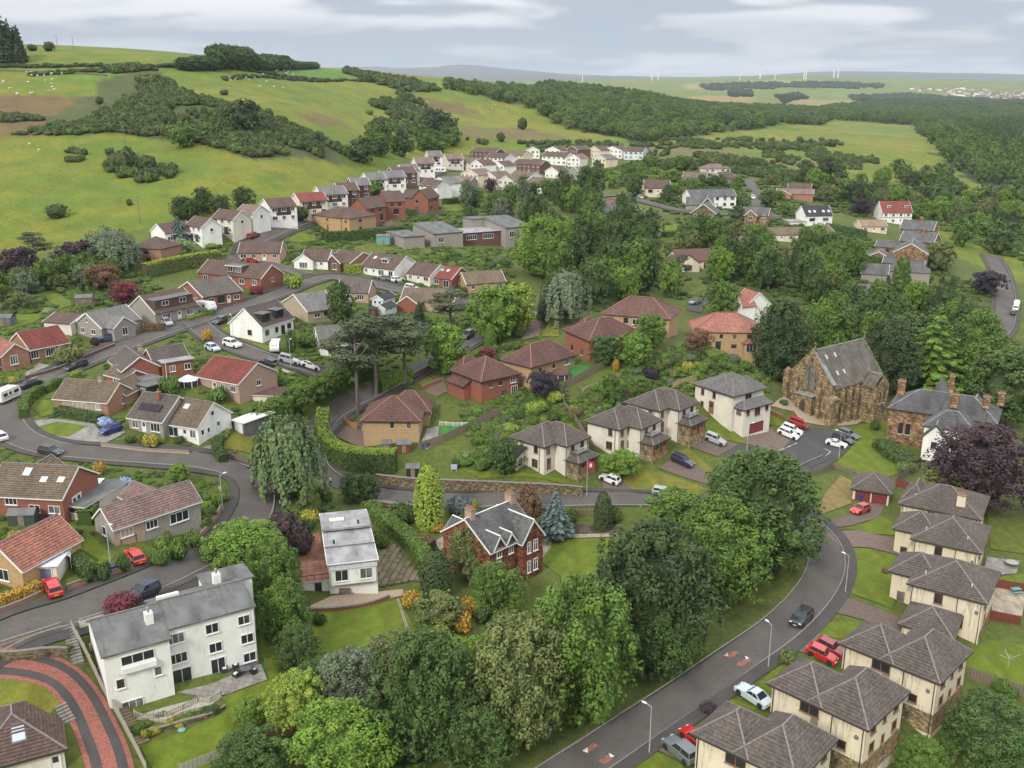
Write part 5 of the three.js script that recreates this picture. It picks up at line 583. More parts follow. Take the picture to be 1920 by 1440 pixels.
H('house', 'buff brick house with maroon hipped roof and glazed garden room', [-1.9,-209.5,5.1,5.2], [4.1,-203.7,5.3,5.2], [12.7,-218.9,2.6,5.2], { ...BR, w: 'sand', win: 'r k .2 3.2 .6 .8 1;r k .5 3.2 .6 .8 1;r w .82 3.1 1.8 1.3 3;r p .2 .2 1 2 2', blk: [], after: (g, k) => { const b = base('garden_room', k.L + 1.5, 0, -k.d * 0.55); const q = cyl(1.9, 1.9, 2.4, 8, 0, -0.2, 0); part('glazing', flat(q), M.glassC, b); for (let i = 0; i < 8; i++) { const a = (i + 0.5) * Math.PI / 4; part('mullion', box(0.12, 2.4, 0.12, Math.sin(a) * 1.92, 1, Math.cos(a) * 1.92), M.trim, b); } part('roof', flat(cyl(2.3, 0.1, 1.3, 8, 0, 2.2, 0)), M.rMaroon, b); g.add(b); } });
H('house', 'red brick and maroon roofed house beside small lawn and gate', [12.5,-225.7,4.9,5], [17.5,-215.3,5.1,5], [25.6,-231.3,3,5], { ...BR, w: 'brick', win: 'f k .3 .6 .8 1.2 1;f k .7 .6 .8 1.2 1;r k .2 3 .6 .8 1;r k .5 3 .6 .8 1;r w .82 2.9 1.8 1.4 3', blk: [{ x0: -1, x1: 3.5, z0: -8.5, z1: -2.5, r: 2.4 }] });
H('house', 'long buff house with maroon hipped roof above green tree', [22.1,-234,5.3,5.2], [37.2,-228.1,5.1,5.2], 10, { ...BR, r: 3.4, w: 'sand', win: 'f k .12 3 1 1.3 1;f k .35 3 1 1.3 1;f w .5 2.9 1.6 1.3 2;f k .8 3 1 1.3 1;f k .12 .5 1 1.3 1;f p .5 .1 1.8 2 2', blk: [] });
H('house', 'curved buff house with broad pink tiled roof and terrace', [45.4,-238.3,2.4,5.2], [61.6,-237.2,9.9,5.2], 10.5, { ...BR, rf: 'rPink', cap: 'capR', r: 3.4, w: 'sand', win: 'f k .18 3.2 1 1.1 1;f k .4 3.2 .7 1 1;f k .6 3.2 .7 1 1;f k .85 3 1.9 1.3 3;f D .2 .1 1 2.1;f K .36 .1 1.2 2.3;f k .6 .7 1.2 1 2;f p .86 .1 1.9 2.1 3', blk: [{ x0: 12, x1: 15.6, z0: -3, z1: 1.2, e: 2.6, r: 0.9, win: 'f p .5 .1 2.4 2 3' }] });
// ---------- church ----------
H('church', 'gothic sandstone church with steep lichened slate roof and stone crosses', [64.4,-219.2,5.3,7], [71.4,-209.8,8.6,7], 17.5, { e: 7, r: 7.4, t: 'gz', w: 'stone', rf: 'rOld', fz: 'dstone', cap: 'copper', cat: 'church', o: 0.3, v: -0.5,
  blk: [{ x0: 11.6, x1: 15.6, z0: -15.5, z1: -10.6, e: 6.2, r: 2.4, t: 'gx', win: 'r a .35 2 .6 2.6 1;r a .65 2 .6 2.6 1' }, { x0: 3.2, x1: 7.6, z0: -0.5, z1: 2, e: 4.2, r: 0.5, t: 'flat', rf: 'lead' }, { x0: -0.6, x1: 11.6, z0: -0.9, z1: 0.25, e: 7.6, r: 6.9, t: 'gz', o: 0.12, v: 0.1, rf: 'lead' }],
  after: (g, k) => {
    const m = M.stone, w0 = base('great_window', k.L / 2, 5.2, 0.32); const sh = new THREE.Shape(); sh.moveTo(-1.7, 0); sh.lineTo(1.7, 0); sh.lineTo(1.7, 3); sh.quadraticCurveTo(1.6, 4.9, 0, 5.6); sh.quadraticCurveTo(-1.6, 4.9, -1.7, 3); const gl = new THREE.ShapeGeometry(sh, 8); part('glazing', gl, M.glassB, w0); const ar = []; for (let i = -1; i <= 1; i++) ar.push(box(0.16, 4.4, 0.16, i * 0.85, 2.2, 0.06)); ar.push(box(3.4, 0.12, 0.12, 0, 1.6, 0.06)); for (let i = 0; i < 12; i++) { const a0 = Math.PI * i / 12, a1 = Math.PI * (i + 1) / 12, f = (a) => V3(1.8 * Math.cos(a) * (1 - 0.16 * Math.sin(a) ** 2), 2.9 + 2.85 * Math.sin(a), 0.06); ar.push(bar(f(a0), f(a1), 0.26, 0.26)); } for (const sx of [-0.85, 0, 0.85]) for (let i = 0; i < 6; i++) { const f = (a) => V3(sx + 0.42 * Math.cos(a), 3.1 + 0.9 * Math.sin(a), 0.06); ar.push(bar(f(Math.PI * i / 6), f(Math.PI * (i + 1) / 6), 0.1, 0.1)); } ar.push(box(0.24, 3, 0.2, -1.78, 1.5, 0.06), box(0.24, 3, 0.2, 1.78, 1.5, 0.06), box(3.8, 0.26, 0.26, 0, -0.1, 0.06)); const t = part('tracery', merge(ar), M.dstone, w0); g.add(w0);
    const but = (x, z, h, w, d) => { const b = base('buttress', x, 0, z); part('shaft', box(w, h - k.low, d, 0, (h + k.low) / 2, 0), m, b); part('weathering', flat(cyl(Math.max(w, d) * 0.66, 0.1, 0.9, 4, 0, h, 0).rotateY(Math.PI / 4)), M.dstone, b); g.add(b); };
    but(-0.4, 0.5, 8.4, 1.3, 1.5); but(k.L + 0.6, 0.6, 4.6, 1.6, 2.6); but(2.4, 0.7, 7.4, 0.9, 0.9); but(8.6, 0.7, 7.4, 0.9, 0.9); for (const z of [-3.2, -6, -8.6]) but(k.L + 0.35, z, 5.6, 0.8, 0.7);
    for (const z of [-2, -4.6, -7.3]) for (const q of [-0.45, 0.45]) opening(g, { x0: 0, x1: k.L, z0: -k.d, z1: 0 }, 'r', -z + q, 2.4, 0.5, 3, 'a', 1);
    const cross = (x, y, z) => { const c = base('stone_cross', x, y, z); part('pedestal', box(0.5, 0.6, 0.5, 0, 0.1, 0), M.dstone, c); part('shaft', box(0.16, 1.5, 0.16, 0, 0.9, 0), M.dstone, c); part('arms', box(0.9, 0.16, 0.15, 0, 1.2, 0), M.dstone, c); g.add(c); }; cross(k.L / 2, 14.6, -0.2); cross(k.L / 2, 14.5, -18.7);
    const nc = base('niche', k.L / 2, 12.1, 0.3); part('frame', box(0.9, 1.7, 0.12), M.dstone, nc); part('opening', box(0.4, 1.2, 0.16, 0, -0.1, 0), M.black, nc); g.add(nc);
    const dr = base('arched_door', 5.4, 0, 2.04); const ds = new THREE.Shape(); ds.moveTo(-0.75, 0); ds.lineTo(0.75, 0); ds.lineTo(0.75, 1.9); ds.quadraticCurveTo(0.7, 2.7, 0, 3.0); ds.quadraticCurveTo(-0.7, 2.7, -0.75, 1.9); part('leaf', new THREE.ShapeGeometry(ds, 8), M.trimB, dr); part('jamb', merge([box(0.2, 2.2, 0.2, -0.85, 1.1, 0), box(0.2, 2.2, 0.2, 0.85, 1.1, 0)]), M.dstone, dr); g.add(dr);
    for (let i = 0; i < 5; i++) part('step', box(2.4, 0.2, 0.4, 2.6 - i * 0.1, -0.1 - i * 0.2, 2.6 + i * 0.4), M.slab, g); opening(g, { x0: 0, x1: k.L, z0: -k.d, z1: 0.25 }, 'f', 0.12, 2.4, 0.4, 1.8, 'a', 1); opening(g, { x0: 0, x1: k.L, z0: -k.d, z1: 0.25 }, 'f', 0.84, 1.2, 0.4, 1.9, 'a', 1);
    for (const [u, s] of [[-3.5, 0.3], [-6, 0.3], [-2.6, 0.75], [-5.8, 0.75]]) { const kx = base('skylight', k.L - s * k.L / 2, 7 + 7.4 * s + 0.16, u); kx.rotation.z = -Math.atan(7.4 / (k.L / 2)); part('frame', box(1.2, 0.1, 0.7), M.lead, kx); part('pane', box(1, 0.13, 0.5), M.skylight, kx); g.add(kx); }
  } });
// ---------- the large stone house with turret ----------
H('villa', 'large sandstone villa with slate roof, pointed turret and tall chimneys', [81.7,-203.3,7.7,8], [99.9,-192.9,8.3,8], 9.5, { e: 8, r: 3.4, t: 'hip', w: 'stoneP', rf: 'rSlate', fz: 'trimB', cap: 'lead', cat: 'house', win: 'f k .13 2.4 .9 2.4 1;f k .2 2.4 .9 2.4 1;f k .12 -.6 .9 .9 1;l k .5 2.4 .9 2 1', ch: [[1.2, -6, 9.4, 3, 'stoneP', 1.6, 0.9, 4], [11, -7.5, 10, 4.5, 'stoneP', 1.1, 0.9, 3], [12.5, -1.6, 9.4, 2.8, 'stoneP', 1.6, 0.9, 4], [18.5, -2.5, 10, 2.4, 'stoneP', 1.4, 0.9, 3], [21, -6, 10, 2.6, 'stoneP', 1.4, 0.9, 3]],
  blk: [{ x0: 8, x1: 17.5, z0: -2, z1: 5.4, e: 7, r: 2.6, t: 'hip', w: 'white', win: 'f k .3 3.4 1 1.4 1;f k .7 3.4 1 1.4 1;l k .7 .6 .9 1.4 1' }, { x0: 8.2, x1: 12.6, z0: 3, z1: 7.2, e: 5.2, r: 2.6, t: 'gz', w: 'white', win: 'f k .5 2.6 1 1.4 1' }, { x0: 14, x1: 18.5, z0: -11, z1: -4, e: 8, r: 3 }],
  after: (g, k) => { part('turret_roof', flat(cyl(3, 0.02, 6.5, 4, 9.2, 8.2, -7.2)), M.rSlate, g); part('turret_wall', box(3.9, 9, 3.9, 9.2, 3.8, -7.2), M.stoneP, g); } });
// ---------- lower left: tall white house, flat roofed white house, red sandstone villa ----------
H('house', 'tall white three storey house with grey metal roof and wooden deck', [-40.7,-102.06,7.5,8], [-31.6,-107.8,8.4,8], 7.5, { e: 8, r: 1.3, rz: 0.44, t: 'gx', w: 'white', rf: 'felt', fz: 'felt', o: 0.25, win: 'f w .12 5.75 2 1.25 3;f w .52 5.75 1.5 1.25 2;f w .88 5.75 1.4 1.15 2;f w .13 3.1 2 1.25 3;f w .54 3.1 1.5 1.25 2;f w .9 3.1 1.5 1.2 2;f p .15 .1 2.2 2.15 2;f p .55 .1 1.7 2.1 2;f w .91 .5 1.5 1.2 2',
  blk: [{ x0: -6.9, x1: 0.3, z0: -7.5, z1: 1.5, e: 7.6, r: 1.7, rz: 0.367, t: 'gx', win: 'f w .5 5.6 3.6 1.15 3;f w .2 2.9 .9 1.2 1;f w .78 3.2 .8 1.1 1;f p .34 -1.2 2.3 2.2 3' }, { x0: 7.2, x1: 13, z0: -11.4, z1: -7.4, e: 8.0, r: 0, t: 'flat', rf: 'felt', win: 'l p .6 5.4 2 2' }],
  after: (g, k) => { for (const [x, z] of [[-1.1, -1.6], [8.4, -7]]) { const c = base('chimney', x, 8.6, z); part('stack', box(0.9, 1.6, 0.9, 0, 0.4, 0), M.white, c); part('flue', cyl(0.16, 0.16, 0.7, 8, 0, 1.2, 0), M.lead, c); g.add(c); } part('parapet', box(2.6, 0.5, 0.5, 2, 9.2, -5.4), M.white, g); part('plinth', merge([box(k.L + 0.1, 0.5, 0.1, k.L / 2, 0.05, 0.02)]), M.blueG, g); part('flower_box', box(3.8, 0.7, 0.5, -3.3, 5.1, 1.75), M.white, g); part('door_step', box(2.2, 0.3, 0.8, k.L * 0.55, -0.1, 0.4), M.felt, g); part('door_step', box(2.2, 0.3, 0.8, k.L * 0.15, -0.1, 0.4), M.felt, g); } });
H('house', 'white flat roofed modern house with jutting window bay', [-26.3,-128.2,4.8,5.4], [-19.6,-129.9,5.9,5.4], 14.5, { e: 5.4, r: 0.9, t: 'mono', w: 'white', rf: 'feltL', fz: 'trim', o: 0.25, blk: [{ x0: 0.25, x1: 6.6, z0: -3, z1: 1, y0: 2.3, e: 5.0, r: 0.1, t: 'flat', rf: 'feltL', win: 'f w .23 2.95 1.8 1.7 2;f w .78 2.95 1.7 1.6 2' }, { x0: -4.3, x1: 0.2, z0: -6.5, z1: -0.6, e: 2.7, r: 0, t: 'flat', rf: 'redslab', fz: 'trimB', win: 'f k .6 .3 .9 1.9 1' }],
  after: (g, k) => { part('roof_step', box(k.L + 0.6, 0.34, 5.4, k.L / 2, 6.42, -11.8), M.feltL, g); part('roof_joint', box(k.L + 0.5, 0.1, 0.14, k.L / 2, 5.83, -4.4), M.felt, g); const s = base('rooflight', 2.2, 6.75, -12); part('kerb', box(2.2, 0.2, 0.9), M.trim, s); part('dome', box(1.9, 0.14, 0.6, 0, 0.14, 0), M.cream, s); g.add(s); for (const [x, z, y] of [[1.2, -5, 6], [5.3, -10, 6.6]]) part('roof_vent', cyl(0.13, 0.16, 0.6, 8, x, y, z), M.black, g); for (let i = 0; i < 5; i++) part('terrace_rail', box(0.06, 0.9, 0.06, -4.2 + i * 1.05, 3.1, -0.55), M.trimB, g); part('terrace_rail', box(4.3, 0.08, 0.08, -2.1, 3.55, -0.55), M.trimB, g); } });
H('villa', 'red sandstone villa with steep slate gables and bay windows', [-10.8,-141.3,6.3,6.4], [-3.3,-133.9,6.6,6.4], [4.2,-140.9,6.8,6.4], { e: 6.2, r: 3.6, t: 'gz', w: 'redstone', rf: 'rSlate', fz: 'trim', cap: 'trim', cat: 'house', win: 'r s .17 3.9 .9 1.7 2;r s .17 .6 1 1.8 2', ch: [[5.2, -1.0, 8.6, 2.4, 'pink', 1.5, 0.8, 4], [5.2, -9.6, 8.6, 2.4, 'pink', 1.5, 0.8, 4]],
  blk: [{ x0: 4, x1: 11.7, z0: -10.4, z1: -5.9, e: 6.2, r: 2.9, t: 'gx', win: 'r s .3 3.8 .7 1.8 2;r s .62 3.8 .9 1.8 2;r s .3 .5 .7 1.9 2;r s .62 .5 .9 1.9 2' }, { x0: 6.6, x1: 10.62, z0: -2.9, z1: -0.9, e: 6.6, r: 1.5, t: 'gx', v: 0.25, win: 'r s .5 4.6 .9 1.5 2' }, { x0: 6.6, x1: 10.6, z0: -5.4, z1: -3.4, e: 6.4, r: 1.4, t: 'gx', v: 0.25, win: 'r s .5 4.4 .9 1.5 2' }, { x0: -2.2, x1: 2, z0: -6, z1: -2.5, e: 5, r: 1.6, t: 'gx' }] });
// ---------- left estate ----------
H('house', 'long red brick house with mossy tiled roof and three roof lights', [-75.6,-131.5,3.1,3.6], [-64.1,-130.1,4.1,3.6], [-64,-139.8,4.5,3.6], { e: 3.4, r: 2.9, w: 'brick', rf: 'rTan', sky: [[4.5, 0.72, 0.9, 1.2], [7.6, 0.5, 0.8, 0.8], [10.2, 0.52, 0.8, 0.8]], win: 'f w .32 1.9 1.8 1 3;f w .62 .9 1.6 1.1 2;f w .88 .9 1.7 1.1 2;r d .3 .2 1.2 2.1;r d .42 .2 1.2 2.1', blk: [{ x0: 2, x1: 6.5, z0: -10, z1: -6, e: 4, r: 1.8, t: 'gz' }] });
H('garage', 'flat felted garage in two bays beside the long brick house', [-64.2,-131.8,2.2,2.4], [-61.6,-131.2,2.6,2.4], 9, { e: 2.3, t: 'flat', r: 0, w: 'offwhite', rf: 'felt', fz: 'trim', cat: 'garage', win: 'f k .3 1.2 1.4 .6 1' });
H('bungalow', 'mauve tiled bungalow with brown garage under its corner room', [-55.3,-125.4,2.8,4.9], [-46.3,-135.3,5.1,2.9], [-59.9,-128.6,2.1,4.9], { e: 3.0, r: 2.2, w: 'greyharl', rf: 'rMauve', fz: 'trim', win: 'f w .14 1.05 1.8 1.2 3;f w .42 1.0 1.7 1.2 3;f w .74 .6 2.9 1.5 3;f B .15 -1.0 2.2 1.9;l w .5 1 1 1.3 1', blk: [{ x0: 6.4, x1: 11, z0: -10.6, z1: -5, e: 2.9, r: 1.5, t: 'gz', w: 'brickB' }], after: (g, k) => part('corner_cladding', box(4.4, 4.8, 0.05, 2.25, 0.5, 0.02), M.pink, g) });
H('bungalow', 'brick ended bungalow with mossy brown roof inside hedged bend', [-85.3,-175.4,2.7,2.9], [-74.4,-172.8,3.1,2.9], 7.5, { e: 2.8, r: 2.5, w: 'brickO', rf: 'rTan', win: 'f w .48 .7 2.9 1.4 3;f w .83 1.1 1.1 1 2;r w .6 1 1.2 1.1 2', ch: [[7.4, -4, 5, 0.9, 'beige', 0.7, 0.6, 1]], blk: [{ x0: 7, x1: 11.5, z0: -11.5, z1: -5, e: 2.8, r: 1.9, t: 'gz' }], after: (g, k) => part('stone_front', box(k.L * 0.72, 2.7, 0.05, k.L * 0.5, 1.3, 0.005), M.beige, g) });
H('house', 'grey tiled semi-detached half with solar panels and brick chimney', [-69.2,-168.8,2.4,2.9], [-62.1,-166.1,3.4,2.9], 9, { e: 2.8, r: 3.2, w: 'greyharl', rf: 'rGrey', win: 'f w .2 .8 1.3 1.3 2;f d .45 .2 .9 2;f w .78 .6 2 1.5 3', ch: [[4.2, -3.6, 5.4, 1.3, 'brick', 0.7, 0.6, 1]], after: (g, k) => { const s = base('solar_panel', 3.6, 2.8 + 3.2 * 0.42 + 0.2, -4.5 * 0.42); s.rotation.x = Math.atan(3.2 / 4.5); for (let i = 0; i < 5; i++) part('module', box(0.92, 0.06, 1.5, (i - 2) * 0.95, 0, 0), M.plum, s); g.add(s); } });
H('house', 'white gabled semi-detached half with mossy roof and roof light', [-62.4,-167.8,2.3,2.9], [-55.6,-165.1,3.5,2.9], [-51.6,-173.6,3.5,2.9], { e: 2.8, r: 3.2, w: 'white', rf: 'rTan', sky: [[2.6, 0.68, 0.9, 0.9]], win: 'f w .26 .4 2 1.7 2;f d .6 .1 .9 2;f w .84 .6 1.2 1.4 2;r w .45 3.6 .8 .9 1;r w .3 .8 .6 1 1;r d .6 .2 .9 2;r w .12 .9 .7 1 1' });
H('garage', 'grey flat roofed garage with white door beside yellowing lawn', [-51.9,-174,1.7,2.3], [-49.4,-172.4,2.9,2.3], [-48.1,-180.1,3,2.3], { e: 2.3, t: 'flat', r: 0, w: 'felt', rf: 'trim', fz: 'trim', cat: 'garage', win: 'f W .5 0 2 2' });
H('house', 'red brick bungalow with white flat extension and grey roof', [-71.8,-191.2,3,2.8], [-66,-195.3,2.6,2.8], 8, { e: 2.8, r: 2.4, w: 'brick', rf: 'rGrey', ch: [[-1, -6, 4.6, 1.0, 'beige', 0.8, 0.6, 1]], blk: [{ x0: -6.4, x1: 0.6, z0: -9.6, z1: 0.5, e: 2.8, r: 2.3, t: 'gz', win: 'r d .2 .2 1 2' }, { x0: 1.2, x1: 7.2, z0: -2, z1: 1.6, e: 3.4, r: 0, t: 'flat', rf: 'feltL', fz: 'trim', win: 'f w .3 1.3 1.1 1.2 2;f w .8 1.3 1.2 1.2 2' }] });
H('garage', 'small brick garage with gabled brown roof by the grey shed', [-81,-189,2.3,2.4], [-75.5,-185.2,2.5,2.4], [-75.1,-190.6,2,2.4], { e: 2.3, r: 1.3, w: 'brick', rf: 'rTan', cat: 'garage', win: 'f d .45 0 .9 2;r w .5 1 1 .8 1' });
H('garden_room', 'black timber garden room with flat grey roof', [-75.5,-184.6,2.4,2.6], [-69.7,-180.6,2.8,2.6], [-68.9,-186.9,2.1,2.6], { e: 2.6, t: 'flat', r: 0, w: 'black', rf: 'felt', fz: 'felt', cat: 'shed', win: 'f w .2 .9 .7 .9 1;f w .45 .7 .5 1.1 1;f p .8 .1 1.4 1.9 2' });
H('house', 'semi-detached bungalow with red tiles and white conservatory', [-62.8,-189.2,1.7,2.9], [-53.1,-183.6,4.4,2.9], [-48.5,-193.2,3.5,2.9], { e: 2.8, r: 2.9, w: 'pink', rf: 'rRed', win: 'f d .42 .1 1.1 2;f w .62 .9 1.1 1.1 2;f w .86 .8 1.4 1.2 3;r w .5 1 1.2 1.1 2', after: (g, k) => { const c = base('conservatory', -0.9, 0, 1.6); part('dwarf_wall', flat(cyl(1.9, 1.9, 0.9, 8, 0, -0.4, 0)), M.brick, c); part('glazing', flat(cyl(1.85, 1.85, 1.7, 8, 0, 0.5, 0)), M.glassC, c); part('roof', flat(cyl(2.1, 0.3, 0.9, 8, 0, 2.2, 0)), M.poly, c); for (let i = 0; i < 8; i++) { const a = (i + 0.5) * Math.PI / 4; part('mullion', box(0.12, 1.7, 0.12, Math.sin(a) * 1.88, 1.35, Math.cos(a) * 1.88), M.trim, c); } g.add(c); } });
H('garage', 'pink walled lean-to garage below the red tiled bungalow', [-51.7,-186.6,1,2.2], [-46.3,-185.9,3.6,2.2], 5, { e: 2.2, t: 'flat', r: 0, w: 'offwhite', rf: 'rBrown', fz: 'trim', cat: 'garage' });
H('bungalow', 'dark red roofed bungalow with buff brick front garden gable', [-101.1,-200.4,3.2,2.9], [-95.6,-206.8,2.6,2.9], 9, { e: 2.8, r: 2.8, w: 'brickO', rf: 'rRed', win: 'f w .1 .6 1.6 1.7 3;f w .5 .5 2.1 1.6 4;f w .85 .5 .9 1.7 2;r d .5 .1 1.2 2', blk: [{ x0: -5.8, x1: -0.4, z0: -7, z1: 0.4, e: 2.7, r: 2, t: 'gz', rf: 'rPink', win: 'f w .4 .3 1.5 1.9 3' }] });
H('bungalow', 'pink tiled end bungalow joined to dark red roofed one', [-107.4,-193.7,3.2,2.9], [-104.4,-198.8,2.6,2.9], 8.5, { e: 2.8, r: 2.8, w: 'brickO', rf: 'rPink', win: 'f w .6 .6 1.6 1.5 3' });
H('bungalow', 'grey harled bungalow with pale grey roof and blue car', [-99.4,-218.8,2.3,2.8], [-91.6,-214.5,3.3,2.8], [-87.3,-224.3,2.9,2.8], { e: 2.8, r: 2.9, t: 'gz', w: 'greyharl', rf: 'rGreyL', win: 'f w .3 .9 1.2 1.1 2;f w .7 .9 1.4 1.1 2;f w .5 3.5 .6 .9 1', blk: [{ x0: 5, x1: 11.5, z0: -7, z1: -1.2, e: 2.8, r: 2, t: 'gx', win: 'r w .5 .6 1.4 1.7 2' }] });
H('bungalow', 'flat brown roofed annexe behind grey harled bungalow', [-106.5,-219.1,2.1,2.5], [-99.5,-217,2.9,2.5], 8, { e: 2.4, r: 1.3, t: 'gx', w: 'offwhite', rf: 'rBrown' });
H('bungalow', 'chalet bungalow with long brown tiled dormer and silver car', [-92.8,-233.9,2.2,2.7], [-84.2,-227.9,3.2,2.7], [-79.5,-239.5,2.9,2.7], { e: 2.7, r: 3.6, t: 'gz', w: 'greyharl', rf: 'rBrown', win: 'r w .25 .6 2 1.4 3;r d .55 .1 .9 2;r w .8 .6 1.8 1.4 2', after: (g, k) => { const d = base('dormer', k.L - 2.3, 2.9, -k.d / 2); part('wall', box(3.2, 2.4, k.d - 1.4, 0, 1.2, 0), M.rBrown, d); part('roof', box(3.6, 0.16, k.d - 1, 0, 2.46, 0), M.felt, d); for (const z of [-2.4, 2.6]) { const f = part('window_frame', frameGeo(1.8, 1.1, 2), M.trim, d); f.position.set(1.62, 1.5, z); f.rotation.y = Math.PI / 2; part('pane', box(0.03, 1.1, 1.8, 1.62, 1.5, z), M.glass, d); } g.add(d); const p = base('porch', -1.6, 0, -3); part('canopy', box(3.4, 0.12, 5, 0, 2.4, 0), M.poly, p); for (const z of [-2.3, 2.3]) part('post', box(0.1, 2.6, 0.1, -1.6, 1.1, z), M.trim, p); g.add(p); } });
H('bungalow', 'red brick gabled bungalow with smooth grey roof beside motorhome', [-87.5,-253.6,2.2,2.8], [-77.9,-244.5,3.3,2.8], [-72.7,-255,3.2,2.8], { e: 2.8, r: 3.0, t: 'gz', w: 'brick', rf: 'rGrey', win: 'f w .75 .8 1.1 1.2 2;r w .2 .7 1.6 1.3 2;r k .45 .4 1.9 1.7 2;r d .65 .1 .9 2;r w .85 .7 1.6 1.2 2' });
H('bungalow', 'long brown roofed chalet with white fronted box dormer', [-88.5,-275.6,1.6,2.7], [-68.4,-265.7,3.7,2.7], [-63.7,-273.9,3.5,2.7], { e: 2.7, r: 3, w: 'brick', rf: 'rBrown', win: 'f w .12 .8 1.4 1.1 2;f w .4 .7 1.5 1.3 2;f d .52 .1 .9 2;f w .7 .6 1.6 1.4 2;f w .9 .6 1.6 1.4 2;r w .5 1 1.2 1.1 2', dorm: [[12.5, 2.8, 0.5, 1.9, 'brickB']] });
H('house', 'white gabled house with dark grey roof and two black dormers', [-65.2,-222.3,3.4,3.6], [-56.7,-218,3.8,3.6], [-50.8,-227.4,3.2,3.6], { e: 3.4, r: 3.8, t: 'gz', w: 'white', rf: 'rGrey', fz: 'trim', dk: 'black', win: 'f k .62 1 1.1 1.2 1;r k .15 1 1.2 1.2 2;r k .45 1 .9 1.2 1;r k .65 .1 1.2 2.1 1;r k .85 1 1.2 1.2 2', after: (g, k) => { for (const z of [-2.4, -7.2]) { const d = base('dormer', k.L - 1.5, 4.2, z); part('wall', box(2.6, 1.7, 2.6, -0.4, 0.85, 0), M.black, d); part('roof', box(3.2, 0.14, 3, -0.3, 1.76, 0), M.felt, d); const f = part('window_frame', frameGeo(1.8, 1.1, 2), M.black, d); f.position.set(0.92, 0.9, 0); f.rotation.y = Math.PI / 2; part('pane', box(0.03, 1.1, 1.8, 0.92, 0.9, 0), M.glass, d); g.add(d); } } });
H('bungalow', 'beige gabled bungalow with broad pale grey roof', [-58.2,-245.9,2.5,2.7], [-49.6,-234.5,2.9,2.7], [-45,-242,3.2,2.7], { e: 2.7, r: 3.1, t: 'gz', w: 'beige', rf: 'rGreyL', win: 'r w .3 .9 1.5 1.1 2;r k .6 .9 1.1 1.1 1;r w .85 .5 1 1.6 1' });
H('bungalow', 'pink gabled bungalow with grey roof above blue sheds', [-46.9,-260.7,2.3,2.7], [-38.5,-259.9,3.1,2.7], 8, { e: 2.7, r: 2.6, w: 'pink', rf: 'rGrey', win: 'f w .4 .9 1.2 1.1 2;f w .75 .6 1.8 1.4 3' });
H('bungalow', 'brown roofed bungalow with bare red brick gable wing', [-29.9,-260.1,1.9,2.7], [-15.6,-257.3,3.5,2.7], 8, { e: 2.7, r: 2.6, w: 'beige', rf: 'rTan', win: 'f w .2 .7 1.8 1.2 3', blk: [{ x0: 0.3, x1: 6, z0: -3, z1: 4.2, e: 2.7, r: 2, t: 'gz', w: 'brick' }] });
H('bungalow', 'grey tiled bungalow half hidden beneath the tall pines', [-43,-214.4,2.2,3], [-34.9,-217.3,3.8,3], 9, { e: 2.9, r: 3.3, w: 'white', rf: 'rGreyL', win: 'f w .3 .8 1.8 1.2 2;f w .7 .8 1.8 1.2 2' });
H('garden_shed', 'larger pale blue garden shed with dark roof', [-37.3,-258.2,2,2.2], [-34.2,-256.8,2.4,2.2], [-31.4,-262.5,2.4,2.2], { e: 2.2, r: 0.9, t: 'gz', w: 'paleblue', rf: 'rDark', cat: 'shed', win: 'f w .3 .8 .7 .8 1;f w .7 .8 .7 .8 1' });
H('garden_shed', 'smaller pale blue garden shed with dark gabled roof', [-35.4,-249.6,1.9,2.1], [-32.6,-248.3,2.3,2.1], [-30.6,-253.6,2.3,2.1], { e: 2.0, r: 0.8, t: 'gz', w: 'paleblue', rf: 'rDark', cat: 'shed', win: 'r d .5 0 .8 1.8' });
const bung = { e: 2.7, r: 2.6 };
H('bungalow', 'pink gabled bungalow in the row behind the estate road', [-83.4,-299.2,1.9,2.7], [-70.7,-299.2,3.4,2.7], 8, { ...bung, w: 'pink', rf: 'rBrown', auto: 'f' });
H('bungalow', 'white bungalow with paired picture windows facing turning circle', [-63.5,-295.6,2.5,2.7], [-55.4,-294.7,2.9,2.7], 8, { ...bung, w: 'white', rf: 'rBrown', auto: 'f', blk: [{ x0: -1.8, x1: 4, z0: -6, z1: 1.6, e: 2.7, r: 2, t: 'gz', win: 'f w .5 .5 2.4 1.7 3' }] });
H('bungalow', 'twin gabled brown bungalow beside clipped lime hedge', [-56,-297.6,2.4,2.7], [-48.3,-291.8,3,2.7], [-45.2,-303.7,2.3,2.7], { ...bung, w: 'brickO', rf: 'rBrown', win: 'r w .4 .9 .8 1.1 1;r w .7 .9 .8 1.1 1', blk: [{ x0: 1, x1: 7, z0: -6, z1: 1.4, e: 2.7, r: 2, t: 'gz', w: 'brickB', win: 'f w .6 .4 2 1.8 3' }] });
H('bungalow', 'white bungalow with brown roof and single white dormer', [-45,-292.1,2.3,2.8], [-34.3,-285.7,3.4,2.8], [-30.5,-296.9,2.4,2.8], { ...bung, r: 3.2, w: 'white', rf: 'rBrown', win: 'f w .15 1 1.1 1 2;f d .38 .1 .9 2;f w .6 .5 2 1.5 2;f w .88 .5 1.4 1.5 2;r w .6 .9 .8 1 1', dorm: [[7.5, 1.1, 1.0, 1.3, 'trim']], sky: [[2.6, 0.62, 0.8, 1]] });
H('bungalow', 'brown roofed half of the bungalow joined to red roof', [-31,-287.3,2.2,2.7], [-23.7,-282.1,3.3,2.7], 8.5, { ...bung, w: 'offwhite', rf: 'rBrown', auto: 'f' });
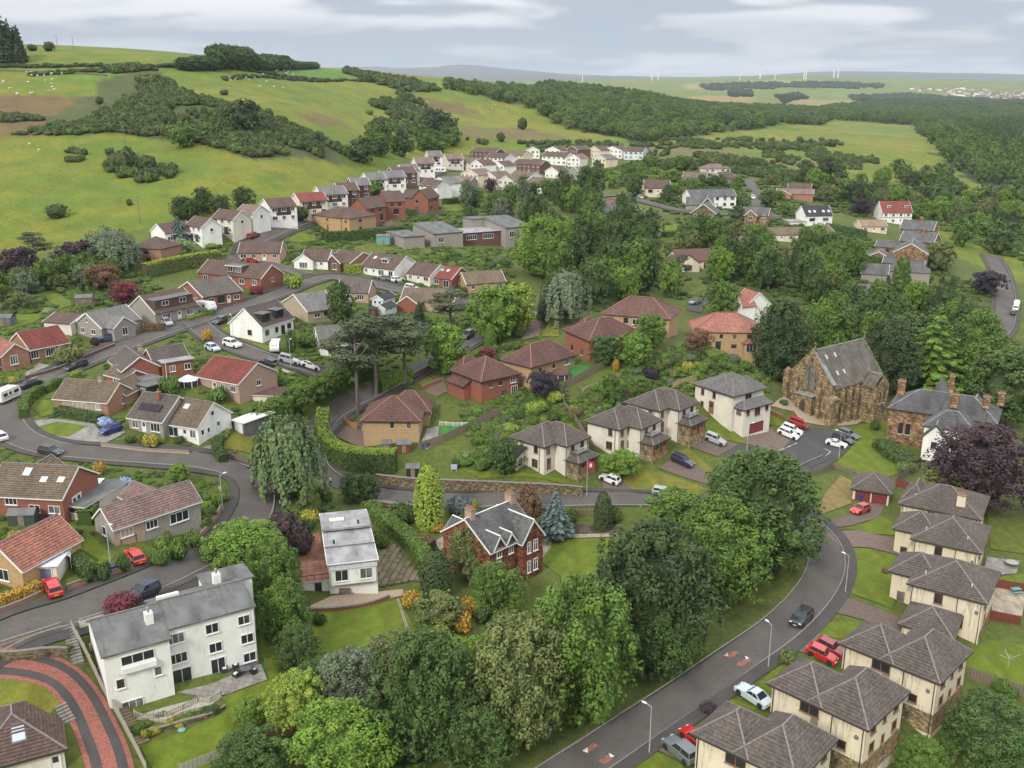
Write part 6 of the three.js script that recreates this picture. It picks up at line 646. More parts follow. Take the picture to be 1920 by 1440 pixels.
H('bungalow', 'red roofed half bungalow with two roof lights and brick gable', [-23.8,-284.3,2.3,2.7], [-17.5,-280.9,3.1,2.7], [-12.7,-290.4,2.1,2.7], { ...bung, w: 'brick', rf: 'rRed', sky: [[2.2, 0.6, 0.7, 0.9], [4.2, 0.6, 0.7, 0.9]], win: 'f w .3 .8 1.4 1.2 2;f p .75 .1 1.8 2 2;r d .4 .1 .8 2;r w .65 .9 .9 1 1' });
H('bungalow', 'low buff bungalow with brown roof behind bright green trees', [-13,-278.7,2.7,2.7], [-1.9,-282.9,2.7,2.7], 8, { ...bung, w: 'sand', rf: 'rTan', auto: 'f' });
H('house', 'red brick house at foot of brown tree garden with hip roof', [-109.5,-283.3,4.6,5.2], [-100.1,-280.3,5.8,5.2], 9, { r: 2.6, t: 'hip', w: 'brickO', rf: 'rBrown', fz: 'trimB', win: 'f k .5 3.2 1.4 1.1 2;f k .55 .1 1.4 2.2 2' });
H('house', 'yellow brick house with brown hipped roof and corner bays', [-68.8,-343.1,2.6,5.2], [-54.5,-332.6,7.3,5.2], [-51.6,-346.2,5.7,5.2], { r: 2.6, t: 'hip', w: 'brickY', rf: 'rBrown', fz: 'trimB', win: 'f k .4 3.4 .9 1 1;f k .6 .6 1.8 1.6 2;f k .42 .1 1 2.1 1;f k .9 3.3 1 1 1;f k .9 .8 1 1 1;r k .4 3.3 1.2 1 2;r k .4 .8 1.2 1 2', blk: [{ x0: 8, x1: 14, z0: -9, z1: 0.4, r: 2.2 }] });
H('garage', 'yellow brick garage with hipped roof behind dark hedge', [-45.3,-346.1,2.1,2.4], [-40.2,-346.1,2.7,2.4], 6, { r: 1.6, t: 'hip', w: 'brickY', rf: 'rBrown', fz: 'trimB', cat: 'garage' });
H('house', 'red brick house of banded brickwork beside yellow house', [-58.1,-356,4.1,5.2], [-51.3,-350.9,6.2,5.2], [-46.3,-359.4,5.8,5.2], { r: 3.2, t: 'gz', w: 'brick', rf: 'rBrown', fz: 'trimB', win: 'r k .3 3.2 1 1.1 1;r k .7 3.2 1 1.1 1;r k .3 .6 1 1.1 1;r k .75 .1 1.2 2.2 1;f k .6 .6 .8 1.1 1' });
H('house', 'red brick house between banded house and fenced brick house', [-50.9,-373.8,4,5.2], [-45.7,-362.6,6.4,5.2], [-40.3,-368.1,6.7,5.2], { r: 3.2, t: 'gz', w: 'brick', rf: 'rBrown', fz: 'trimB', win: 'r k .3 3.2 1 1.1 1;r k .7 3.2 1 1.1 1;r k .5 .4 2 2 2' });
H('house', 'wide red brick house with pale fence along its garden', [-38.4,-384.1,4.6,5.2], [-32.2,-382.1,5.8,5.2], [-27,-392.2,5.9,5.2], { r: 3.2, t: 'gz', w: 'brick', rf: 'rBrown', fz: 'trimB', win: 'f k .3 3.2 1 1.1 1;f k .3 .6 1 1.1 1;r k .2 3.2 .9 1.2 1;r k .45 3.2 .9 1.2 1;r k .7 3.2 .9 1.2 1;r k .3 .6 .9 1.2 1', blk: [{ x0: -4.5, x1: 0.5, z0: -7.5, z1: -1, r: 2.6, t: 'gx' }] });
// ---------- school ----------
H('school_building', 'low grey flat roofed school block with angled roofs', [-35.6,-324.7,4.2,4.2], [-29.1,-328.4,4.2,4.2], 14, { t: 'flat', r: 0, w: 'greyharl', rf: 'felt', fz: 'felt', cat: 'school', win: 'r w .4 1.2 1.2 1.6 2', blk: [{ x0: 10.5, x1: 21.5, z0: -16, z1: 0.6, e: 4.6, r: 1.6, t: 'mono', w: 'greyharl', win: 'f w .25 1.4 2 1.8 3' }, { x0: 21.7, x1: 38, z0: -15, z1: -3, e: 3.4, r: 0, t: 'flat', rf: 'feltL', w: 'brickB', win: 'f w .3 1 4 1.6 5;f w .7 1 4 1.6 5' }, { x0: 33, x1: 39, z0: -22, z1: -15.2, e: 6.4, r: 0, t: 'flat' }, { x0: 38.2, x1: 49, z0: -18, z1: 0.4, e: 4.8, r: 1.8, t: 'mono', win: 'f w .3 1.2 3.4 2 4' }] });
// ---------- upper rows of white and brown houses ----------
const wordW = { white: 'white', cream: 'cream', offwhite: 'off white', brickB: 'brown brick', paleblue: 'pale blue', greyharl: 'grey' }, wordR = { rBrown: 'brown', rTan: 'mossy brown', rMauve: 'mauve', rGreyL: 'grey', rRed: 'red' };
const SEMI = 'gabled white and brown houses in the upper rows';
const semi = (A, B, C, rf, w, t = 'gz', lab, clad = 'timber') => { const l = Math.hypot(A[0] - B[0], A[1] - B[1]); if (l > 9.5) A = [B[0] + (A[0] - B[0]) * 9.5 / l, B[1] + (A[1] - B[1]) * 9.5 / l, A[2], A[3]]; return H('house', lab ?? [wordW[w], t === 'gz' ? 'gable sided house' : 'gable ended house', 'with', wordR[rf], 'roof in the upper row'].join(' '), A, B, C, { e: A[3], r: 2.4, t, w, rf, fz: 'trim', group: SEMI, auto: t === 'gz' ? 'r' : 'f', after: (g, k) => { if (t === 'gz') { part('timber_cladding', box(0.06, 2.4, k.d * 0.55, k.L + 0.008, 3.5, -k.d * 0.5), M[clad], g); opening(g, k.main, 'f', 0.35, 3.3, 0.9, 1, 'w', 1); } else { part('timber_cladding', box(k.L * 0.6, 2.3, 0.06, k.L * 0.5, 1.3, 0.006), M[clad], g); opening(g, k.main, 'r', 0.5, 3.3, 1, 1, 'w', 1); } } }); };
const bl = undefined;
semi([-107.6,-297.5,4.1,3.4], [-98.9,-307,2.4,3.4], 8, 'rBrown', 'white', 'gx', 'low white house behind the blue spruce'); semi([-102.2,-309,3.6,5], [-94.6,-301.4,6.5,5], [-91.4,-307.7,5.5,5], 'rBrown', 'white', 'gx', bl); semi([-95.8,-315.3,3.2,5], [-87.2,-309.9,7.4,5], [-86,-318.1,4.7,5], 'rBrown', 'offwhite', 'gx', bl); semi([-89.5,-321.6,3.5,5], [-82.9,-317.3,6.8,5], [-80.2,-324.6,5.7,5], 'rMauve', 'white', 'gx', bl); semi([-86,-335.8,3.6,5.2], [-79.3,-326.2,7,5.2], [-73.5,-334.2,7.3,5.2], 'rBrown', 'white', 'gz', bl); semi([-80.4,-353.8,3,5.2], [-72.5,-341.1,7.3,5.2], [-67.4,-351.9,6.8,5.2], 'rRed', 'cream', 'gz', 'cream gabled house with bright red roof in the upper row'); semi([-75.6,-367.9,2.9,5.2], [-67.5,-353.9,7.5,5.2], [-61.8,-363.7,7.2,5.2], 'rGreyL', 'white', 'gz', bl); semi([-71.3,-380.8,3,5.2], [-62.7,-363.6,7.6,5.2], [-59.7,-374.2,6.8,5.2], 'rBrown', 'brickB', 'gz', bl); semi([-67.5,-395,3.5,5.2], [-60,-376.2,7.1,5.2], [-57.1,-387.8,6.8,5.2], 'rGreyL', 'brickB', 'gz', bl);
semi([-66.5,-415.1,3.6,5.2], [-56.9,-396.7,6.7,5.2], [-54.8,-409.7,7.1,5.2], 'rGreyL', 'white', 'gz', bl); semi([-63.7,-445.2,3,5.2], [-54.5,-424.7,6.4,5.2], [-51.3,-442.1,6.7,5.2], 'rGreyL', 'white', 'gz', bl); semi([-61.4,-460.2,2.2,5.2], [-51.9,-441,7.5,5.2], [-49.2,-460.2,5.5,5.2], 'rBrown', 'brickB', 'gz', bl); semi([-60.4,-474,1.7,5.2], [-48.8,-449.6,8.4,5.2], [-46.5,-463.2,6.9,5.2], 'rGreyL', 'white', 'gz', bl); semi([-52.6,-491.3,3.1,5.2], [-44.5,-468.2,7.5,5.2], [-39,-479.5,7.3,5.2], 'rMauve', 'white', 'gz', bl); semi([-48.1,-527.9,4.9,5.2], [-41.9,-505.7,5.7,5.2], [-38.3,-518.8,7.1,5.2], 'rGreyL', 'white', 'gz', bl); semi([-43.2,-576.3,3.7,5.2], [-35.9,-557.4,6.2,5.2], [-32.8,-576.3,6.3,5.2], 'rMauve', 'offwhite', 'gz', bl);
const UP = 'two storey houses of the top cluster';
const far2 = (A, B, d, rf, w, t, o = {}) => H('house', [wordW[w], t === 'gz' ? 'gable fronted house' : 'long fronted house', 'with', wordR[rf], 'roof in the top cluster'].join(' '), A, B, d, { e: A[3], r: 2.3, t, w, rf, auto: 'f', group: UP, ...o });
for (const [A, B, d, rf, w, t] of [
  [[-26.2,-628.8,3.5,5.2], [-10.1,-617.6,6.8,5.2], 9, 'rBrown', 'brickB', 'gx'], [[-15.8,-611.7,4.2,5.2], [-3.8,-601.7,6.1,5.2], 9, 'rBrown', 'white', 'gx'], [[-6.3,-633.2,4.3,5.2], [6.9,-622.4,6,5.2], 9, 'rTan', 'cream', 'gx'], [[18.7,-633.1,4.9,5.2], [33.5,-622.6,5.5,5.2], 9, 'rBrown', 'white', 'gx'], [[34,-619.9,5.2,5.2], [41.2,-614.9,5.2,5.2], 9, 'rMauve', 'white', 'gz'], [[48.8,-616.6,5.1,5.2], [56.4,-606.7,5.3,5.2], 9, 'rGreyL', 'cream', 'gz'], [[9,-654,5,5.2], [17.9,-654,5.4,5.2], 9, 'rTan', 'white', 'gz'], [[21.6,-661.3,4.9,5.2], [31.1,-655.2,5.5,5.2], 9, 'rBrown', 'white', 'gz'], [[35.9,-669,4.7,5.2], [42.9,-656.7,5.6,5.2], 9, 'rBrown', 'brickB', 'gz'], [[49.7,-664.5,4.9,5.2], [57,-652.3,5.5,5.2], 9, 'rBrown', 'cream', 'gz'], [[59.2,-661.4,5.1,5.2], [70.5,-649.3,5.3,5.2], 10, 'rBrown', 'white', 'gz'], [[71.2,-643.1,5.6,5.4], [82.6,-637.3,5.3,5.4], 9, 'rBrown', 'paleblue', 'gx'],
  [[0.6,-588.2,4.8,5.2], [16.1,-575.2,5.5,5.2], 9, 'rBrown', 'brickB', 'gx'], [[17.8,-541.1,4.1,4], [24.6,-533.8,3.9,4], 8, 'rBrown', 'white', 'gz'], [[6.4,-460.9,4.7,5.2], [18.7,-450.1,5.6,5.2], 9, 'rTan', 'white', 'gx'], [[-23,-558.5,4.9,5.2], [-16,-550.2,5.5,5.2], 9, 'rBrown', 'white', 'gz'], [[-12.6,-566.2,4.9,5.2], [-4.4,-558,5.4,5.2], 9, 'rBrown', 'white', 'gz'], [[-24,-472,4.1,5], [-15.7,-462.7,5.9,5], 9, 'rMauve', 'cream', 'gz'], [[-14,-470.2,4.3,5], [-7.3,-461.3,5.7,5], 9, 'rTan', 'offwhite', 'gz'], [[-6.4,-461.8,4.5,5], [0.5,-456.2,5.5,5], 9, 'rTan', 'offwhite', 'gz'], [[-1.8,-478.1,4.3,5], [8,-469,5.7,5], 9, 'rTan', 'white', 'gx'], [[-35.9,-444.1,4.4,5.2], [-27.7,-433.5,5.9,5.2], 8, 'rGreyL', 'white', 'gz'], [[-40,-432.4,4,4.6], [-31.7,-425,5.2,4.6], 8, 'rBrown', 'white', 'gx'], [[-25.7,-456.4,2.9,3.4], [-19.3,-453.6,3.8,3.4], 8, 'rMauve', 'greyharl', 'gx'], [[29.6,-517.3,5.1,5], [34.1,-510.2,4.9,5], 9, 'rGreyL', 'greyharl', 'gz'], [[-29.4,-567.4,4.4,5], [-22.5,-558.8,5.5,5], 8, 'rTan', 'offwhite', 'gx']]) far2(A, B, d, rf, w, t);
// ---------- houses among the trees on the far right ----------
H('bungalow', 'cream bungalow on raised plinth with brown roof and twin bays', [61.1,-458.9,4.1,4.4], [72.8,-458.9,4.7,4.4], 10, { e: 3.2, r: 3.2, w: 'cream', rf: 'rBrown', win: 'f k .2 1 2 1.4 3;f k .8 1 2 1.4 3;f d .5 .1 1 2', blk: [{ x0: -4, x1: 0, z0: -6, z1: -1, e: 1.6, r: 0, t: 'flat', rf: 'felt', w: 'pink' }] });
H('house', 'long white two storey house with grey roof', [77.9,-435.4,4.5,5.2], [98.8,-439.9,5.9,5.2], 9, { r: 2.6, w: 'white', rf: 'rSlate', auto: 'f', k: 'k' });
H('cottage', 'stone fronted cottage with twin steep slate gables', [74.4,-426.8,2.5,3], [85.9,-424.7,3.5,3], 8, { r: 2.8, w: 'greyharl', rf: 'rSlate', blk: [{ x0: 6, x1: 12, z0: -7, z1: 2, r: 3.2, t: 'gz', w: 'wallstone', win: 'f w .5 1 1.6 1.4 2' }] });
H('cottage', 'slate roofed cottage with single wide stone gable', [74,-411,2.3,2.8], [83.4,-407.3,3.3,2.8], 9, { r: 3.6, t: 'gz', w: 'wallstone', rf: 'rSlate', auto: 'f' });
H('cottage', 'white outbuilding with slate roof and row of windows', [49.1,-387.3,3.3,3], [55.7,-395.8,2.7,3], [62.7,-412.2,1.5,3], { r: 1.4, t: 'hip', w: 'white', rf: 'rSlate', auto: 'r', k: 'k' });
H('cottage', 'white cottage with slate gables and chimneys behind dark pine', [34.8,-396.1,2.9,3.2], [44.4,-394.3,3.5,3.2], 9, { r: 3.2, w: 'white', rf: 'rSlate', auto: 'f', ch: [[3, -4, 5.4, 1.4, 'greyharl'], [11, -4, 5.4, 1.4, 'greyharl']], blk: [{ x0: 11, x1: 17, z0: -9, z1: -2, r: 2.8, t: 'gz' }] });
H('bungalow', 'grey gabled bungalow above the shrub bank', [89.1,-524.7,2.5,2.8], [100.8,-521.4,3.1,2.8], 10, { r: 2.4, w: 'greyharl', rf: 'rTan' });
H('bungalow', 'beige gabled bungalow with brown roof on the top lane', [102.9,-527.9,2.6,2.8], [110.2,-521.3,3,2.8], 12, { r: 3, t: 'gz', w: 'beige', rf: 'rBrown' });
H('bungalow', 'mauve roofed bungalow at the edge of the field', [110.4,-575.8,2.9,2.8], [125.9,-579.9,2.7,2.8], 9, { r: 2.2, t: 'hip', w: 'offwhite', rf: 'rMauve', auto: 'f' });
H('bungalow', 'large bungalow with red brown roof and timber deck', [55.7,-328.4,2.6,3], [70.7,-331.7,3.4,3], 10, { r: 3.2, w: 'cream', rf: 'rMaroon', fz: 'trimB', win: 'f k .7 .1 3 2 4;r k .5 .2 3 2.2 4', blk: [{ x0: -2, x1: 6, z0: -6, z1: 4, r: 2.8, t: 'gz', win: 'f k .5 .4 2.4 1.8 3' }] });
H('house', 'brick bungalow with pink stepped roofs by the far trees', [129.5,-489.8,1.7,2.8], [146,-484.6,3.9,2.8], 9, { r: 2, w: 'brickO', rf: 'rMauve', blk: [{ x0: -0.5, x1: 7, z0: -6, z1: 5, r: 2, t: 'gz' }, { x0: 5, x1: 16, z0: -14, z1: -6, e: 5, r: 2, t: 'gx', rf: 'rBrown' }] });
H('house', 'white house with dark slate roof and four roof lights', [123.9,-419.1,4.3,5], [135.8,-421,5.7,5], 9, { r: 3.6, w: 'white', rf: 'rDark', sky: [[2.4, 0.35, 0.9, 1.1], [4.6, 0.35, 0.9, 1.1], [8.6, 0.35, 0.9, 1.1], [11, 0.35, 0.9, 1.1]], win: 'f k .25 2.6 2.4 1.2 2;f k .75 2.6 2.4 1.2 2', blk: [{ x0: -7, x1: 0, z0: -7, z1: 0.6, e: 2.6, r: 0, t: 'flat', rf: 'feltL' }] });
H('house', 'half timbered house with red tiled roof and twin dormers', [169.2,-454.1,4.3,5.4], [182.8,-454.1,6.4,5.4], 10, { r: 4.4, w: 'white', rf: 'rRed', fz: 'trim', dorm: [[3.5, 0.8, 1.6, 1.1, 'trim'], [11.5, 0.8, 1.6, 1.1, 'trim']], auto: 'f', after: (g, k) => { for (let i = 0; i <= 12; i++) part('timber', box(0.16, 2.6, 0.06, k.L * i / 12, 4.1, 0.02), M.black, g); part('timber', box(k.L, 0.2, 0.07, k.L / 2, 2.8, 0.022), M.black, g); } });
H('bungalow', 'low bungalow with pale orange roof and white walls', [149.5,-423.9,2,2.8], [160.6,-423.9,3.5,2.8], 9, { r: 2.2, w: 'cream', rf: 'rOrange', auto: 'f' });
const VL = { e: 8, r: 3, w: 'stoneP', rf: 'rSlate', fz: 'trim', t: 'gx', cap: 'lead' };
H('villa', 'sandstone villa highest of the slate roofed terrace', [159.3,-406.3,6.4,7.5], [170.2,-399.8,8.5,7.5], 11, { ...VL, cat: 'house', ch: [[7, -5, 10, 2.2, 'stoneP', 1.6, 0.9, 4]] });
H('villa', 'sandstone villa with slate wing and arched dormer', [149.3,-379.9,6.5,7.5], [159.4,-373,8.4,7.5], 11, { ...VL, cat: 'house', ch: [[7, -5, 10, 2.2, 'stoneP', 1.6, 0.9, 4]], blk: [{ x0: -10, x1: 0, z0: -10, z1: -4, e: 4.5, r: 1.8, win: 'f k .5 2 1.2 1.6 2' }] });
H('villa', 'sandstone villa lowest of the terrace with broad slate gable', [139.2,-358.9,6.2,7], [149.8,-354,7.8,7], 12, { ...VL, t: 'gz', r: 3.4, cat: 'house', win: 'f k .5 4 2 1.4 3', blk: [{ x0: -10, x1: -0.4, z0: -9, z1: -2, e: 5, r: 2.4, t: 'gz', win: 'f k .5 3 1 1.4 2' }, { x0: -3, x1: 11, z0: -4, z1: 5, e: 4.6, r: 1.8, t: 'mono', win: 'f w .5 2 6 1.6 8' }] });
H('bungalow', 'grey roofed house peeping from the trees below villas', [120.8,-338,2.4,3], [128.9,-334.9,3.6,3], 9, { r: 2.8, w: 'greyharl', rf: 'rSlate', blk: [{ x0: 8, x1: 22, z0: -12, z1: -3, e: 4, r: 2.4, t: 'hip' }] });
H('cottage', 'small cottage roof showing between dark pines', [109.1,-319.1,2,3], [109.9,-305.1,4,3], 6, { r: 2.6, t: 'gz', w: 'wallstone', rf: 'rSlate' });
H('house', 'white gabled house with steep pink red roof by grey car', [63.1,-277.8,4.1,4.6], [65.6,-271.9,5.1,4.6], 8, { r: 3.6, t: 'gx', w: 'white', rf: 'rPink', auto: 'f', blk: [{ x0: 3, x1: 7, z0: -3, z1: 1.6, e: 5, r: 2.4, t: 'gz', win: 'f w .5 4 1 1.6 1' }] });
H('bungalow', 'dormered bungalow with grey brown roof among shrubs', [81.5,-360.2,2.3,3], [88.9,-353.8,3.7,3], 9, { r: 3, w: 'offwhite', rf: 'rTan', dorm: [[6, 1.1, 0.9, 1.2, 'rTan'], [10, 1.1, 0.9, 1.2, 'rTan']] });
H('bungalow', 'cream bungalow with brown roof and brick corner', [95.7,-382.3,1.9,2.8], [113.5,-383.8,3.6,2.8], 9, { r: 2.2, w: 'cream', rf: 'rTan', auto: 'f', blk: [{ x0: -2, x1: 5, z0: -4, z1: 5, r: 2, t: 'gz' }] });
H('house', 'sandstone house with grey roof beside the parked white car', [94.4,-407.2,3.9,4.6], [104,-403.6,5.3,4.6], 9, { r: 2.6, w: 'stoneP', rf: 'rSlate', auto: 'f', blk: [{ x0: 1, x1: 6, z0: -5, z1: 1.6, r: 2.2, t: 'gz', win: 'f w .5 2.6 1.4 1.4 2' }] });
H('bungalow', 'small cream gabled bungalow below the white house', [116.9,-397.8,2.1,2.6], [120.4,-391.6,3.1,2.6], 9, { r: 2.2, t: 'gz', w: 'cream', rf: 'rTan' });
// bottom edge, left
H('bungalow', 'brown tiled bungalow with large roof light at driveway bend', [-55.19,-84.75,2.7,2.8], [-47.33,-88.83,2.9,2.8], 10, { e: 2.8, r: 2.6, t: 'hip', w: 'offwhite', rf: 'rBrown', fz: 'trimB', win: 'f d .9 .1 1 2', after: (g, k) => { const s = base('skylight', k.L * 0.55, 4.3, -2.6); s.rotation.x = Math.atan(2.6 / 5); part('frame', box(1.5, 0.16, 2.6), M.felt, s); part('pane', box(1.2, 0.2, 1.1, 0, 0, -0.6), M.skylight, s); part('pane', box(1.2, 0.2, 0.9, 0, 0, 0.65), M.skylight, s); g.add(s); } });
H('bungalow', 'pink red tiled bungalow with bow window by grey garage', [-67.9,-114,2.4,2.8], [-61.2,-111.4,3.2,2.8], 9, { e: 2.8, r: 2.8, t: 'gz', w: 'brickY', rf: 'rPink', win: 'f w .5 .7 2.6 1.5 3' });
H('garage', 'pale blue roofed concrete garage with slate blue door', [-61.6,-113.8,2.2,2.4], [-58.2,-114.1,2.6,2.4], [-61.1,-118.6,2,2.4], { e: 2.4, t: 'flat', r: 0, w: 'offwhite', rf: 'paleblue', fz: 'trim', cat: 'garage', win: 'f L .5 0 2.2 2' });
for (const o of scene.children) if (o.isGroup && o.userData.low !== undefined) { const b = new THREE.Box3().setFromObject(o); const c = [[b.min.x, b.min.z], [b.max.x, b.min.z], [b.max.x, b.max.z], [b.min.x, b.max.z]]; delete o.userData.low; o.updateMatrixWorld(true); let m = null; for (const q of o.children) if (q.name === 'wall') { q.geometry.computeBoundingBox(); m = m ? m.union(q.geometry.boundingBox) : q.geometry.boundingBox.clone(); } if (m) CLEAR.push([[m.min.x - 0.5, m.max.z + 0.5], [m.max.x + 0.5, m.max.z + 0.5], [m.max.x + 0.5, m.min.z - 0.5], [m.min.x - 0.5, m.min.z - 0.5]].map(([x, z]) => { const v = V3(x, 0, z).applyMatrix4(o.matrixWorld); return [v.x, v.z]; })); else CLEAR.push(c); }
// ---------- planting ----------
for (const p of CLEAR) { let a = 1e9, b = -1e9, c = 1e9, d = -1e9; for (const [x, z] of p) { a = Math.min(a, x); b = Math.max(b, x); c = Math.min(c, z); d = Math.max(d, z); } p.bb = [a, b, c, d]; }
const open = (x, z, m = 0) => { for (const p of CLEAR) { const q = p.bb; if (x > q[0] - m && x < q[1] + m && z > q[2] - m && z < q[3] + m && (inPoly(x, z, p) || (m && (inPoly(x + m, z, p) || inPoly(x - m, z, p) || inPoly(x, z + m, p) || inPoly(x, z - m, p))))) return false; } return true; };
const TR = (label, kind, colour, p, name = 'broadleaf_tree', lift0 = 0) => tree(name, label, undefined, kind, colour, ...p, 'tree', lift0);
// the belt of tall trees between the villa gardens and the lower road
TR('light green sycamore at the lower corner of the tree belt', 'big', 'bright', [-17.5,-89.2,10.4,8.2]);
TR('dark mixed crown behind the light green corner sycamore', 'chest', 'dark', [-9.2,-92.3,10.6,15]);
TR('olive tree hung with brown cones in the tree belt', 'chest', 'olive', [0.3,-94.7,11.1,17.4]);
TR('tall bright sycamore beside the cone hung tree', 'big', 'mid', [8,-100.5,12.6,19]);
TR('round dark horse chestnut above the mown verge', 'chest', 'deep', [18.2,-114.1,14.7,19]);
TR('low ash tree at the foot of the dark chestnut', 'big', 'dark', [17.5,-109.3,9,9.5]);
TR('soft green lime tree between the two chestnuts', 'big', 'mid', [30,-129.8,13.9,15.3]);
TR('huge horse chestnut in the bend of the lower road', 'chest', 'dark', [39,-141,17.8,18.4]);
TR('bushy light tree above the road behind the dark chestnut', 'mid', 'mid', [27.1,-154,9.9,7.7]);
TR('dark tree filling the gap below the cone hung tree', 'big', 'dark', [-4.6,-90.6,8.5,8.5]);
TR('yellow green tree beside the new timber fence', 'big', 'lime', [-24.2,-97.2,7,7]);
TR('grey green tree behind the yellow green tree', 'big', 'grey', [-19.2,-100.1,7.4,8.3]);
TR('tree with bare twigs in the middle of the belt', 'big', 'olive', [-14.2,-104.8,8.4,8.4]);
TR('dark crown at the bottom of the white house lawn', 'big', 'dark', [-27.4,-87.9,7.8,6.5]);
TR('small bright tree on the edge of the white house lawn', 'big', 'bright', [-30,-97.4,3.7,3.2]);
TR('bright broad tree beside the sycamore under the belt', 'big', 'bright', [-3.9,-106.2,6.5,7.4]);
TR('rounded tree where the street bends above white house', 'big', 'bright', [-38.5,-128.6,11.4,7.1]);
TR('tree next below the rounded bend tree', 'big', 'mid', [-32.7,-122.2,7.7,10.3]);
TR('tree beside the flat roofed house lawn edge', 'big', 'mid', [-29.4,-114.5,6.6,8.8]);
TR('dark hedge tree above the new timber fence', 'big', 'dark', [-26.6,-108.4,5.6,6.1]);
TR('dark hedge tree at the lawn corner by the timber fence', 'big', 'dark', [-23.2,-104.1,5.5,4.5]);
TR('large weeping birch between the two roads', 'wil', 'willow', [-37.7,-154.8,12.5,16], 'weeping_tree');
TR('dense round holly beside the walker on the road', 'mid', 'dark', [-28.2,-161.8,4.1,5.7], 'holly_tree'); TR('dense round holly beside the golden cypress road', 'mid', 'deep', [-25.6,-162.7,4.2,6.1], 'holly_tree');
TR('golden yellow columnar cypress in front of stone wall', 'col', 'lime', [-14.2,-155.6,5.3,11.6], 'cypress_tree');
TR('blue spruce with silvery whorls by the villa lawn', 'con', 'blue', [7.4,-152.6,6.6,8.8], 'spruce_tree', 0.08);
TR('dark green columnar thuja beside the villa path', 'col', 'deep', [15.6,-155.5,3.3,6.8], 'thuja_tree');
TR('copper leaved small tree behind the villa', 'tall', 'rust', [2.8,-157.2,4,7.6], 'copper_tree');
TR('dark columnar yew beside the mossy patio', 'col', 'deep', [-11.3,-131.8,5,7.3], 'yew_tree'); TR('light leaved tree against the villa gable', 'big', 'olive', [-6.1,-137.9,7.4,8.9]); TR('spreading tree in front of the villa', 'big', 'mid', [-2.3,-128.5,7.3,7.3]); TR('olive round tree below the yew', 'mid', 'olive', [-10,-121.9,6.6,5.6]);
TR('tall scots pine with bare trunk beside gateway', 'pine', 'pine', [-32.5,-198,14.1,20.7], 'pine_tree'); TR('tallest scots pine with split top above the road', 'pine', 'pine', [-29.5,-205.2,13.9,17.8], 'pine_tree'); TR('forked scots pine above the roadside verge', 'pine', 'pine', [-23.7,-209.8,14.8,15.5], 'pine_tree'); TR('flat topped pine in front of the brown roofed bungalow', 'pine', 'pine', [-15.5,-242.1,12.1,10.2], 'pine_tree');
TR('dense egg shaped lime tree by the road corner', 'mid', 'bright', [-14.6,-213.9,9.5,12.1]); TR('dark upright tree beside the grey roofed bungalow', 'tall', 'dark', [-41.7,-233.7,6.9,11.2]); TR('dark small conifer beside the brick gable', 'con', 'deep', [-23.5,-243.4,5.4,6.8], 'conifer_tree');
TR('bright green spreading tree at the end of the lane', 'mid', 'bright', [-3.9,-235.8,11.7,14.4]); TR('yellow green tree leaning over the lane', 'mid', 'lime', [1.6,-243.2,9.4,12.9]); TR('grey green weeping birch beside the lane', 'wil', 'grey', [13.7,-249.7,13.4,14.9], 'weeping_tree'); TR('narrow dark cypress by the lane gate', 'col', 'dark', [8.1,-253.2,3.1,6.5], 'cypress_tree'); TR('large rounded sycamore behind the school', 'big', 'bright', [9.5,-302,17.6,18.8]);
TR('round tree in front of the maroon roofed houses', 'mid', 'mid', [31.7,-220,7.6,8.1]); TR('spreading tree beside the red brick house', 'mid', 'dark', [20.9,-212.5,7.1,6.9]); TR('bright broad tree in the fence corner', 'mid', 'bright', [27.2,-212,7.8,7.6]); TR('slim birch in the terraced garden', 'tall', 'mid', [20.2,-196.7,4.7,6.8]); TR('round bush tree below the slim birch', 'mid', 'mid', [26.9,-200.8,4.5,4.8]);
TR('dark purple plum tree in the terraced garden', 'map', 'plum', [6.5,-199.4,6.5,5.8], 'plum_tree'); TR('dark green tree beside the flagpole house', 'mid', 'dark', [-1.7,-171.4,6.5,7.2]); TR('bright small tree on the front lawn', 'map', 'bright', [20.7,-173.5,7,5.3]); TR('red maple by the lane', 'map', 'red', [-5.6,-222.9,4.5,3.1], 'maple_tree'); TR('small cypress beside the red maple', 'col', 'mid', [-5.3,-231,3.1,6], 'cypress_tree');
TR('round green tree in front of the pink gabled house', 'mid', 'mid', [59.6,-275.1,10,10.6]); TR('rusty leaved tree beside the curved house', 'map', 'rust', [42.8,-221,6.2,5.9]);
TR('great dark chestnut beside the church', 'chest', 'deep', [65.8,-233.6,14.3,20]); TR('light and dark tree behind the church gable', 'big', 'mid', [82,-246.2,15,22.1]); TR('dark tree over the church roof', 'big', 'deep', [93.4,-237.1,15.2,18.7]); TR('layered bright cedar behind the villa', 'lay', 'bright', [105.7,-239.1,18,20.8], 'cedar_tree'); TR('tall tree by the avenue corner', 'mid', 'mid', [130.6,-268.3,10.4,16.6]); TR('dark tree over the avenue', 'mid', 'dark', [113.7,-216.7,15.9,19.1]); TR('tree behind the turret of the villa', 'mid', 'mid', [116.6,-238.9,12.1,13.5]); TR('broad tree beside the layered cedar', 'mid', 'dark', [105.1,-255.2,14.2,15.7]);
TR('great copper beech beside the white wing of the villa', 'chest', 'purple', [87.1,-169.7,17.7,15.4], 'copper_beech_tree'); TR('spreading yellow green yew below the copper beech', 'lay', 'lime', [80.7,-172.7,10,6.3], 'yew_tree');
TR('dark tree in the back gardens of the cream houses', 'big', 'dark', [56.8,-101.4,10.2,8.8]); TR('bushy tree below the stone based house', 'big', 'mid', [47.3,-96.6,6.1,5.2]);
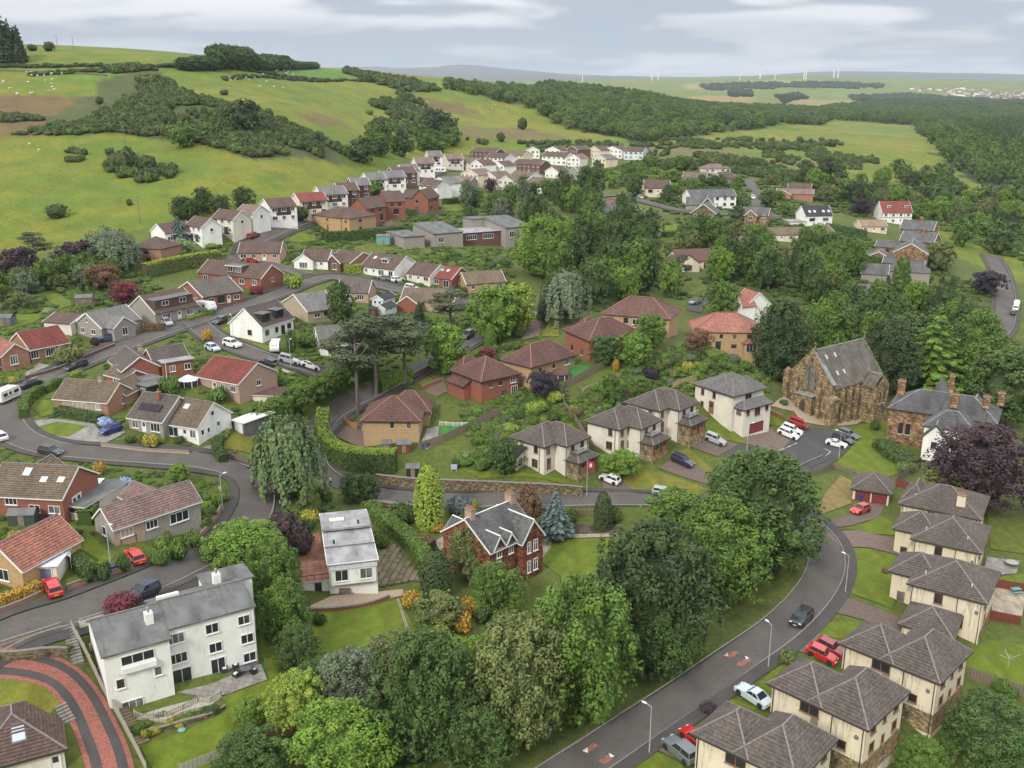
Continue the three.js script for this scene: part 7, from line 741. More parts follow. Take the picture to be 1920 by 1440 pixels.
TR('dark purple tree over the avenue', 'map', 'plum', [162.7,-333,11.3,8.3], 'plum_tree'); TR('olive dome tree beside the villas', 'mid', 'olive', [158,-362.5,11.4,11.4]); TR('dark purple tree behind the slate cottage', 'map', 'plum', [162.9,-462.6,9.9,8.4], 'plum_tree');
TR('dark purple beech by the field edge garden', 'mid', 'purple', [-129.8,-257.8,10.5,9.8], 'copper_beech_tree'); TR('broad purple beech in front of grey willow', 'mid', 'purple', [-118.5,-268.7,12.4,9.6], 'copper_beech_tree'); TR('rounded bronze tree by the lime hedge', 'map', 'rust', [-106.8,-254.2,8.1,7.8], 'copper_tree'); TR('red maple behind the chalet bungalow', 'map', 'red', [-97.1,-243.1,7.5,6.4], 'maple_tree'); TR('pine rising between the purple beeches', 'pine', 'pine', [-131.2,-270.2,8.8,10.9], 'pine_tree'); TR('grey willow with pale crown by the field', 'wil', 'grey', [-112.8,-275.3,16.4,12.6], 'weeping_tree'); TR('blue spruce in front of the low white house', 'con', 'blue', [-102.9,-304.7,6.9,7.9], 'spruce_tree'); TR('light green apple tree beside the hedge', 'mid', 'pale', [-98.4,-293,7.9,5.3]);
TR('maroon maple on the street beside white house', 'map', 'red', [-48.6,-109.6,4.1,3.2], 'maple_tree'); TR('clipped round tree at the street bend', 'mid', 'bright', [-54.8,-152.1,3.2,3.2]); TR('round dark tree beside the cream bungalow lane', 'mid', 'dark', [32.4,-420.2,13,17.9]); TR('dark pine behind the white cottage', 'con', 'deep', [45.7,-387.3,7.1,9.2], 'conifer_tree'); TR('dark yew standing by the garden terraces', 'mid', 'deep', [86.2,-386,7.5,6.6]); TR('purple leaved tree among the middle white houses', 'map', 'purple', [-9.7,-454.7,6.3,6.3], 'plum_tree'); TR('bare topped monkey puzzle on the slope', 'pine', 'pine', [51.2,-298,5.6,11.5], 'pine_tree');
// trees strewn through wooded gardens: look-alikes, each a thing
function strew(poly, n, seed, kinds, label, group, gapM = 1.5) { scatter(poly, n, seed, (x, z, r) => { if (!open(x, z, gapM)) return null; const [k, c, w0, w1, h0, h1, nm] = kinds[Math.floor(r() * kinds.length)], w = lerp(w0, w1, r()), h = lerp(h0, h1, r()); tree(nm ?? 'broadleaf_tree', label(c, k), group, k, c, x, z, w, h); return [x, z]; }); }
const words = { mid: 'mid green', dark: 'dark green', deep: 'very dark green', bright: 'bright green', olive: 'olive green', lime: 'yellow green', grey: 'grey green', pine: 'dark needled', rust: 'bronze', purple: 'purple' };
strew([[0.4,-381.7],[22.3,-416.2],[40,-391.4],[53.7,-353.9],[48,-289.2],[33.2,-274.2],[19.9,-256.8],[17.5,-276.4],[0,-332.2]], 34, 5, [['midT', 'mid', 8, 12, 11, 16], ['midT', 'dark', 8, 12, 12, 17], ['tallT', 'dark', 6, 8, 13, 18], ['midT', 'bright', 7, 11, 10, 15]], (c) => words[c] + ' tree in the wood between school and maroon roofs', 'trees of the wood beside the school');
strew([[-27.3,-392.5],[-13.5,-422],[0,-445.2],[24.9,-467.2],[27.8,-433.7],[0,-364.6],[-19.8,-367.4]], 14, 6, [['midT', 'mid', 6, 9, 7, 11], ['midT', 'dark', 6, 9, 7, 11], ['tallT', 'grey', 5, 7, 8, 12]], (c) => words[c] + ' tree in the gardens below the top cluster', 'garden trees below the top cluster', 2);
strew([[59.2,-378.6],[90,-378.2],[122.6,-376.9],[118.9,-334.4],[134.3,-321.5],[153.1,-304.2],[133.6,-264.9],[120.6,-294.2],[99.5,-300.6],[78.9,-313],[55.5,-317.6]], 62, 7, [['midT', 'mid', 7, 11, 9, 14], ['midT', 'dark', 7, 11, 9, 15], ['tallT', 'mid', 5, 8, 10, 15], ['midT', 'bright', 6, 9, 7, 11], ['midT', 'olive', 6, 9, 7, 10], ['con', 'deep', 5, 7, 9, 14, 'conifer_tree']], (c) => words[c] + ' tree in the wooded gardens behind the church', 'trees of the wooded gardens behind the church', 2);
strew([[161.8,-574.9],[203.8,-640.9],[275.1,-701.1],[291.2,-651.3],[319.7,-617.2],[216.5,-397.4],[188,-412.9],[198,-456.4],[177.5,-487.1],[153.3,-477.3]], 85, 8, [['far', 'mid', 8, 13, 9, 14], ['far', 'dark', 8, 13, 9, 14], ['midT', 'bright', 7, 11, 8, 12], ['midT', 'olive', 7, 11, 8, 11], ['far', 'deep', 8, 12, 9, 13]], (c) => words[c] + ' tree on the wooded slope beyond the villas', 'trees of the wooded slope beyond the villas', 2);
strew([[-77.1,-456],[-71.8,-525],[-61.9,-654.8],[-36,-685.5],[-35.1,-640.7],[-55.6,-585.9],[-63.6,-462.2],[-71.3,-426.4]], 26, 9, [['far', 'dark', 8, 13, 9, 14], ['far', 'mid', 8, 12, 8, 13], ['far', 'bright', 6, 9, 6, 9]], (c) => words[c] + ' tree on the slope above the upper row', 'trees above the upper row', 1);
strew([[-110.6,-324.2],[-108.6,-329.2],[-93.8,-336.7],[-89.7,-342],[-91.9,-329.3],[-105.6,-316.6]], 7, 10, [['midT', 'dark', 6, 9, 6, 9]], (c) => words[c] + ' tree along the field fence behind the upper row', 'trees along the field fence');
strew([[-145.9,-261.8],[-130,-264.3],[-108.2,-271.5],[-101.4,-256.8],[-101.9,-240.2],[-113.7,-228.8],[-127.6,-226.5]], 22, 11, [['midT', 'mid', 4, 8, 4, 8], ['midT', 'grey', 4, 7, 4, 7], ['midT', 'olive', 4, 6, 3, 6]], (c) => words[c] + ' garden tree near the purple beeches', 'garden trees near the purple beeches', 1);
strew([[89.7,-268.6],[107.8,-285.7],[127.9,-272.7],[140.4,-257.6],[128.3,-233],[120.2,-254.7],[111.2,-269.1]], 12, 12, [['midT', 'dark', 8, 12, 10, 15], ['midT', 'mid', 7, 10, 9, 13]], (c) => words[c] + ' tree between the church and the avenue', 'trees between church and avenue', 2);
strew([[31.7,-497.1],[79.2,-623.9],[96,-605],[93,-530.2],[64.2,-502.7],[45.1,-470.2]], 14, 13, [['far', 'bright', 5, 8, 5, 8], ['far', 'mid', 5, 8, 5, 8], ['far', 'lime', 4, 6, 3, 5]], (c) => words[c] + ' bushy tree on the bank below the top cluster', 'trees on the bank below the top cluster', 1.5);
strew([[90.3,-514.8],[121.3,-518.1],[135.5,-488.1],[126,-434.4],[105.3,-407.4],[69.8,-406.1]], 16, 14, [['far', 'mid', 5, 8, 5, 8], ['far', 'dark', 5, 8, 5, 8], ['far', 'olive', 4, 6, 3, 5]], (c) => words[c] + ' garden tree near the long white house', 'garden trees near the long white house', 1.5);
strew([[38.8,-563.2],[80.9,-638.1],[112.4,-625.6],[165.9,-601.9],[135.5,-451.3],[119.2,-409.9],[70,-381.4],[59.6,-395.8],[62.9,-435.5],[35,-468.7]], 34, 16, [['far', 'mid', 5, 9, 5, 9], ['far', 'dark', 5, 9, 6, 10], ['far', 'bright', 4, 7, 4, 7], ['far', 'olive', 4, 7, 3, 6]], (c) => words[c] + ' tree on the garden slope below the far field', 'trees on the garden slope below the far field', 1.5);
// woods that read as one mass
const scrubIn = (poly, n, seed, w0, w1, h0, h1, mats, cut = 0.47) => mass('scrub', scatter(poly, n, seed, (x, z, r) => { const c = fbm(x / 26 + 3, z / 26 + 8, 3); if (c < cut || hAt(x, z) > 1e5) return null; const k = lerp(w0, w1, r() * r()) * (0.7 + c * 0.6); return [x, z, k / 2, lerp(h0, h1, r())]; }), CR.shF, mats);
const wood = (name, poly, n, seed, w0, w1, h0, h1, mats, gs = CR.far, cut = 0) => mass(name, scatter(poly, n, seed, (x, z, r) => { if (cut && fbm(x / 110, z / 110, 3) < cut) return null; const k = lerp(w0, w1, r()); return [x, z, k / 2, lerp(h0, h1, r())]; }), gs, mats);
wood('forest', [[-65.5,-1019.2],[-31,-995.5],[20.2,-968.7],[52.9,-855.8],[95.6,-757.5],[180,-927.1],[284.4,-1108.9],[487,-1788.4],[473.7,-2332.9],[378.2,-3036.4],[30,-1448],[-75.9,-1333.5]], 4200, 21, 7, 11, 8, 13, [F.wood, F.woodB]);
wood('forest', [[623.8,-1585.5],[532.4,-1698.9],[563.4,-2000.7],[839.6,-2688.5],[1215.7,-3158.5],[1513.3,-2934.9],[1111.4,-1783.9],[330.8,-516],[290.9,-559.2],[326.5,-706.2],[360.9,-855.4]], 5200, 22, 8, 13, 10, 16, [F.wood, F.mid]);
wood('forest', [[649.3,-1493.2],[916.6,-1769.9],[471.8,-902.1],[425.9,-907.2]], 500, 23, 6, 9, 14, 22, [F.dark], CR.conF);
wood('forest', [[-204.5,-640.5],[-197.4,-685.1],[-190.2,-659.3],[-201,-634.1]], 160, 24, 7, 11, 4, 8, [F.deep, F.wood]);
wood('forest', [[-197.4,-685.1],[-210.1,-833.3],[-187.5,-742.6],[-190.2,-659.3]], 320, 124, 8, 13, 7, 15, [F.deep, F.wood]);
wood('forest', [[-210.1,-833.3],[-203.3,-940.7],[-190.2,-879],[-187.5,-742.6]], 260, 125, 8, 12, 5, 11, [F.deep, F.wood]);
wood('forest', [[-203.3,-940.7],[-190.7,-1017.7],[-183.9,-964.9],[-190.2,-879]], 150, 126, 6, 10, 2.5, 6, [F.deep, F.wood]);
wood('conifer_wood', [[-355.6,-665.6],[-322.2,-667.3],[-310.3,-662.4],[-306.2,-647.1],[-343.2,-641.2]], 70, 25, 8, 12, 18, 30, [F.deep], CR.conF);
wood('forest', [[96.4,-1429.4],[189.3,-1518.8],[445.8,-2520.6],[528.4,-2538.7],[738.5,-2444.2],[521.6,-1664.1],[328.1,-1206.3],[321.6,-1581.4],[179.9,-1442.7]], 1500, 26, 10, 16, 9, 14, [F.wood, F.mid]);
wood('forest', [[1529.4,-4677.2],[1960.5,-5108.1],[2075.5,-4116.3],[1236.8,-2444.6],[1081.5,-2594.4],[965.9,-2728.6]], 2200, 127, 14, 24, 11, 17, [F.deep, F.wood]);
wood('forest', [[1010.6,-5580.1],[1334.4,-5864.3],[1850.9,-5966.1],[2101.2,-5802],[1964.6,-5497.8],[1527.6,-5463],[954.1,-4976.6]], 900, 27, 16, 28, 10, 18, [F.deep, F.wood], CR.far, 0.48);
wood('forest', [[1028.4,-4899.5],[1198.3,-5139.4],[888,-3785],[690.5,-3243.9]], 120, 128, 12, 20, 10, 15, [F.deep]); wood('forest', [[1059.2,-4147.6],[1413.9,-5050.4],[1104.8,-3839.8],[728.8,-2747.1]], 150, 129, 12, 20, 10, 15, [F.deep]);
scrubIn([[-191.7,-483],[-206.2,-560.5],[-197.7,-579],[-141.7,-504.1],[-112.6,-490.1],[-79.7,-473],[-66.6,-466.2],[-80.5,-447.9],[-104.9,-413.9],[-155.9,-449.9],[-184.2,-462.6]], 1700, 28, 3, 7, 2, 4.5, [F.gorse, F.bracken, F.mid, F.dark], 0.36);
scrubIn([[-219.6,-489],[-200.8,-507.3],[-181.3,-468],[-203.6,-462.7]], 160, 29, 3, 6, 1.5, 3, [F.gorse, F.bracken, F.mid, F.dark]);
scrubIn([[-250.3,-499.8],[-230.3,-490],[-183.6,-460.8],[-199.8,-453.2],[-230.7,-458.1]], 160, 30, 3, 6, 1.5, 3.5, [F.gorse, F.bracken, F.mid, F.dark]);
scrubIn([[-242.7,-619.8],[-226.5,-628.4],[-205.3,-602.4],[-186.9,-573],[-203.2,-577.6],[-225,-597.1]], 150, 31, 4, 8, 2, 5, [F.gorse, F.bracken, F.mid, F.dark]);
scrubIn([[-160.7,-397.1],[-162.1,-421],[-130.5,-391],[-126.5,-378.1],[-139.3,-374.1]], 80, 32, 3, 6, 2.5, 5, [F.gorse, F.bracken, F.mid, F.dark]);
scrubIn([[-196.4,-422.3],[-193.9,-433.2],[-178.1,-422],[-175.2,-409.2],[-189.1,-411.3]], 45, 33, 3, 5, 1.5, 3, [F.gorse, F.bracken, F.mid, F.dark]);
scrubIn([[-106.3,-680.1],[-104.6,-917.6],[-78.9,-892.6],[-43.5,-756.4],[-49,-666.6],[-73.5,-637.2],[-88.5,-651.2]], 380, 34, 4, 8, 3, 6, [F.gorse, F.bracken, F.mid, F.dark]);
scrubIn([[-163.3,-990.1],[-182.6,-1361.4],[-84.1,-1015.9],[-66.2,-982.9],[-96,-926.4],[-135.4,-935.7]], 420, 35, 6, 11, 3, 7, [F.gorse, F.bracken, F.mid, F.dark]);
scrubIn([[83.1,-790.8],[201.7,-872.9],[230.6,-843.4],[292.4,-927.8],[276.8,-848.3],[192.3,-760.5],[89.9,-711.5]], 260, 36, 4, 8, 2, 4.5, [F.gorse, F.bracken, F.mid, F.dark]);
scrubIn([[223,-884.6],[248.4,-813.3],[288.7,-780.7],[251.6,-698.7],[188,-633.7],[164.7,-663.4]], 330, 37, 3, 7, 2, 5, [F.gorse, F.bracken, F.mid, F.dark]);
scrubIn([[85.1,-672.1],[157.7,-621.1],[177.4,-596.9],[151.5,-547.9],[128.8,-578.6],[87.5,-590]], 420, 38, 3, 7, 2, 5, [F.gorse, F.bracken, F.mid, F.dark]);
scrubIn([[-32.6,-689.7],[54.8,-744.6],[97.3,-739.7],[88.9,-703.3],[-21.1,-667.2]], 160, 39, 3, 6, 2, 4, [F.gorse, F.bracken, F.mid, F.dark]);
// field hedgerows
for (const [a, b, n, s] of [[[-314.7,-636.7],[-251.4,-634.3],46, 41], [[-243.3,-613],[-208.7,-643.6],40, 42], [[-196,-656],[-147.5,-891.8],70, 43], [[-282.3,-607.9],[-215.6,-624.6],60, 44], [[-174.9,-627],[-152.2,-866.3],56, 45], [[-149,-901.4],[-130.7,-936.5],14, 46]]) { const r = rng(s), L = []; for (let i = 0; i < n; i++) { const t = (i + r()) / n; L.push([lerp(a[0], b[0], t) + (r() - 0.5) * 3, lerp(a[1], b[1], t) + (r() - 0.5) * 3, 1.5 + 2 * r(), 1.2 + 1.8 * r()]); } mass('hedgerow', L, CR.shF, [F.gorse]); }
// lone thorn bushes on the hill pasture
{ const G = 'thorn bushes on the hill pasture', lb = 'dark thorn bush standing alone on the hill pasture'; for (const p of [[-152.6,-333.2,7.5,5], [-195.6,-467.7,3.4,4.4], [-196,-482.8,3,4], [-209.8,-521.2,4.3,4.3], [-184.5,-503.2,5.8,5.8], [-131.9,-344.1,2.2,2.6], [-198.6,-573.6,6.5,5.9], [-154.2,-551,5.1,3.4], [-170.7,-547.2,4.5,3.4], [-325.8,-707.1,7.2,5.1], [-314.3,-705.9,8.7,6.5], [-167.4,-421,4.4,3.5], [-7.4,-707.2,6.7,6.7], [8.6,-821.8,9.5,10.3], [102.1,-667.9,5.6,4.9], [243.3,-857.9,6.3,6.3], [264.9,-839.9,7.9,6.2], [98.3,-780.7,8.2,8.2], [-151.6,-394.4,8.3,9.2], [-142.1,-392.5,8.3,7.5]]) shrub(lb, G, 'gorse', p[0], p[1], p[2], p[3], true, 'thorn_bush', 'bush'); }
TR('large dark hill thorn with spreading crown', 'far', 'deep', [-118,-452.4,15.6,15.6], 'thorn_tree'); TR('rounded grey oak on the scrub slope', 'far', 'mid', [-139.5,-429.3,11.3,11.7], 'oak_tree'); TR('dark oak alone below the pasture', 'far', 'deep', [-49.5,-677.1,21.9,18.4], 'oak_tree'); TR('dark oak trees edge by the upper row', 'far', 'dark', [-56.9,-520.8,12.6,14.2], 'oak_tree'); TR('small oak in the scrub beside the pole', 'far', 'mid', [-131.4,-444,6.5,7], 'oak_tree');
// clipped and garden hedges
const HG = 'garden hedges of the estate';
hedge('tall clipped hedge with bright yellow top round buff house', undefined, [[-37.9,-188.3],[-37.1,-182.7],[-34.9,-178.8],[-30.5,-175.9],[-26.3,-174.6],[-21.8,-174.1]], 2.4, 4.4, 'dark', 0.17, 30, [3.2, 2.6, 0.8]);
hedge('long sloping hedge with lime top behind brown roofed chalet', undefined, [[-101.4,-269.8],[-96,-279.6],[-87,-291.7]], 2.6, 4, 'olive', 0.24, 18, [1.9, 2.0, 0.6]);
hedge('clipped lime hedge beside twin gabled bungalow', undefined, [[-50.1,-291.4],[-44.8,-292.3]], 3, 2.6, 'lime', 0.22, 20);
hedge('overgrown laurel hedge along the road below the estate', undefined, [[-48.5,-178.5],[-44.9,-188.2],[-40.6,-199.4],[-36.3,-208]], 3.8, 2.6, 'mid', 0.3, 16);
for (const q of [[-48,-179.4,5.7,5], [-45.8,-184.2,5.2,4.8], [-43.3,-189.1,6.4,6], [-40.7,-196.1,6.2,5.5], [-38.5,-202.4,5.7,5.2], [-36,-206.7,6.3,5.8], [-32.6,-211.1,6.6,6.6]]) tree('broadleaf_tree', 'bushy green tree in the overgrown roadside laurel hedge', 'bushy trees of the roadside hedge', 'mid', 'mid', ...q);
hedge('curved clipped hedge round the bend garden', undefined, [[-89.3,-171.4],[-91.6,-176.4],[-92.6,-181.1],[-92.3,-184.6]], 1.6, 1.9, 'mid', 0.18, 26); hedge('clipped hedge beside the road above bend garden', undefined, [[-91.7,-185.2],[-90.7,-189.6]], 1.6, 1.6, 'mid', 0.18, 26); hedge('small lime hedge top by the kerb of bend garden', undefined, [[-89.4,-191.2],[-88.2,-193.9]], 1.5, 1.4, 'lime', 0.18, 26);
hedge('yellow topped hedge on low brick wall by red hatchback', undefined, [[-63.1,-107.6],[-61.1,-110.1],[-59.7,-112.3]], 1.4, 1.3, 'gold', 0.16, 30);
hedge('long garden hedge running down from flat roofed white house', undefined, [[-25.2,-159.1],[-21.9,-154.6],[-18.2,-149.9],[-14.5,-143.4],[-13.2,-138.4]], 2.6, 2.2, 'mid', 0.2, 22); hedge('hedge with red brown top beside the villa path', undefined, [[-18.7,-151.9],[-15.9,-148.9],[-12.9,-147]], 2.0, 1.8, 'rust', 0.18, 24);
hedge('dark hedge between yellow house and school grounds', undefined, [[-62.5,-326.5],[-50.7,-335.5],[-38.3,-345.8]], 3, 3, 'dark', 0.34, 12); hedge('dark hedge before the cream bungalows on the slope', undefined, [[131.4,-414.7],[140,-411.8],[147.3,-410.2]], 3, 3, 'dark', 0.34, 12); hedge('long hedge below the slate villas', undefined, [[122.3,-369.1],[130,-362.1],[138,-361]], 3, 3, 'dark', 0.34, 12); hedge('terrace hedge in the sloping lawns', undefined, [[57.6,-374.2],[70,-381.4],[81.7,-388.3]], 2.5, 2, 'mid', 0.34, 10); hedge('hedge beside the fenced brick house', undefined, [[-28,-408.8],[-18.1,-422.9]], 2, 2.4, 'dark', 0.34, 12);
hedge('low hedge in front of brick ended bungalow', undefined, [[-84.4,-174.1],[-79.5,-172.2],[-74.9,-170.6]], 2, 1.5, 'dark', 0.18, 24); hedge('overgrown hedge between the mauve bungalow and garage', undefined, [[-61.4,-130.4],[-62.3,-137.4],[-62.7,-143.9]], 2.2, 2.2, 'mid', 0.2, 22); hedge('brown hedge beside the silver car drive', undefined, [[-85.7,-223.1],[-81.2,-225]], 1.6, 1.8, 'rust', 0.18, 24); hedge('low lime hedge at the chalet kerb', undefined, [[-78.5,-233.2],[-75.3,-240.1]], 1.2, 0.9, 'lime', 0.18, 24); hedge('garden hedge by the motorhome drive', undefined, [[-78,-238.6],[-73.8,-239.4]], 1.6, 1.4, 'mid', 0.18, 24);
hedge('laurel hedge beside the lane under the pines', undefined, [[-29,-206.5],[-26,-209.3],[-22.6,-211.6]], 2.4, 2.6, 'bright', 0.22, 20); hedge('dark hedge bank below the sandstone villa', undefined, [[78.9,-198.9],[79.4,-192.5],[81.2,-186.6]], 4, 2, 'dark', 0.24, 16);
for (const q of [[[-62,-126],[-58.6,-120],[-55.7,-116.4]], [[-50.3,-161.3],[-52,-163.6],[-52.4,-166.7]]]) hedge('row of clipped bushes in the sloping garden of the estate', HG, q, 1.8, 1.6, 'dark', 0.18, 22);
// named shrubs: [label, colour, place and size]
for (const [lb, c, p] of [['topiary dome beside the brick wall bend', 'mid', [-48.2,-122.8,2.9,2.7]], ['topiary dome next to garage drive of mauve bungalow', 'mid', [-46.7,-125.8,3,3]], ['topiary dome below the picture window', 'mid', [-46.2,-130.7,2.9,2.4]], ['topiary ball at the outer wall bend', 'mid', [-46.3,-136.4,2.7,2.3]], ['topiary ball near the wall top', 'mid', [-46.7,-139.8,2.8,2]], ['round bush behind the wall bend', 'bright', [-46.7,-144.2,2,2.2]], ['clipped drum bush by the red car', 'dark', [-51.6,-118.8,2,2.7]], ['clipped drum bush on the garden slope', 'dark', [-53.1,-116,2.1,2.7]], ['clipped hedge ball by the brick wall corner', 'dark', [-54.8,-115.1,2.3,3]], ['blue hydrangea by the blue car', 'flower', [-73.7,-169.1,2.7,1.8]], ['blue hydrangea in the mauve bungalow garden', 'flower', [-61.4,-145.6,2.4,2.4]], ['lilac hydrangea by the greenhouse', 'flower', [-63.8,-122.8,1.9,1.2]], ['yellow variegated bush beside semi-detached steps', 'yellow', [-63.5,-163.2,3.2,2.3]], ['golden privet by the caravan road', 'yellow', [-100.2,-190.2,1.9,1.7]], ['golden bush beside the road wall', 'yellow', [-82.1,-202.9,2.7,3]], ['variegated dome in the triangular garden', 'lime', [-34.8,-155.1,3.3,3.9]], ['pale variegated bush by the road corner', 'pale', [-34.2,-164.5,2.9,2.2]], ['yellow variegated dome below the triangular garden', 'yellow', [-33.1,-148.2,3.3,2.5]], ['purple smoke bush beside the terrace', 'purple', [-36.2,-142.6,5,3.6]], ['purple bush below the terrace steps', 'purple', [-32.3,-137.4,4.1,4.6]], ['round clipped bush on the flat roofed house lawn', 'dark', [-26.4,-120.7,1.9,1.9]], ['golden shrub by the lawn steps', 'gold', [-14.5,-127.6,3.1,2.7]], ['golden acer below the olive tree', 'gold', [-6.2,-127.3,3.5,2.5]], ['green bush beside the slate grey house wall', 'mid', [-21.1,-145.8,3.3,3.1]], ['blue green bush by the villa', 'blue', [-9.2,-160.9,4.7,3.3]], ['bright yellow bush beside blue green bush', 'yellow', [-6.6,-161.4,1.5,2.6]], ['golden azalea in the villa corner', 'gold', [-12.9,-154.2,2.4,1.9]], ['dark green bush on the golden cypress lawn', 'dark', [-18.4,-156.9,5.5,3.5]], ['spiky yucca clump by the kerb', 'olive', [35.2,-110.6,2.6,2.2]], ['round bush beside the red cars', 'mid', [38,-110.2,2.7,1.7]], ['purple heather bush by the kerb', 'purple', [23,-100.1,2,1.4]], ['brown bush on the lower lawn', 'rust', [57.9,-138.3,1.3,0.9]], ['dark bush on the church lawn', 'dark', [81.5,-209.7,2.4,2.4]], ['low green bush below the sandstone villa', 'olive', [79.1,-185,3.8,2.4]], ['small clipped bush beside church door', 'dark', [61.9,-214.2,2.2,1.4]], ['deep purple bush in terraced garden', 'plum', [30.6,-207.8,4,2.9]], ['lime clipped bush below the plum tree', 'lime', [8.9,-197,3.8,2.5]], ['lime hedge block in terraced garden', 'lime', [4.9,-193,4.4,2.7]], ['yellow bush above the terraces', 'yellow', [39.4,-212.7,3.1,2.3]], ['yellow conifer in terraced garden', 'gold', [22.9,-209.6,1.6,2.9]], ['red leaved bush in terraced garden', 'rust', [12.6,-191,2.8,2.3]], ['bright round bush near curved house', 'bright', [34.7,-214.2,2.9,2.4]], ['autumn coloured bush at the brick house drive', 'gold', [-67.3,-150.3,2.3,2.5]], ['burgundy acer beside the dark red roofed bungalow', 'purple', [-92.2,-211.8,2.1,2.1]], ['broad bush in front of dark red roofed bungalow', 'olive', [-93.9,-201.5,6.1,3.8]], ['yellow bush at the turning circle', 'yellow', [-60.2,-296.4,2.3,1.9]], ['bright green bush at the turning circle corner', 'lime', [-60.5,-271.3,5.3,4.7]], ['round bush next to black car', 'dark', [-13.9,-274.5,3,3.3]], ['fuchsia bush beside brick chalet', 'red', [-69.1,-262.5,4,2.5]], ['large shrub in front of conservatory', 'mid', [-57.1,-183,4.1,2.8]], ['bush behind the flagpole', 'mid', [-66.6,-183.9,4.4,4.1]], ['bush beside the black garden room', 'bright', [-69.3,-183.9,3.7,2.4]], ['rounded yellow bush by the white car', 'gold', [-69.4,-218,2.7,2.9]], ['tall dark bush in front of white house', 'dark', [-49.1,-212.7,2.8,5.3]], ['green bush beside the camper', 'mid', [-46.5,-217.4,4.4,3.8]], ['large bush by the upper road', 'dark', [-72.9,-341.4,7.3,5.1]], ['round bushy tree like shrub by the dark red cars', 'mid', [-55.5,-398.1,8.9,6.8]]]) shrub(lb, undefined, c, ...p);
// strewn garden shrubs: look-alikes
function shrubs(poly, n, seed, cols, w0, w1, h0, h1, label, group, far) { scatter(poly, n, seed, (x, z, r) => { if (!open(x, z, 0.6)) return null; const c = cols[Math.floor(r() * cols.length)]; shrub((words[c] ?? c) + ' ' + label, group, c, x, z, lerp(w0, w1, r()), lerp(h0, h1, r()), far); return [x, z]; }); }
shrubs([[-7.5,-188.1],[0,-194],[13.4,-197.6],[19.7,-206],[33.3,-211.7],[66.5,-247.1],[59,-217.5],[41.2,-208.4],[31.1,-203.8],[20.7,-191.3],[8.7,-189.8],[0,-181.7],[-6.1,-176.7]], 70, 51, ['mid', 'dark', 'bright', 'olive', 'lime', 'grey', 'mid'], 1.4, 3.4, 1.1, 2.4, 'shrub in the terraced hillside garden', 'shrubs of the terraced hillside garden');
shrubs([[-71.8,-123.9],[-62.4,-127.3],[-61.4,-130.4],[-52.7,-115.8],[-57.9,-116.6],[-66.3,-121.5]], 18, 52, ['mid', 'dark', 'bright', 'yellow'], 1.2, 2.4, 0.9, 1.7, 'shrub in the gardens below the long brick house', 'shrubs below the long brick house');
shrubs([[-49.7,-127],[-55.1,-138.1],[-50.8,-150.3],[-46.7,-149.7],[-45.3,-138.8],[-46.8,-126.9]], 18, 53, ['mid', 'dark', 'bright', 'olive'], 1.2, 2.4, 0.9, 1.6, 'shrub round the mauve tiled bungalow', 'shrubs round the mauve bungalow');
shrubs([[-67.3,-162.7],[-54.4,-162.8],[-50.4,-165.3],[-53.3,-176.3],[-57.2,-176.3],[-68.8,-169.6]], 16, 54, ['mid', 'dark', 'bright', 'lime', 'pale'], 1.0, 2.2, 0.8, 1.5, 'shrub in front of the semi-detached pair', 'shrubs before the semi-detached pair');
shrubs([[-36.9,-158.2],[-36,-172.5],[-28.8,-158.5],[-31.8,-145.6],[-37.1,-143.2],[-39.3,-147.2]], 16, 55, ['mid', 'dark', 'olive', 'bright'], 1.5, 3, 1.2, 2.2, 'shrub in the triangular road garden', 'shrubs of the triangular garden');
shrubs([[-10.4,-161.4],[19,-162.1],[18.4,-156.5],[5.5,-156.7],[-11.1,-156.8]], 14, 56, ['dark', 'mid', 'grey', 'olive'], 1.6, 3.2, 1.2, 2.6, 'shrub behind the villa along the road', 'shrubs along the villa road edge');
shrubs([[-12.1,-174],[2,-170.8],[13.9,-170.7],[17.3,-175.6],[12.1,-174.4],[2,-172.5],[-3.1,-178.1],[-11.3,-178.9]], 22, 57, ['mid', 'bright', 'dark', 'pale'], 1.4, 3, 1, 2, 'shrub above the stone road wall', 'shrubs above the stone road wall');
shrubs([[-129.8,-240.9],[-117.4,-255.1],[-102.3,-259.3],[-91.3,-251.7],[-93.6,-235.3],[-105.8,-233.7],[-118.6,-223.3]], 22, 58, ['mid', 'dark', 'bright', 'olive', 'grey', 'pale'], 1.6, 3.6, 1, 2.4, 'shrub in the gardens behind the bungalows', 'shrubs behind the bungalows', true);
shrubs([[-108.8,-295.1],[-86.7,-314.9],[-81.7,-307.5],[-83.7,-295.8],[-99.7,-277]], 14, 59, ['mid', 'dark', 'lime', 'yellow'], 1.8, 4, 1.2, 3, 'shrub between the brick house and upper road', 'shrubs by the upper road', true);
shrubs([[-50.1,-183.5],[-41.1,-202.5],[-36.7,-210.5],[-32.5,-214.4],[-30.6,-209],[-39,-189.8],[-42.2,-184.9]], 8, 60, ['mid', 'dark'], 2, 4, 1.5, 3, 'shrub on the roadside bank under pines', 'shrubs on the roadside bank');
shrubs([[-58.7,-95.8],[-58.2,-98.5],[-52.7,-103.8],[-51.6,-101.1],[-57.1,-98.8]], 10, 61, ['mid', 'bright', 'olive'], 0.8, 1.6, 0.5, 0.9, 'shrub in the walled bed by the driveway', 'shrubs in the walled bed');
shrubs([[-43,-96.6],[-38.9,-98.9],[-33.8,-100.2],[-33.2,-98.1],[-37.2,-95.3],[-41.4,-93.7]], 14, 62, ['mid', 'bright', 'dark', 'yellow'], 0.8, 1.8, 0.6, 1.3, 'shrub in the deck bed of tall white house', 'shrubs in the deck bed');
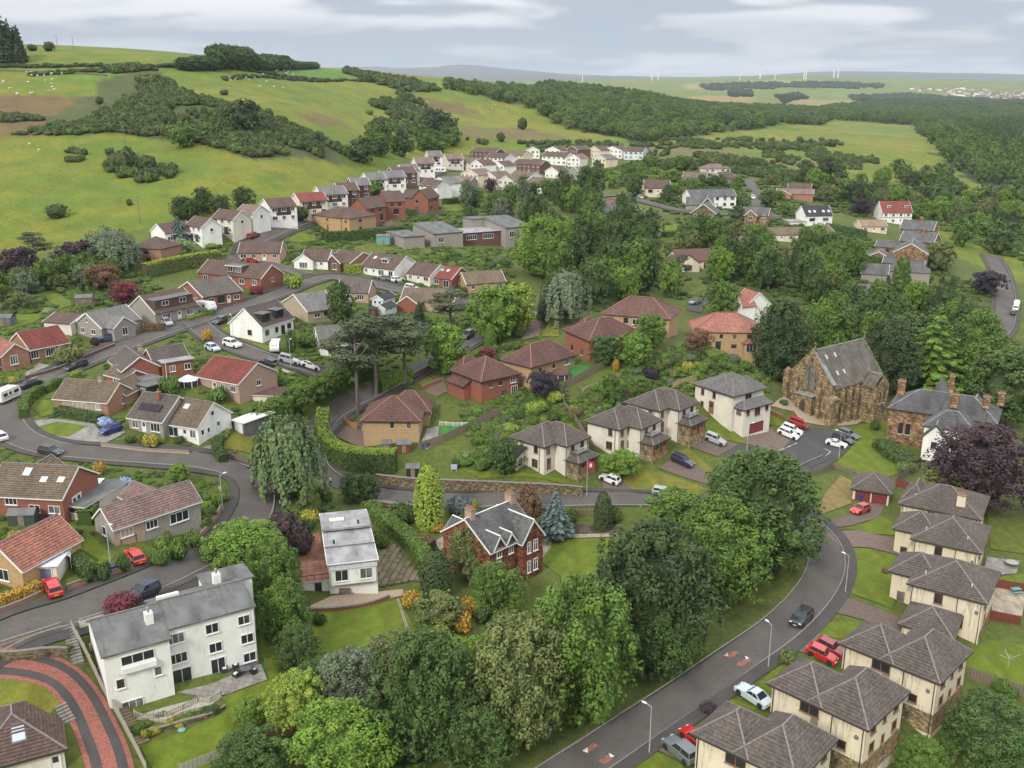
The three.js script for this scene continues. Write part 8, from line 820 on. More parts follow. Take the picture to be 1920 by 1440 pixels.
shrubs([[-16.3,-128.5],[-7.1,-131.5],[0,-125.9],[-1.4,-115.5],[-11.3,-114.8],[-14.8,-121.5]], 16, 63, ['dark', 'mid', 'olive', 'gold', 'lime'], 2, 4, 1.5, 3.2, 'shrub between lawn and tree belt', 'shrubs between lawn and tree belt');
shrubs([[55.4,-365.8],[84.6,-381.9],[126.9,-391.2],[137.3,-383.6],[115.1,-352.2],[64.4,-348.7]], 18, 64, ['mid', 'dark', 'lime', 'olive', 'bright'], 2, 5, 1.2, 3, 'shrub in the gardens on the slope', 'shrubs of the slope gardens', true);
shrubs([[-58.5,-317.3],[-35.7,-329.4],[0,-309.4],[0,-296.2],[-13.1,-301.1],[-44.4,-314.2]], 14, 65, ['mid', 'dark', 'bright'], 2, 4, 1.2, 2.8, 'shrub between the bungalow row and school', 'shrubs before the school', true);
shrubs([[-31.5,-454.8],[12,-565],[35.9,-563.8],[24.1,-450.5],[-13.6,-425.1]], 14, 66, ['mid', 'dark', 'bright', 'lime'], 2, 4, 1.2, 2.6, 'shrub in the gardens of the middle white houses', 'shrubs among the middle white houses', true);
shrubs([[49,-105.5],[55.2,-110.9],[68.7,-114.1],[62.2,-100.4],[47.3,-97.5]], 14, 67, ['mid', 'dark', 'bright'], 1.5, 3, 1.2, 2.2, 'shrub in the back gardens of cream houses', 'shrubs in the back gardens');
shrubs([[-9,-274.3],[12.1,-275.5],[10.4,-232.5],[0,-214],[-13.1,-235.1]], 12, 68, ['mid', 'dark', 'bright'], 1.8, 3.6, 1.4, 2.6, 'shrub along the lane verge', 'shrubs along the lane', true);
// ground cover between the gardens: nobody could count it
{ const cover = (poly, n, seed, s0, s1) => scatter(poly, n, seed, (x, z, r) => (open(x, z, 0.3) ? [x, z, lerp(s0, s1, r()) / 2, lerp(s0, s1, r()) * 0.45] : null));
  mass('undergrowth', [...cover([[-26,-104.6],[-17.9,-111.5],[-7.3,-119.3],[14.9,-130.3],[37.7,-144.1],[42.7,-143.5],[25.8,-125.3],[9.4,-108.1],[-5.7,-89.8],[-14.7,-88.6],[-23.8,-93.9]], 700, 71, 0.8, 2.4), ...cover([[-7.5,-188.1],[13.4,-197.6],[19.7,-206],[66.5,-247.1],[59,-217.5],[20.7,-191.3],[-6.1,-175.1]], 1900, 72, 0.7, 2.0), ...cover([[-11.7,-196.6],[0,-208.9],[11.8,-204.3],[11,-190],[0,-181.3],[-8.5,-185.2]], 520, 81, 0.8, 2.2), ...cover([[-38,-133.2],[-33.6,-142.2],[-27.5,-118.9],[-22,-104.3],[-26.4,-106.8],[-34.3,-123.8]], 260, 73, 0.8, 2)], CR.sh, [F.mid, F.dark, F.bright, F.olive]);
  mass('undergrowth', [...cover([[-63.1,-101.3],[-47.9,-155.7],[-56.6,-211.3],[-91.3,-251.7],[-134.7,-240.2]], 1000, 74, 0.6, 1.9), ...cover([[-56.6,-211.3],[-50,-286.1],[0,-296.2],[13.4,-241.2],[-29.8,-201.9],[-47.3,-179.9]], 1000, 75, 0.7, 2.2), ...cover([[-104.7,-269.8],[-74.6,-347.6],[0,-429.6],[0,-296.2],[-52.2,-299.3],[-82.3,-296.6]], 1000, 76, 1, 2.8), ...cover([[-145.9,-261.8],[-135.3,-276],[-109.6,-279.4],[-94.7,-261.8],[-93.6,-235.3],[-112,-224.9],[-125.6,-222.6]], 520, 80, 1.4, 4)], CR.sh, [F.mid, F.bright, F.dark, F.olive]);
  mass('undergrowth', [...cover([[59.6,-395.8],[139.2,-431.3],[170.8,-330.5],[128.3,-233],[84.7,-283.5],[46,-288.4]], 1500, 77, 1.4, 3.6), ...cover([[38.8,-563.2],[80.9,-638.1],[165.9,-601.9],[135.5,-451.3],[119.2,-409.9],[70,-381.4],[62.9,-435.5]], 900, 82, 2, 4.5), ...cover([[0,-381.6],[53.7,-353.9],[47.7,-289.1],[14,-252.5]], 500, 78, 1.2, 3), ...cover([[155,-560.7],[309.8,-597.2],[207.9,-393.6],[197.6,-458.5],[147.5,-458.3]], 1200, 79, 2, 5)], CR.shF, [F.mid, F.dark]); }
// tussocks and rushes of the rough pasture
{ const tus = (poly, n, seed) => scatter(poly, n, seed, (x, z, r) => (fbm(x / 30, z / 30 + 4, 3) < 0.42 ? null : [x, z, 0.2 + 0.35 * r(), 0.12 + 0.2 * r()])), tm = [lc([0.19, 0.21, 0.035]), lc([0.25, 0.235, 0.045]), lc([0.15, 0.2, 0.03])];
  mass('tussocks', [...tus([[-236.6,-441.2],[-154.5,-445.8],[-79.6,-442.8],[-73,-430.2],[-93.2,-327.8],[-122.7,-321],[-145.4,-313.4],[-168.3,-305.1]], 4200, 91), ...tus([[-105.2,-630.3],[-84.9,-624],[-22.3,-709.6],[15.8,-751.9],[37.8,-902.5],[-30.5,-979.1],[-64,-948.7]], 1200, 92), ...tus([[-192.3,-562.3],[-115.1,-613.7],[-132.2,-823.4],[-174.9,-627]], 1200, 93), ...tus([[202.1,-835.7],[260.4,-723.7],[335.5,-836.8],[378.9,-1206.3],[281.8,-1098.5]], 900, 94)], CR.shF, tm);
  mass('tussocks', scatter([[-5.1,-88.5],[0,-93.7],[9,-102.8],[24.2,-116.5],[41.9,-135],[46.2,-144.1],[45.4,-147.4],[25.3,-122.8],[2.5,-99.5]], 900, 95, (x, z, r) => [x, z, 0.12 + 0.25 * r(), 0.12 + 0.22 * r()]), CR.shF, tm); }
// ---------- cars ----------
const RC = 'cars parked or driving on the estate';
for (const [lb, k, c, p] of [
  ['dark grey hatchback driving round the estate bend', 'hatch', 'dark', [-77.7,-156,-75.3,-155.4]], ['bright blue hatchback on the slabbed drive by hydrangea', 'hatch', 'blue', [-71.6,-166.6,-72.8,-165.1]], ['black estate car on the road below red roofed bungalow', 'estate', 'black', [-90.7,-198,-92.1,-196.1]], ['dark car with a blue load coupled to the caravan', 'saloon', 'black', [-96.1,-188.7,-94.7,-190.9]], ['white hatchback cut by the estate road edge', 'hatch', 'white', [-88.9,-161.2,-91.8,-163.6]], ['blue car beside the grey harled bungalow', 'suv', 'teal', [-90.6,-214.9,-92.3,-213.5]], ['silver hatchback on the chalet drive', 'mpv', 'silver', [-82.4,-229.2,-79.7,-226.6]], ['dark grey hatchback in the road beside motorhome', 'hatch', 'dark', [-70.4,-232.5,-71.5,-229.6]], ['white off-road car parked beside curved lawn', 'suv', 'white', [-62.6,-214.2,-59.9,-212.5]], ['silver sport utility car on the side close', 'suv', 'silver', [-48.1,-204.8,-46,-204.9]], ['white coupe parked on the side close', 'coupe', 'white', [-44.1,-206.1,-42.1,-206.9]], ['black car behind silver sport utility car', 'hatch', 'black', [-51.3,-200.5,-53.3,-201.6]], ['dark car under the tall pines', 'hatch', 'dark', [-37.2,-210.2,-35.5,-210.3]], ['pale car roof beyond the yellow bush', 'hatch', 'pale', [-66,-210.7,-64.2,-209.1]],
  ['grey car outside white dormer bungalow', 'hatch', 'grey', [-37.4,-285.1,-39.4,-285.9]], ['white car outside white dormer bungalow', 'hatch', 'white', [-33.3,-284.4,-31.6,-285.9]], ['white hatchback on the road by brown roof', 'suv', 'white', [-28.4,-276.5,-26.6,-275.9]], ['black car on the drive beside round bush', 'suv', 'black', [-17.2,-277.7,-18.7,-274.3]], ['red car in front of the chalet dormer', 'hatch', 'red', [-78.6,-296.2,-76.9,-296.9]], ['dark red car on the upper road verge', 'mpv', 'burgundy', [-82.6,-315.8,-81.4,-318]], ['black car outside the upper row house', 'hatch', 'black', [-77.6,-330.7,-76.2,-330.9]], ['white car by the big bush on upper road', 'estate', 'white', [-52.8,-440.7,-50.5,-443.3]], ['silver car below the grey roofed house', 'saloon', 'silver', [-59,-386.4,-57,-386.9]], ['blue car among the upper row houses', 'suv', 'blue', [-45.6,-472.7,-44.2,-473]], ['dark car on the lane under the bright tree', 'suv', 'dark', [-11,-238,-12.3,-234.9]], ['grey coupe in the yard of the pink gabled house', 'saloon', 'grey', [53.8,-285,51,-282]],
  ['red mini people carrier by the church gravel', 'mpv', 'red', [62.8,-205.8,64.5,-205.1]], ['white car next to red people carrier', 'estate', 'white', [60.7,-202.5,62.4,-201.7]], ['white car by the pink drive in church car park', 'estate', 'white', [59.3,-200.3,61,-199.2]], ['silver grey car at the top of the church bays', 'estate', 'grey', [73.5,-203.5,74.9,-202]], ['dark grey car in the middle of church bays', 'estate', 'dark', [71.4,-200.7,72.7,-199.1]], ['white sports car in the church bays', 'coupe', 'white', [69.2,-198.2,70.8,-197.2]], ['silver car on the block drive by orange garages', 'suv', 'silver', [41.5,-190.8,43.3,-190]], ['navy sport utility car on the drive below balcony', 'suv', 'navy', [33.1,-179.9,34.8,-178.7]], ['white hatchback on the drive by flagpole', 'hatch', 'white', [18.2,-171.4,16.6,-172.4]], ['silver car half hidden by trees at the roadside', 'estate', 'silver', [27.9,-167.3,29.4,-166.9]],
  ['red small car on the garage drive', 'hatch', 'bright', [61.6,-160.9,59.7,-159.5]], ['black sport utility car driving down the lower road', 'suv', 'black', [39.8,-121,37.5,-118]], ['burgundy car on the block drive by cream house', 'hatch', 'burgundy', [41.8,-114.5,43.2,-113.4]], ['bright red car beside the burgundy car', 'hatch', 'bright', [40.1,-112.8,41.4,-112]], ['pale silver saloon on the block drive', 'saloon', 'pale', [28.8,-102.4,27.6,-103.8]], ['silver grey sport utility car on the lowest drive', 'suv', 'grey', [18.6,-92.8,17.4,-94.6]], ['red car nose beside the silver grey one', 'hatch', 'bright', [20.6,-94.9,19.7,-96.2]], ['red hatchback at the brown garage door', 'hatch', 'bright', [-51.4,-122.2,-53.1,-124.2]], ['red hatchback before the slate blue garage', 'hatch', 'bright', [-58.1,-112.2,-59.7,-114.3]], ['dark navy sport utility car by the maroon maple', 'suv', 'navy', [-47.4,-113.7,-48.2,-112.3]], ['white car behind the long brick house garage', 'mpv', 'white', [-64.6,-143.7,-65,-147.1]], ['pale blue car under the bend trees', 'hatch', 'pale', [-39.2,-123.4,-38.9,-124.6]],
  ['white car on the avenue beside trees', 'estate', 'white', [167.9,-322.2,171.8,-329.5]], ['tall white people carrier on the avenue', 'mpv', 'white', [164.4,-315.7,168.1,-322.3]], ['dark car behind the avenue whites', 'hatch', 'black', [161.2,-310.7,164.8,-316.9]], ['dark car on the lane by cream bungalow', 'hatch', 'dark', [49.4,-453.1,51.2,-451.9]], ['white car by the sandstone house', 'hatch', 'white', [114.7,-475.2,113.1,-465.9]], ['silver car on the top lane drive', 'hatch', 'silver', [58,-452.1,59.4,-447.9]]]) car(lb, k, c, ...p);
// ---------- caravan, motorhome, camper ----------
function coach(name, label, cat, x, z, fx, fz, L, W, Hh, cab) {
  const a = Math.atan2(-(fz - z), fx - x), g = base(name, x, hAt(x, z) + 0.12, z, a), s = new THREE.Shape(), r = 0.35, h0 = 0.45; s.moveTo(-L / 2 + 0.1, h0); s.lineTo(L / 2 - 0.3, h0); s.quadraticCurveTo(L / 2, h0 + 0.2, L / 2, h0 + 0.8); s.lineTo(L / 2 - 0.35, Hh - r); s.quadraticCurveTo(L / 2 - 0.5, Hh, L / 2 - 1, Hh); s.lineTo(-L / 2 + r, Hh); s.quadraticCurveTo(-L / 2, Hh, -L / 2, Hh - r); s.lineTo(-L / 2, h0 + 0.3); s.closePath();
  const b = new THREE.ExtrudeGeometry(s, { depth: W - 0.16, bevelEnabled: true, bevelSize: 0.06, bevelThickness: 0.08, bevelSegments: 2 }); b.translate(0, 0, -(W - 0.16) / 2); part('body', flat(b), carMat('white'), g);
  for (const sg of [1, -1]) for (const [wx, ww] of cab ? [[-L * 0.25, 0.9], [L * 0.05, 0.7]] : [[L * 0.25, 1.3], [-L * 0.05, 0.6], [-L * 0.3, 1.1]]) part('window', box(ww, 0.6, 0.04, wx, Hh * 0.66, sg * (W / 2 + 0.02)), M.glass, g);
  part('front_window', (() => { const q = box(0.05, 0.7, W * 0.7); q.rotateZ(0.3); q.translate(L / 2 - 0.16, Hh * 0.68, 0); return q; })(), M.glass, g); for (const x0 of [-L * 0.2, L * 0.15]) part('roof_vent', box(0.6, 0.12, 0.6, x0, Hh + 0.06, 0), M.poly, g);
  for (const wx of cab ? [L * 0.32, -L * 0.28] : [-0.2]) for (const sg of [1, -1]) { const t = new THREE.TorusGeometry(0.24, 0.1, 6, 14); t.translate(wx, 0.3, sg * (W / 2 - 0.08)); const w = part('wheel', t, M.tyre, g), c = new THREE.CylinderGeometry(0.2, 0.2, 0.1, 10); c.rotateX(Math.PI / 2); c.translate(wx, 0.3, sg * (W / 2 - 0.08)); part('rim', c, M.rim, w); }
  if (!cab) part('tow_bar', bar(V3(L / 2 - 0.1, 0.5, 0), V3(L / 2 + 1.1, 0.5, 0), 0.12, 0.12), M.pole, g); part('stripe', box(L * 0.7, 0.12, W + 0.05, -L * 0.05, 1.05, 0), M.felt, g); return tag(g, label, cat);
}
coach('caravan', 'white touring caravan on the estate road', 'caravan', -97.1,-181.2, -95.8,-188.2, 5.6, 2.2, 2.5, false); coach('motorhome', 'white motorhome on the drive of brick gabled bungalow', 'motorhome', -76.7,-242.4, -73.8,-240.9, 5.4, 2.1, 2.5, true); coach('campervan', 'white campervan beside the white gabled house', 'campervan', -52.5,-212.3, -51.7,-206.4, 5, 2, 2.3, true); coach('caravan', 'white caravan among the upper row houses', 'caravan', -34.9,-491.9, -32.3,-491.6, 5.4, 2.2, 2.5, false); coach('caravan', 'white caravan near the hilltop conifers', 'caravan', -330.4,-674.6, -328.2,-674.5, 6, 2.4, 2.7, false);
// ---------- street lamps, poles, flag ----------
const LG = 'street lamps along the roads'; for (const [lb, p] of [['street lamp beside the lowest cream house', [15.2,-93.1,11.5,-96.3]], ['street lamp below the yucca clump', [32.3,-109.1,30.5,-113.1]], ['street lamp at the bend of the lower road', [49.2,-130.9,46.6,-134.2]], ['street lamp at the edge of church car park', [67.6,-191.3,63.5,-193.6]], ['street lamp by the mauve bungalow garden', [-53.8,-119.9,-50.2,-118.1]], ['street lamp inside the estate bend', [-45.5,-143.2,-42.9,-146.4]], ['street lamp by the pink block drive', [48.1,-189.9,51.4,-190.1]], ['street lamp opposite the white gabled house', [-63.5,-218.6,-67.4,-224.6]], ['street lamp on the side close', [-47,-202,-46.4,-207.2]]]) lampPost(lb, undefined, ...p);
{ const [x, z] = [13.6,-166.4], g = base('flagpole', x, hAt(x, z), z); part('pole', cyl(0.06, 0.04, 7, 8), M.pole, g); const f = new THREE.PlaneGeometry(1.1, 1.5, 8, 8), p = f.attributes.position; for (let i = 0; i < p.count; i++) p.setZ(i, 0.12 * Math.sin(p.getX(i) * 5 + p.getY(i) * 2)); f.computeVertexNormals(); f.translate(0.6, 6.1, 0); part('flag', f, mat([0.62, 0.05, 0.14], 'patch', 1), g); part('flag_stripe', (() => { const s = new THREE.PlaneGeometry(0.4, 0.7, 4, 4); s.translate(0.6, 6.1, 0.16); return s; })(), mat([0.75, 0.6, 0.62]), g); tag(g, 'pole with pink and white flag beside off white house', 'flagpole'); }
{ const [x, z] = [-66.8,-183.4], g = base('flagpole', x, hAt(x, z), z); part('pole', cyl(0.07, 0.05, 6.5, 8), M.trim, g); part('finial', cyl(0.09, 0.02, 0.2, 8, 0, 6.5, 0), M.trim, g); tag(g, 'bare white flagpole behind the semi-detached pair', 'flagpole'); }
const poleGeo = merge([cyl(0.16, 0.11, 9, 7), box(1.8, 0.12, 0.12, 0, 8.4, 0), box(0.08, 0.3, 0.08, -0.7, 8.6, 0), box(0.08, 0.3, 0.08, 0.7, 8.6, 0)]); for (const p of [[-121.6,-324.4], [-206.8,-529.2], [-317,-726.3], [-302,-717], [-163.6,-428.5], [-193.8,-657.7], [-188.3,-697.6]]) { const m = part('power_pole', poleGeo, M.cap); m.position.set(p[0], hAt(p[0], p[1]) - 0.2, p[1]); tag(m, 'wooden power pole with crossarm on the hill pasture', 'power pole', 'power poles on the hill'); }
// ---------- stone walls and brick walls ----------
wallRun('stone_wall', 'old stone retaining wall along the middle road', [[-25.1,-170.2],[-19.7,-168.9],[-12.7,-168.2],[-5.9,-167.5],[1.9,-166],[9.7,-166.5],[12.8,-166.2]], 1.9, 0.5, 'wallstone'); wallRun('brick_wall', 'curved brick garden wall round the mauve bungalow', [[-48.7,-122.2],[-47.3,-126.2],[-46,-132.3],[-45.6,-139.4],[-46.1,-144.9],[-48,-150.3]], 0.75, 0.25, 'brickO'); wallRun('brick_wall', 'brick garden wall by the grey lamp', [[-56.6,-112.8],[-53.6,-116.1],[-50.7,-119.5]], 0.75, 0.25, 'brickO'); wallRun('brick_wall', 'low brick wall under the yellow hedge', [[-62.5,-106.3],[-60.5,-108.9],[-59.1,-111.3]], 0.5, 0.3, 'brickO'); wallRun('stone_wall', 'stone bank wall under the driveway flower bed', [[-58.7,-98.4],[-56.1,-99.2],[-53.8,-100.7],[-51.9,-101.6]], 1.2, 0.4, 'wallstone'); wallRun('garden_wall', 'pale wall between road and planted bank', [[-59.6,-100.3],[-57.1,-102.9],[-54.5,-106]], 0.5, 0.25, 'beige'); wallRun('garden_wall', 'white retaining wall behind the maroon maple', [[-52.4,-106.3],[-50.3,-108.3]], 1.2, 0.25, 'offwhite'); wallRun('brick_wall', 'brick wall in front of the dark red roofed bungalow', [[-98.8,-192.4],[-94.2,-197.5],[-90.7,-205.3],[-87.9,-211.7]], 0.7, 0.25, 'brickB'); wallRun('garden_wall', 'low wall before semi-detached gardens', [[-71.3,-161.1],[-64.9,-161.2],[-58.7,-161.8],[-56.4,-161.9]], 0.6, 0.25, 'beige'); wallRun('brick_wall', 'brick edging of the flat roofed house lawn', [[-29.2,-123],[-25.6,-124.3],[-20.7,-126.7],[-17.9,-129.3]], 0.5, 0.3, 'brick'); wallRun('stone_wall', 'mossy stone wall under the golden cypress', [[-25.9,-162.6],[-21.8,-161.7],[-17,-161.6]], 0.9, 0.4, 'wallstone'); wallRun('brick_wall', 'red brick wall beside the lane verge', [[-19.6,-206.8],[-15.8,-209.8]], 0.9, 0.25, 'brick'); wallRun('stone_wall', 'rough stone wall by the lane under egg shaped lime', [[-22.6,-211.6],[-19.4,-215.7],[-18.1,-217.4]], 1.1, 0.4, 'wallstone'); wallRun('garden_wall', 'low kerb wall on the side close', [[-50.2,-199.7],[-45.6,-198.9]], 0.5, 0.2, 'offwhite'); wallRun('stone_wall', 'dry stone dyke across the hill pasture', [[-309,-624.6],[-266,-614.2],[-235.8,-601.3]], 1, 0.7, 'wallstone', undefined, false); wallRun('brick_wall', 'red brick wall beside the church gravel', [[57.4,-208.4],[60.1,-207.5]], 0.9, 0.3, 'brick'); wallRun('deck_wall', 'terraced bed wall of the tall white house', [[-40.8,-94.5],[-39.6,-95.3],[-37.3,-96.7],[-34.7,-98],[-33.4,-99.4]], 0.5, 0.3, 'wallstone'); wallRun('stone_wall', 'pale edging wall of terraced hillside garden', [[15,-200.7],[18.4,-203.7],[23.9,-207.6]], 0.5, 0.3, 'sand'); wallRun('stone_wall', 'pale retaining edge behind the off white houses', [[34.9,-206.1],[40.2,-210],[42.4,-211.5]], 1.2, 0.3, 'sand');
// ---------- fences ----------
fence('long grey board fence dividing the hillside gardens', [[15.8,-180.2],[13.9,-186.3],[11,-193.7],[10.2,-199.6],[11.7,-202.8],[17.6,-208.5],[24,-214.3]], 1.7, 'fence'); fence('grey board fence beside the artificial lawn', [[-18.1,-180.4],[-13.6,-182.8],[-8.6,-187],[-2.4,-192.4]], 1.6, 'fence'); fence('pale fence rail by the lawn terrace', [[-14.7,-189.7],[-11.9,-188.7],[-8.2,-188.2]], 0.9, 'rail', undefined, 1.8, true, 1); fence('new orange timber fence beside the white house lawn', [[-30.2,-113.4],[-28.4,-110.4],[-25.9,-107.7]], 1.7, 'fenceN'); fence('new orange timber fence at foot of white house lawn', [[-27.3,-93.9],[-25.9,-95.6],[-23.8,-97.4]], 1.6, 'fenceN'); fence('bottom garden fence rail of the white house', [[-35.4,-89.3],[-31.5,-91.9],[-27.3,-93.9]], 1.2, 'paleT'); fence('red stained fence behind the upper cream houses', [[74,-139.2],[77,-139.2],[81.3,-139.3]], 1.5, 'fenceR'); fence('red stained fence by the paved back garden', [[69.4,-128.9],[72.1,-129],[74.7,-129.1]], 1.5, 'fenceR'); fence('grey board fence of the lower back garden', [[60.3,-114.4],[62.7,-113.6],[67.8,-112.2]], 1.6, 'fence'); fence('fence between car park and dry grass', [[58,-180.1],[61.1,-181.8],[64.6,-185.4],[67.6,-182.1]], 1.0, 'fence'); fence('fence behind the double garage', [[74.7,-178.5],[78.4,-182.8],[82.3,-186.7]], 1.5, 'fence'); fence('dark red fence beside garage and cream house', [[73.8,-176.3],[75.5,-174.8]], 1.5, 'fenceR'); fence('dark fence at the yellowing lawn corner', [[-52.9,-163.6],[-50.4,-163.4],[-46.6,-163.2]], 1.1, 'fence'); fence('fence along the road by villa planting', [[4.7,-160.6],[11.3,-160.3],[18.8,-160.1]], 1.0, 'fence'); fence('pale fence before the wide red brick house', [[-38.3,-375.8],[-32.3,-376.5],[-26.7,-382.6]], 1.6, 'fence', undefined, 2.4); fence('white picket rail on the tall white house deck', [[-43,-97],[-42,-96.6],[-39.5,-97.2],[-37.9,-98.6],[-36.7,-100.1],[-35.2,-99.9],[-34.3,-101.2]], 1.0, 'paleT', undefined, 1.6, true, 1); fence('stair fence beside the driveway of tall white house', [[-53.1,-105.8],[-50.5,-102.9],[-47.4,-99.3],[-44.3,-96.1],[-40.4,-91.1],[-39,-89.2]], 1.3, 'paleT'); fence('white railing on the lower terrace wall', [[-50.1,-103.4],[-48.9,-104.9]], 1.0, 'paleT', undefined, 1.6, true, 1); fence('brown gate and fence by the buff house hedge', [[-34.6,-193.4],[-33.1,-191.6],[-31.7,-191]], 1.3, 'fenceN'); fence('red brown playground rail by the lane', [[39.7,-436.3],[45.4,-447.3],[52.9,-439.9]], 1.0, 'paleT', undefined, 2.4, true, 1);
{ const st = (name, label, a, b, n, w, m) => { const g = base(name, a[0], 0, a[1]), dx = b[0] - a[0], dz = b[1] - a[1], ry = Math.atan2(-dz, dx); for (let i = 0; i < n; i++) { const x = dx * (i + 0.5) / n, z = dz * (i + 0.5) / n, q = part('step', box(Math.hypot(dx, dz) / n * 0.92, 0.5, w, 0, 0, 0, ry), M[m], g); q.position.set(x, hAt(a[0] + x, a[1] + z) - 0.1, z); } tag(g, label, 'steps'); }; st('stairs', 'long timber edged steps beside the tall white house', [-48.4,-101.9], [-40.6,-93.1], 26, 1.3, 'steps'); st('stairs', 'steps down from the street beside planted bank', [-53.8,-106], [-50.6,-101.1], 12, 1.3, 'slab'); st('stairs', 'short steps below the lawn loop of the driveway', [-50.4,-95.2], [-48.7,-93.7], 6, 1.3, 'slab'); st('stairs', 'garden steps in the terraced hillside garden', [18,-198.8], [18.4,-192.9], 10, 1.4, 'slab'); st('stepping_stones', 'line of stepping stones across the lawn', [-16.7,-129.3], [-14.1,-120.2], 14, 0.4, 'pale'); }
{ const g = base('wooden_deck', -40.3,-97.5, 0); g.position.y = hAt(g.position.x, g.position.z); const P = [[-43.1,-96.7],[-39.3,-96.7],[-37.8,-98.3],[-35,-99.6],[-34.2,-101.2],[-35.5,-102.1],[-39.6,-101.1],[-41,-99.5]]; const s = new THREE.Shape(P.map(([x, z]) => new THREE.Vector2(x - g.position.x, -(z - g.position.z)))), e = new THREE.ExtrudeGeometry(s, { depth: 0.9, bevelEnabled: false }); e.rotateX(-Math.PI / 2); e.translate(0, -0.5, 0); part('platform', flat(e), M.paleT, g); tag(g, 'pale timber deck in front of the tall white house', 'deck'); }
drape('patio', [[-39.6,-101.1],[-35.8,-103.2],[-31.3,-108],[-29.8,-105.1],[-33.6,-101.8],[-35.2,-101.1]], M.slab, 0.07, 1.2);
// ---------- garden furniture, bins, sheds ----------
function bin(label, c, x, z, t = 0) { const g = base('wheelie_bin', x, hAt(x, z) + 0.05, z, t); const b = new THREE.CylinderGeometry(0.42, 0.34, 0.95, 4); b.rotateY(Math.PI / 4); b.translate(0, 0.5, 0); part('body', flat(b), M[c], g); part('lid', box(0.66, 0.07, 0.7, 0, 1.02, 0), M[c], g); tag(g, label, 'bin', 'wheelie bins by the houses'); }
Object.assign(M, { binB: mat([0.03, 0.06, 0.28], null, 1, 0.5), binG: mat([0.05, 0.07, 0.06], null, 1, 0.5), binN: mat([0.10, 0.06, 0.04], null, 1, 0.5), rattan: mat([0.06, 0.055, 0.055], 'patch', 1), teal: mat([0.12, 0.30, 0.27], null, 1, 0.7), green: mat([0.02, 0.20, 0.13], null, 1, 0.6) });
for (const [lb, c, p] of [['blue wheelie bin at the long brick house', 'binB', [-65.5,-130.6]], ['dark wheelie bin at the long brick house', 'binG', [-66.1,-130.4]], ['green wheelie bin at the long brick house', 'binG', [-66.8,-130.6]], ['blue wheelie bin at the brick wall', 'binB', [-52.7,-117.8]], ['blue wheelie bin beside pink bungalow', 'binB', [-63,-114.7]], ['dark bin at the double garage door', 'binG', [63.3,-167.7]], ['blue bin at the double garage door', 'binB', [63.8,-167.2]], ['brown bin at the double garage door', 'binN', [64.5,-167.3]], ['dark bin beside the church buttress', 'binG', [77.4,-215.6]], ['second dark bin by church gravel edge', 'binG', [78,-214.8]], ['blue bin by the buff brick house', 'binB', [-17.5,-180.9]], ['green bin by the buff brick house', 'binG', [-16.5,-181.2]], ['blue bin by the brick house in trees', 'binB', [-107.3,-283.2]]]) bin(lb, c, ...p);
function shed(label, x, z, t, w, d, h, m, rm) { const g = base('garden_shed', x, hAt(x, z), z, t); part('wall', box(w, h, d, 0, h / 2 - 0.1, 0), M[m], g); const r = roofOf({ x0: -w / 2, x1: w / 2, z0: -d / 2, z1: d / 2, e: h - 0.1, r: 0.6, t: 'gx', o: 0.15, v: 0.12 }); part('roof', slab(r.planes, 0.08), M[rm], g); part('door', box(0.75, 1.7, 0.05, 0, 0.8, d / 2 + 0.02), M.steps, g); tag(g, label, 'shed'); }
shed('dark green felted shed below the long brick house', -69.4,-129, 0.1, 3.6, 2, 1.9, 'binG', 'felt'); shed('dark shed beside golden cypress', -18.5,-172.5, 0, 2.4, 1.6, 2, 'black', 'felt'); shed('red timber shed behind buff house', -21,-180.4, 0.1, 2.6, 1.8, 1.9, 'fenceR', 'felt'); shed('small dark shed by the buff house wall', -24.6,-181.7, 0, 1.8, 1.2, 1.5, 'felt', 'felt'); shed('red shed beside pale blue shed', -35.6,-248.1, 0, 2.2, 1.6, 1.8, 'fenceR', 'rDark'); shed('green roofed box in the school field', -43,-330.8, 0, 4.5, 3, 3, 'teal', 'felt'); shed('timber summerhouse in the garden behind bungalows', -105.9,-240.4, 0.2, 4, 3, 2.3, 'fence', 'felt'); shed('flat brown shed by the left garden edge', -116.1,-220.7, 0, 4, 3, 2, 'felt', 'felt');
{ const [x, z] = [-59.4,-118.4], g = base('greenhouse', x, hAt(x, z), z, 0.35); const w = 2.2, d = 3, h = 1.7; for (const [X, Z] of [[-w / 2, -d / 2], [w / 2, -d / 2], [-w / 2, d / 2], [w / 2, d / 2], [-w / 2, 0], [w / 2, 0]]) part('post', box(0.06, h, 0.06, X, h / 2, Z), M.trim, g); for (const Z of [-d / 2, -d / 4, 0, d / 4, d / 2]) { part('rafter', bar(V3(-w / 2, h, Z), V3(0, h + 0.8, Z), 0.05, 0.05), M.trim, g); part('rafter', bar(V3(w / 2, h, Z), V3(0, h + 0.8, Z), 0.05, 0.05), M.trim, g); } part('ridge', box(0.08, 0.08, d, 0, h + 0.82, 0), M.trim, g); for (const X of [-w / 2, w / 2]) { part('glazing', box(0.02, h - 0.1, d - 0.1, X, h / 2, 0), M.poly, g); part('rail', box(0.06, 0.06, d, X, h, 0), M.trim, g); } for (const s of [-1, 1]) part('roof_glazing', poly3([[V3(s * w / 2, h + 0.02, -d / 2), V3(s * w / 2, h + 0.02, d / 2), V3(0, h + 0.8, d / 2), V3(0, h + 0.8, -d / 2)]]), M.poly, g); tag(g, 'small white framed greenhouse by the blue roofed garage', 'greenhouse'); }
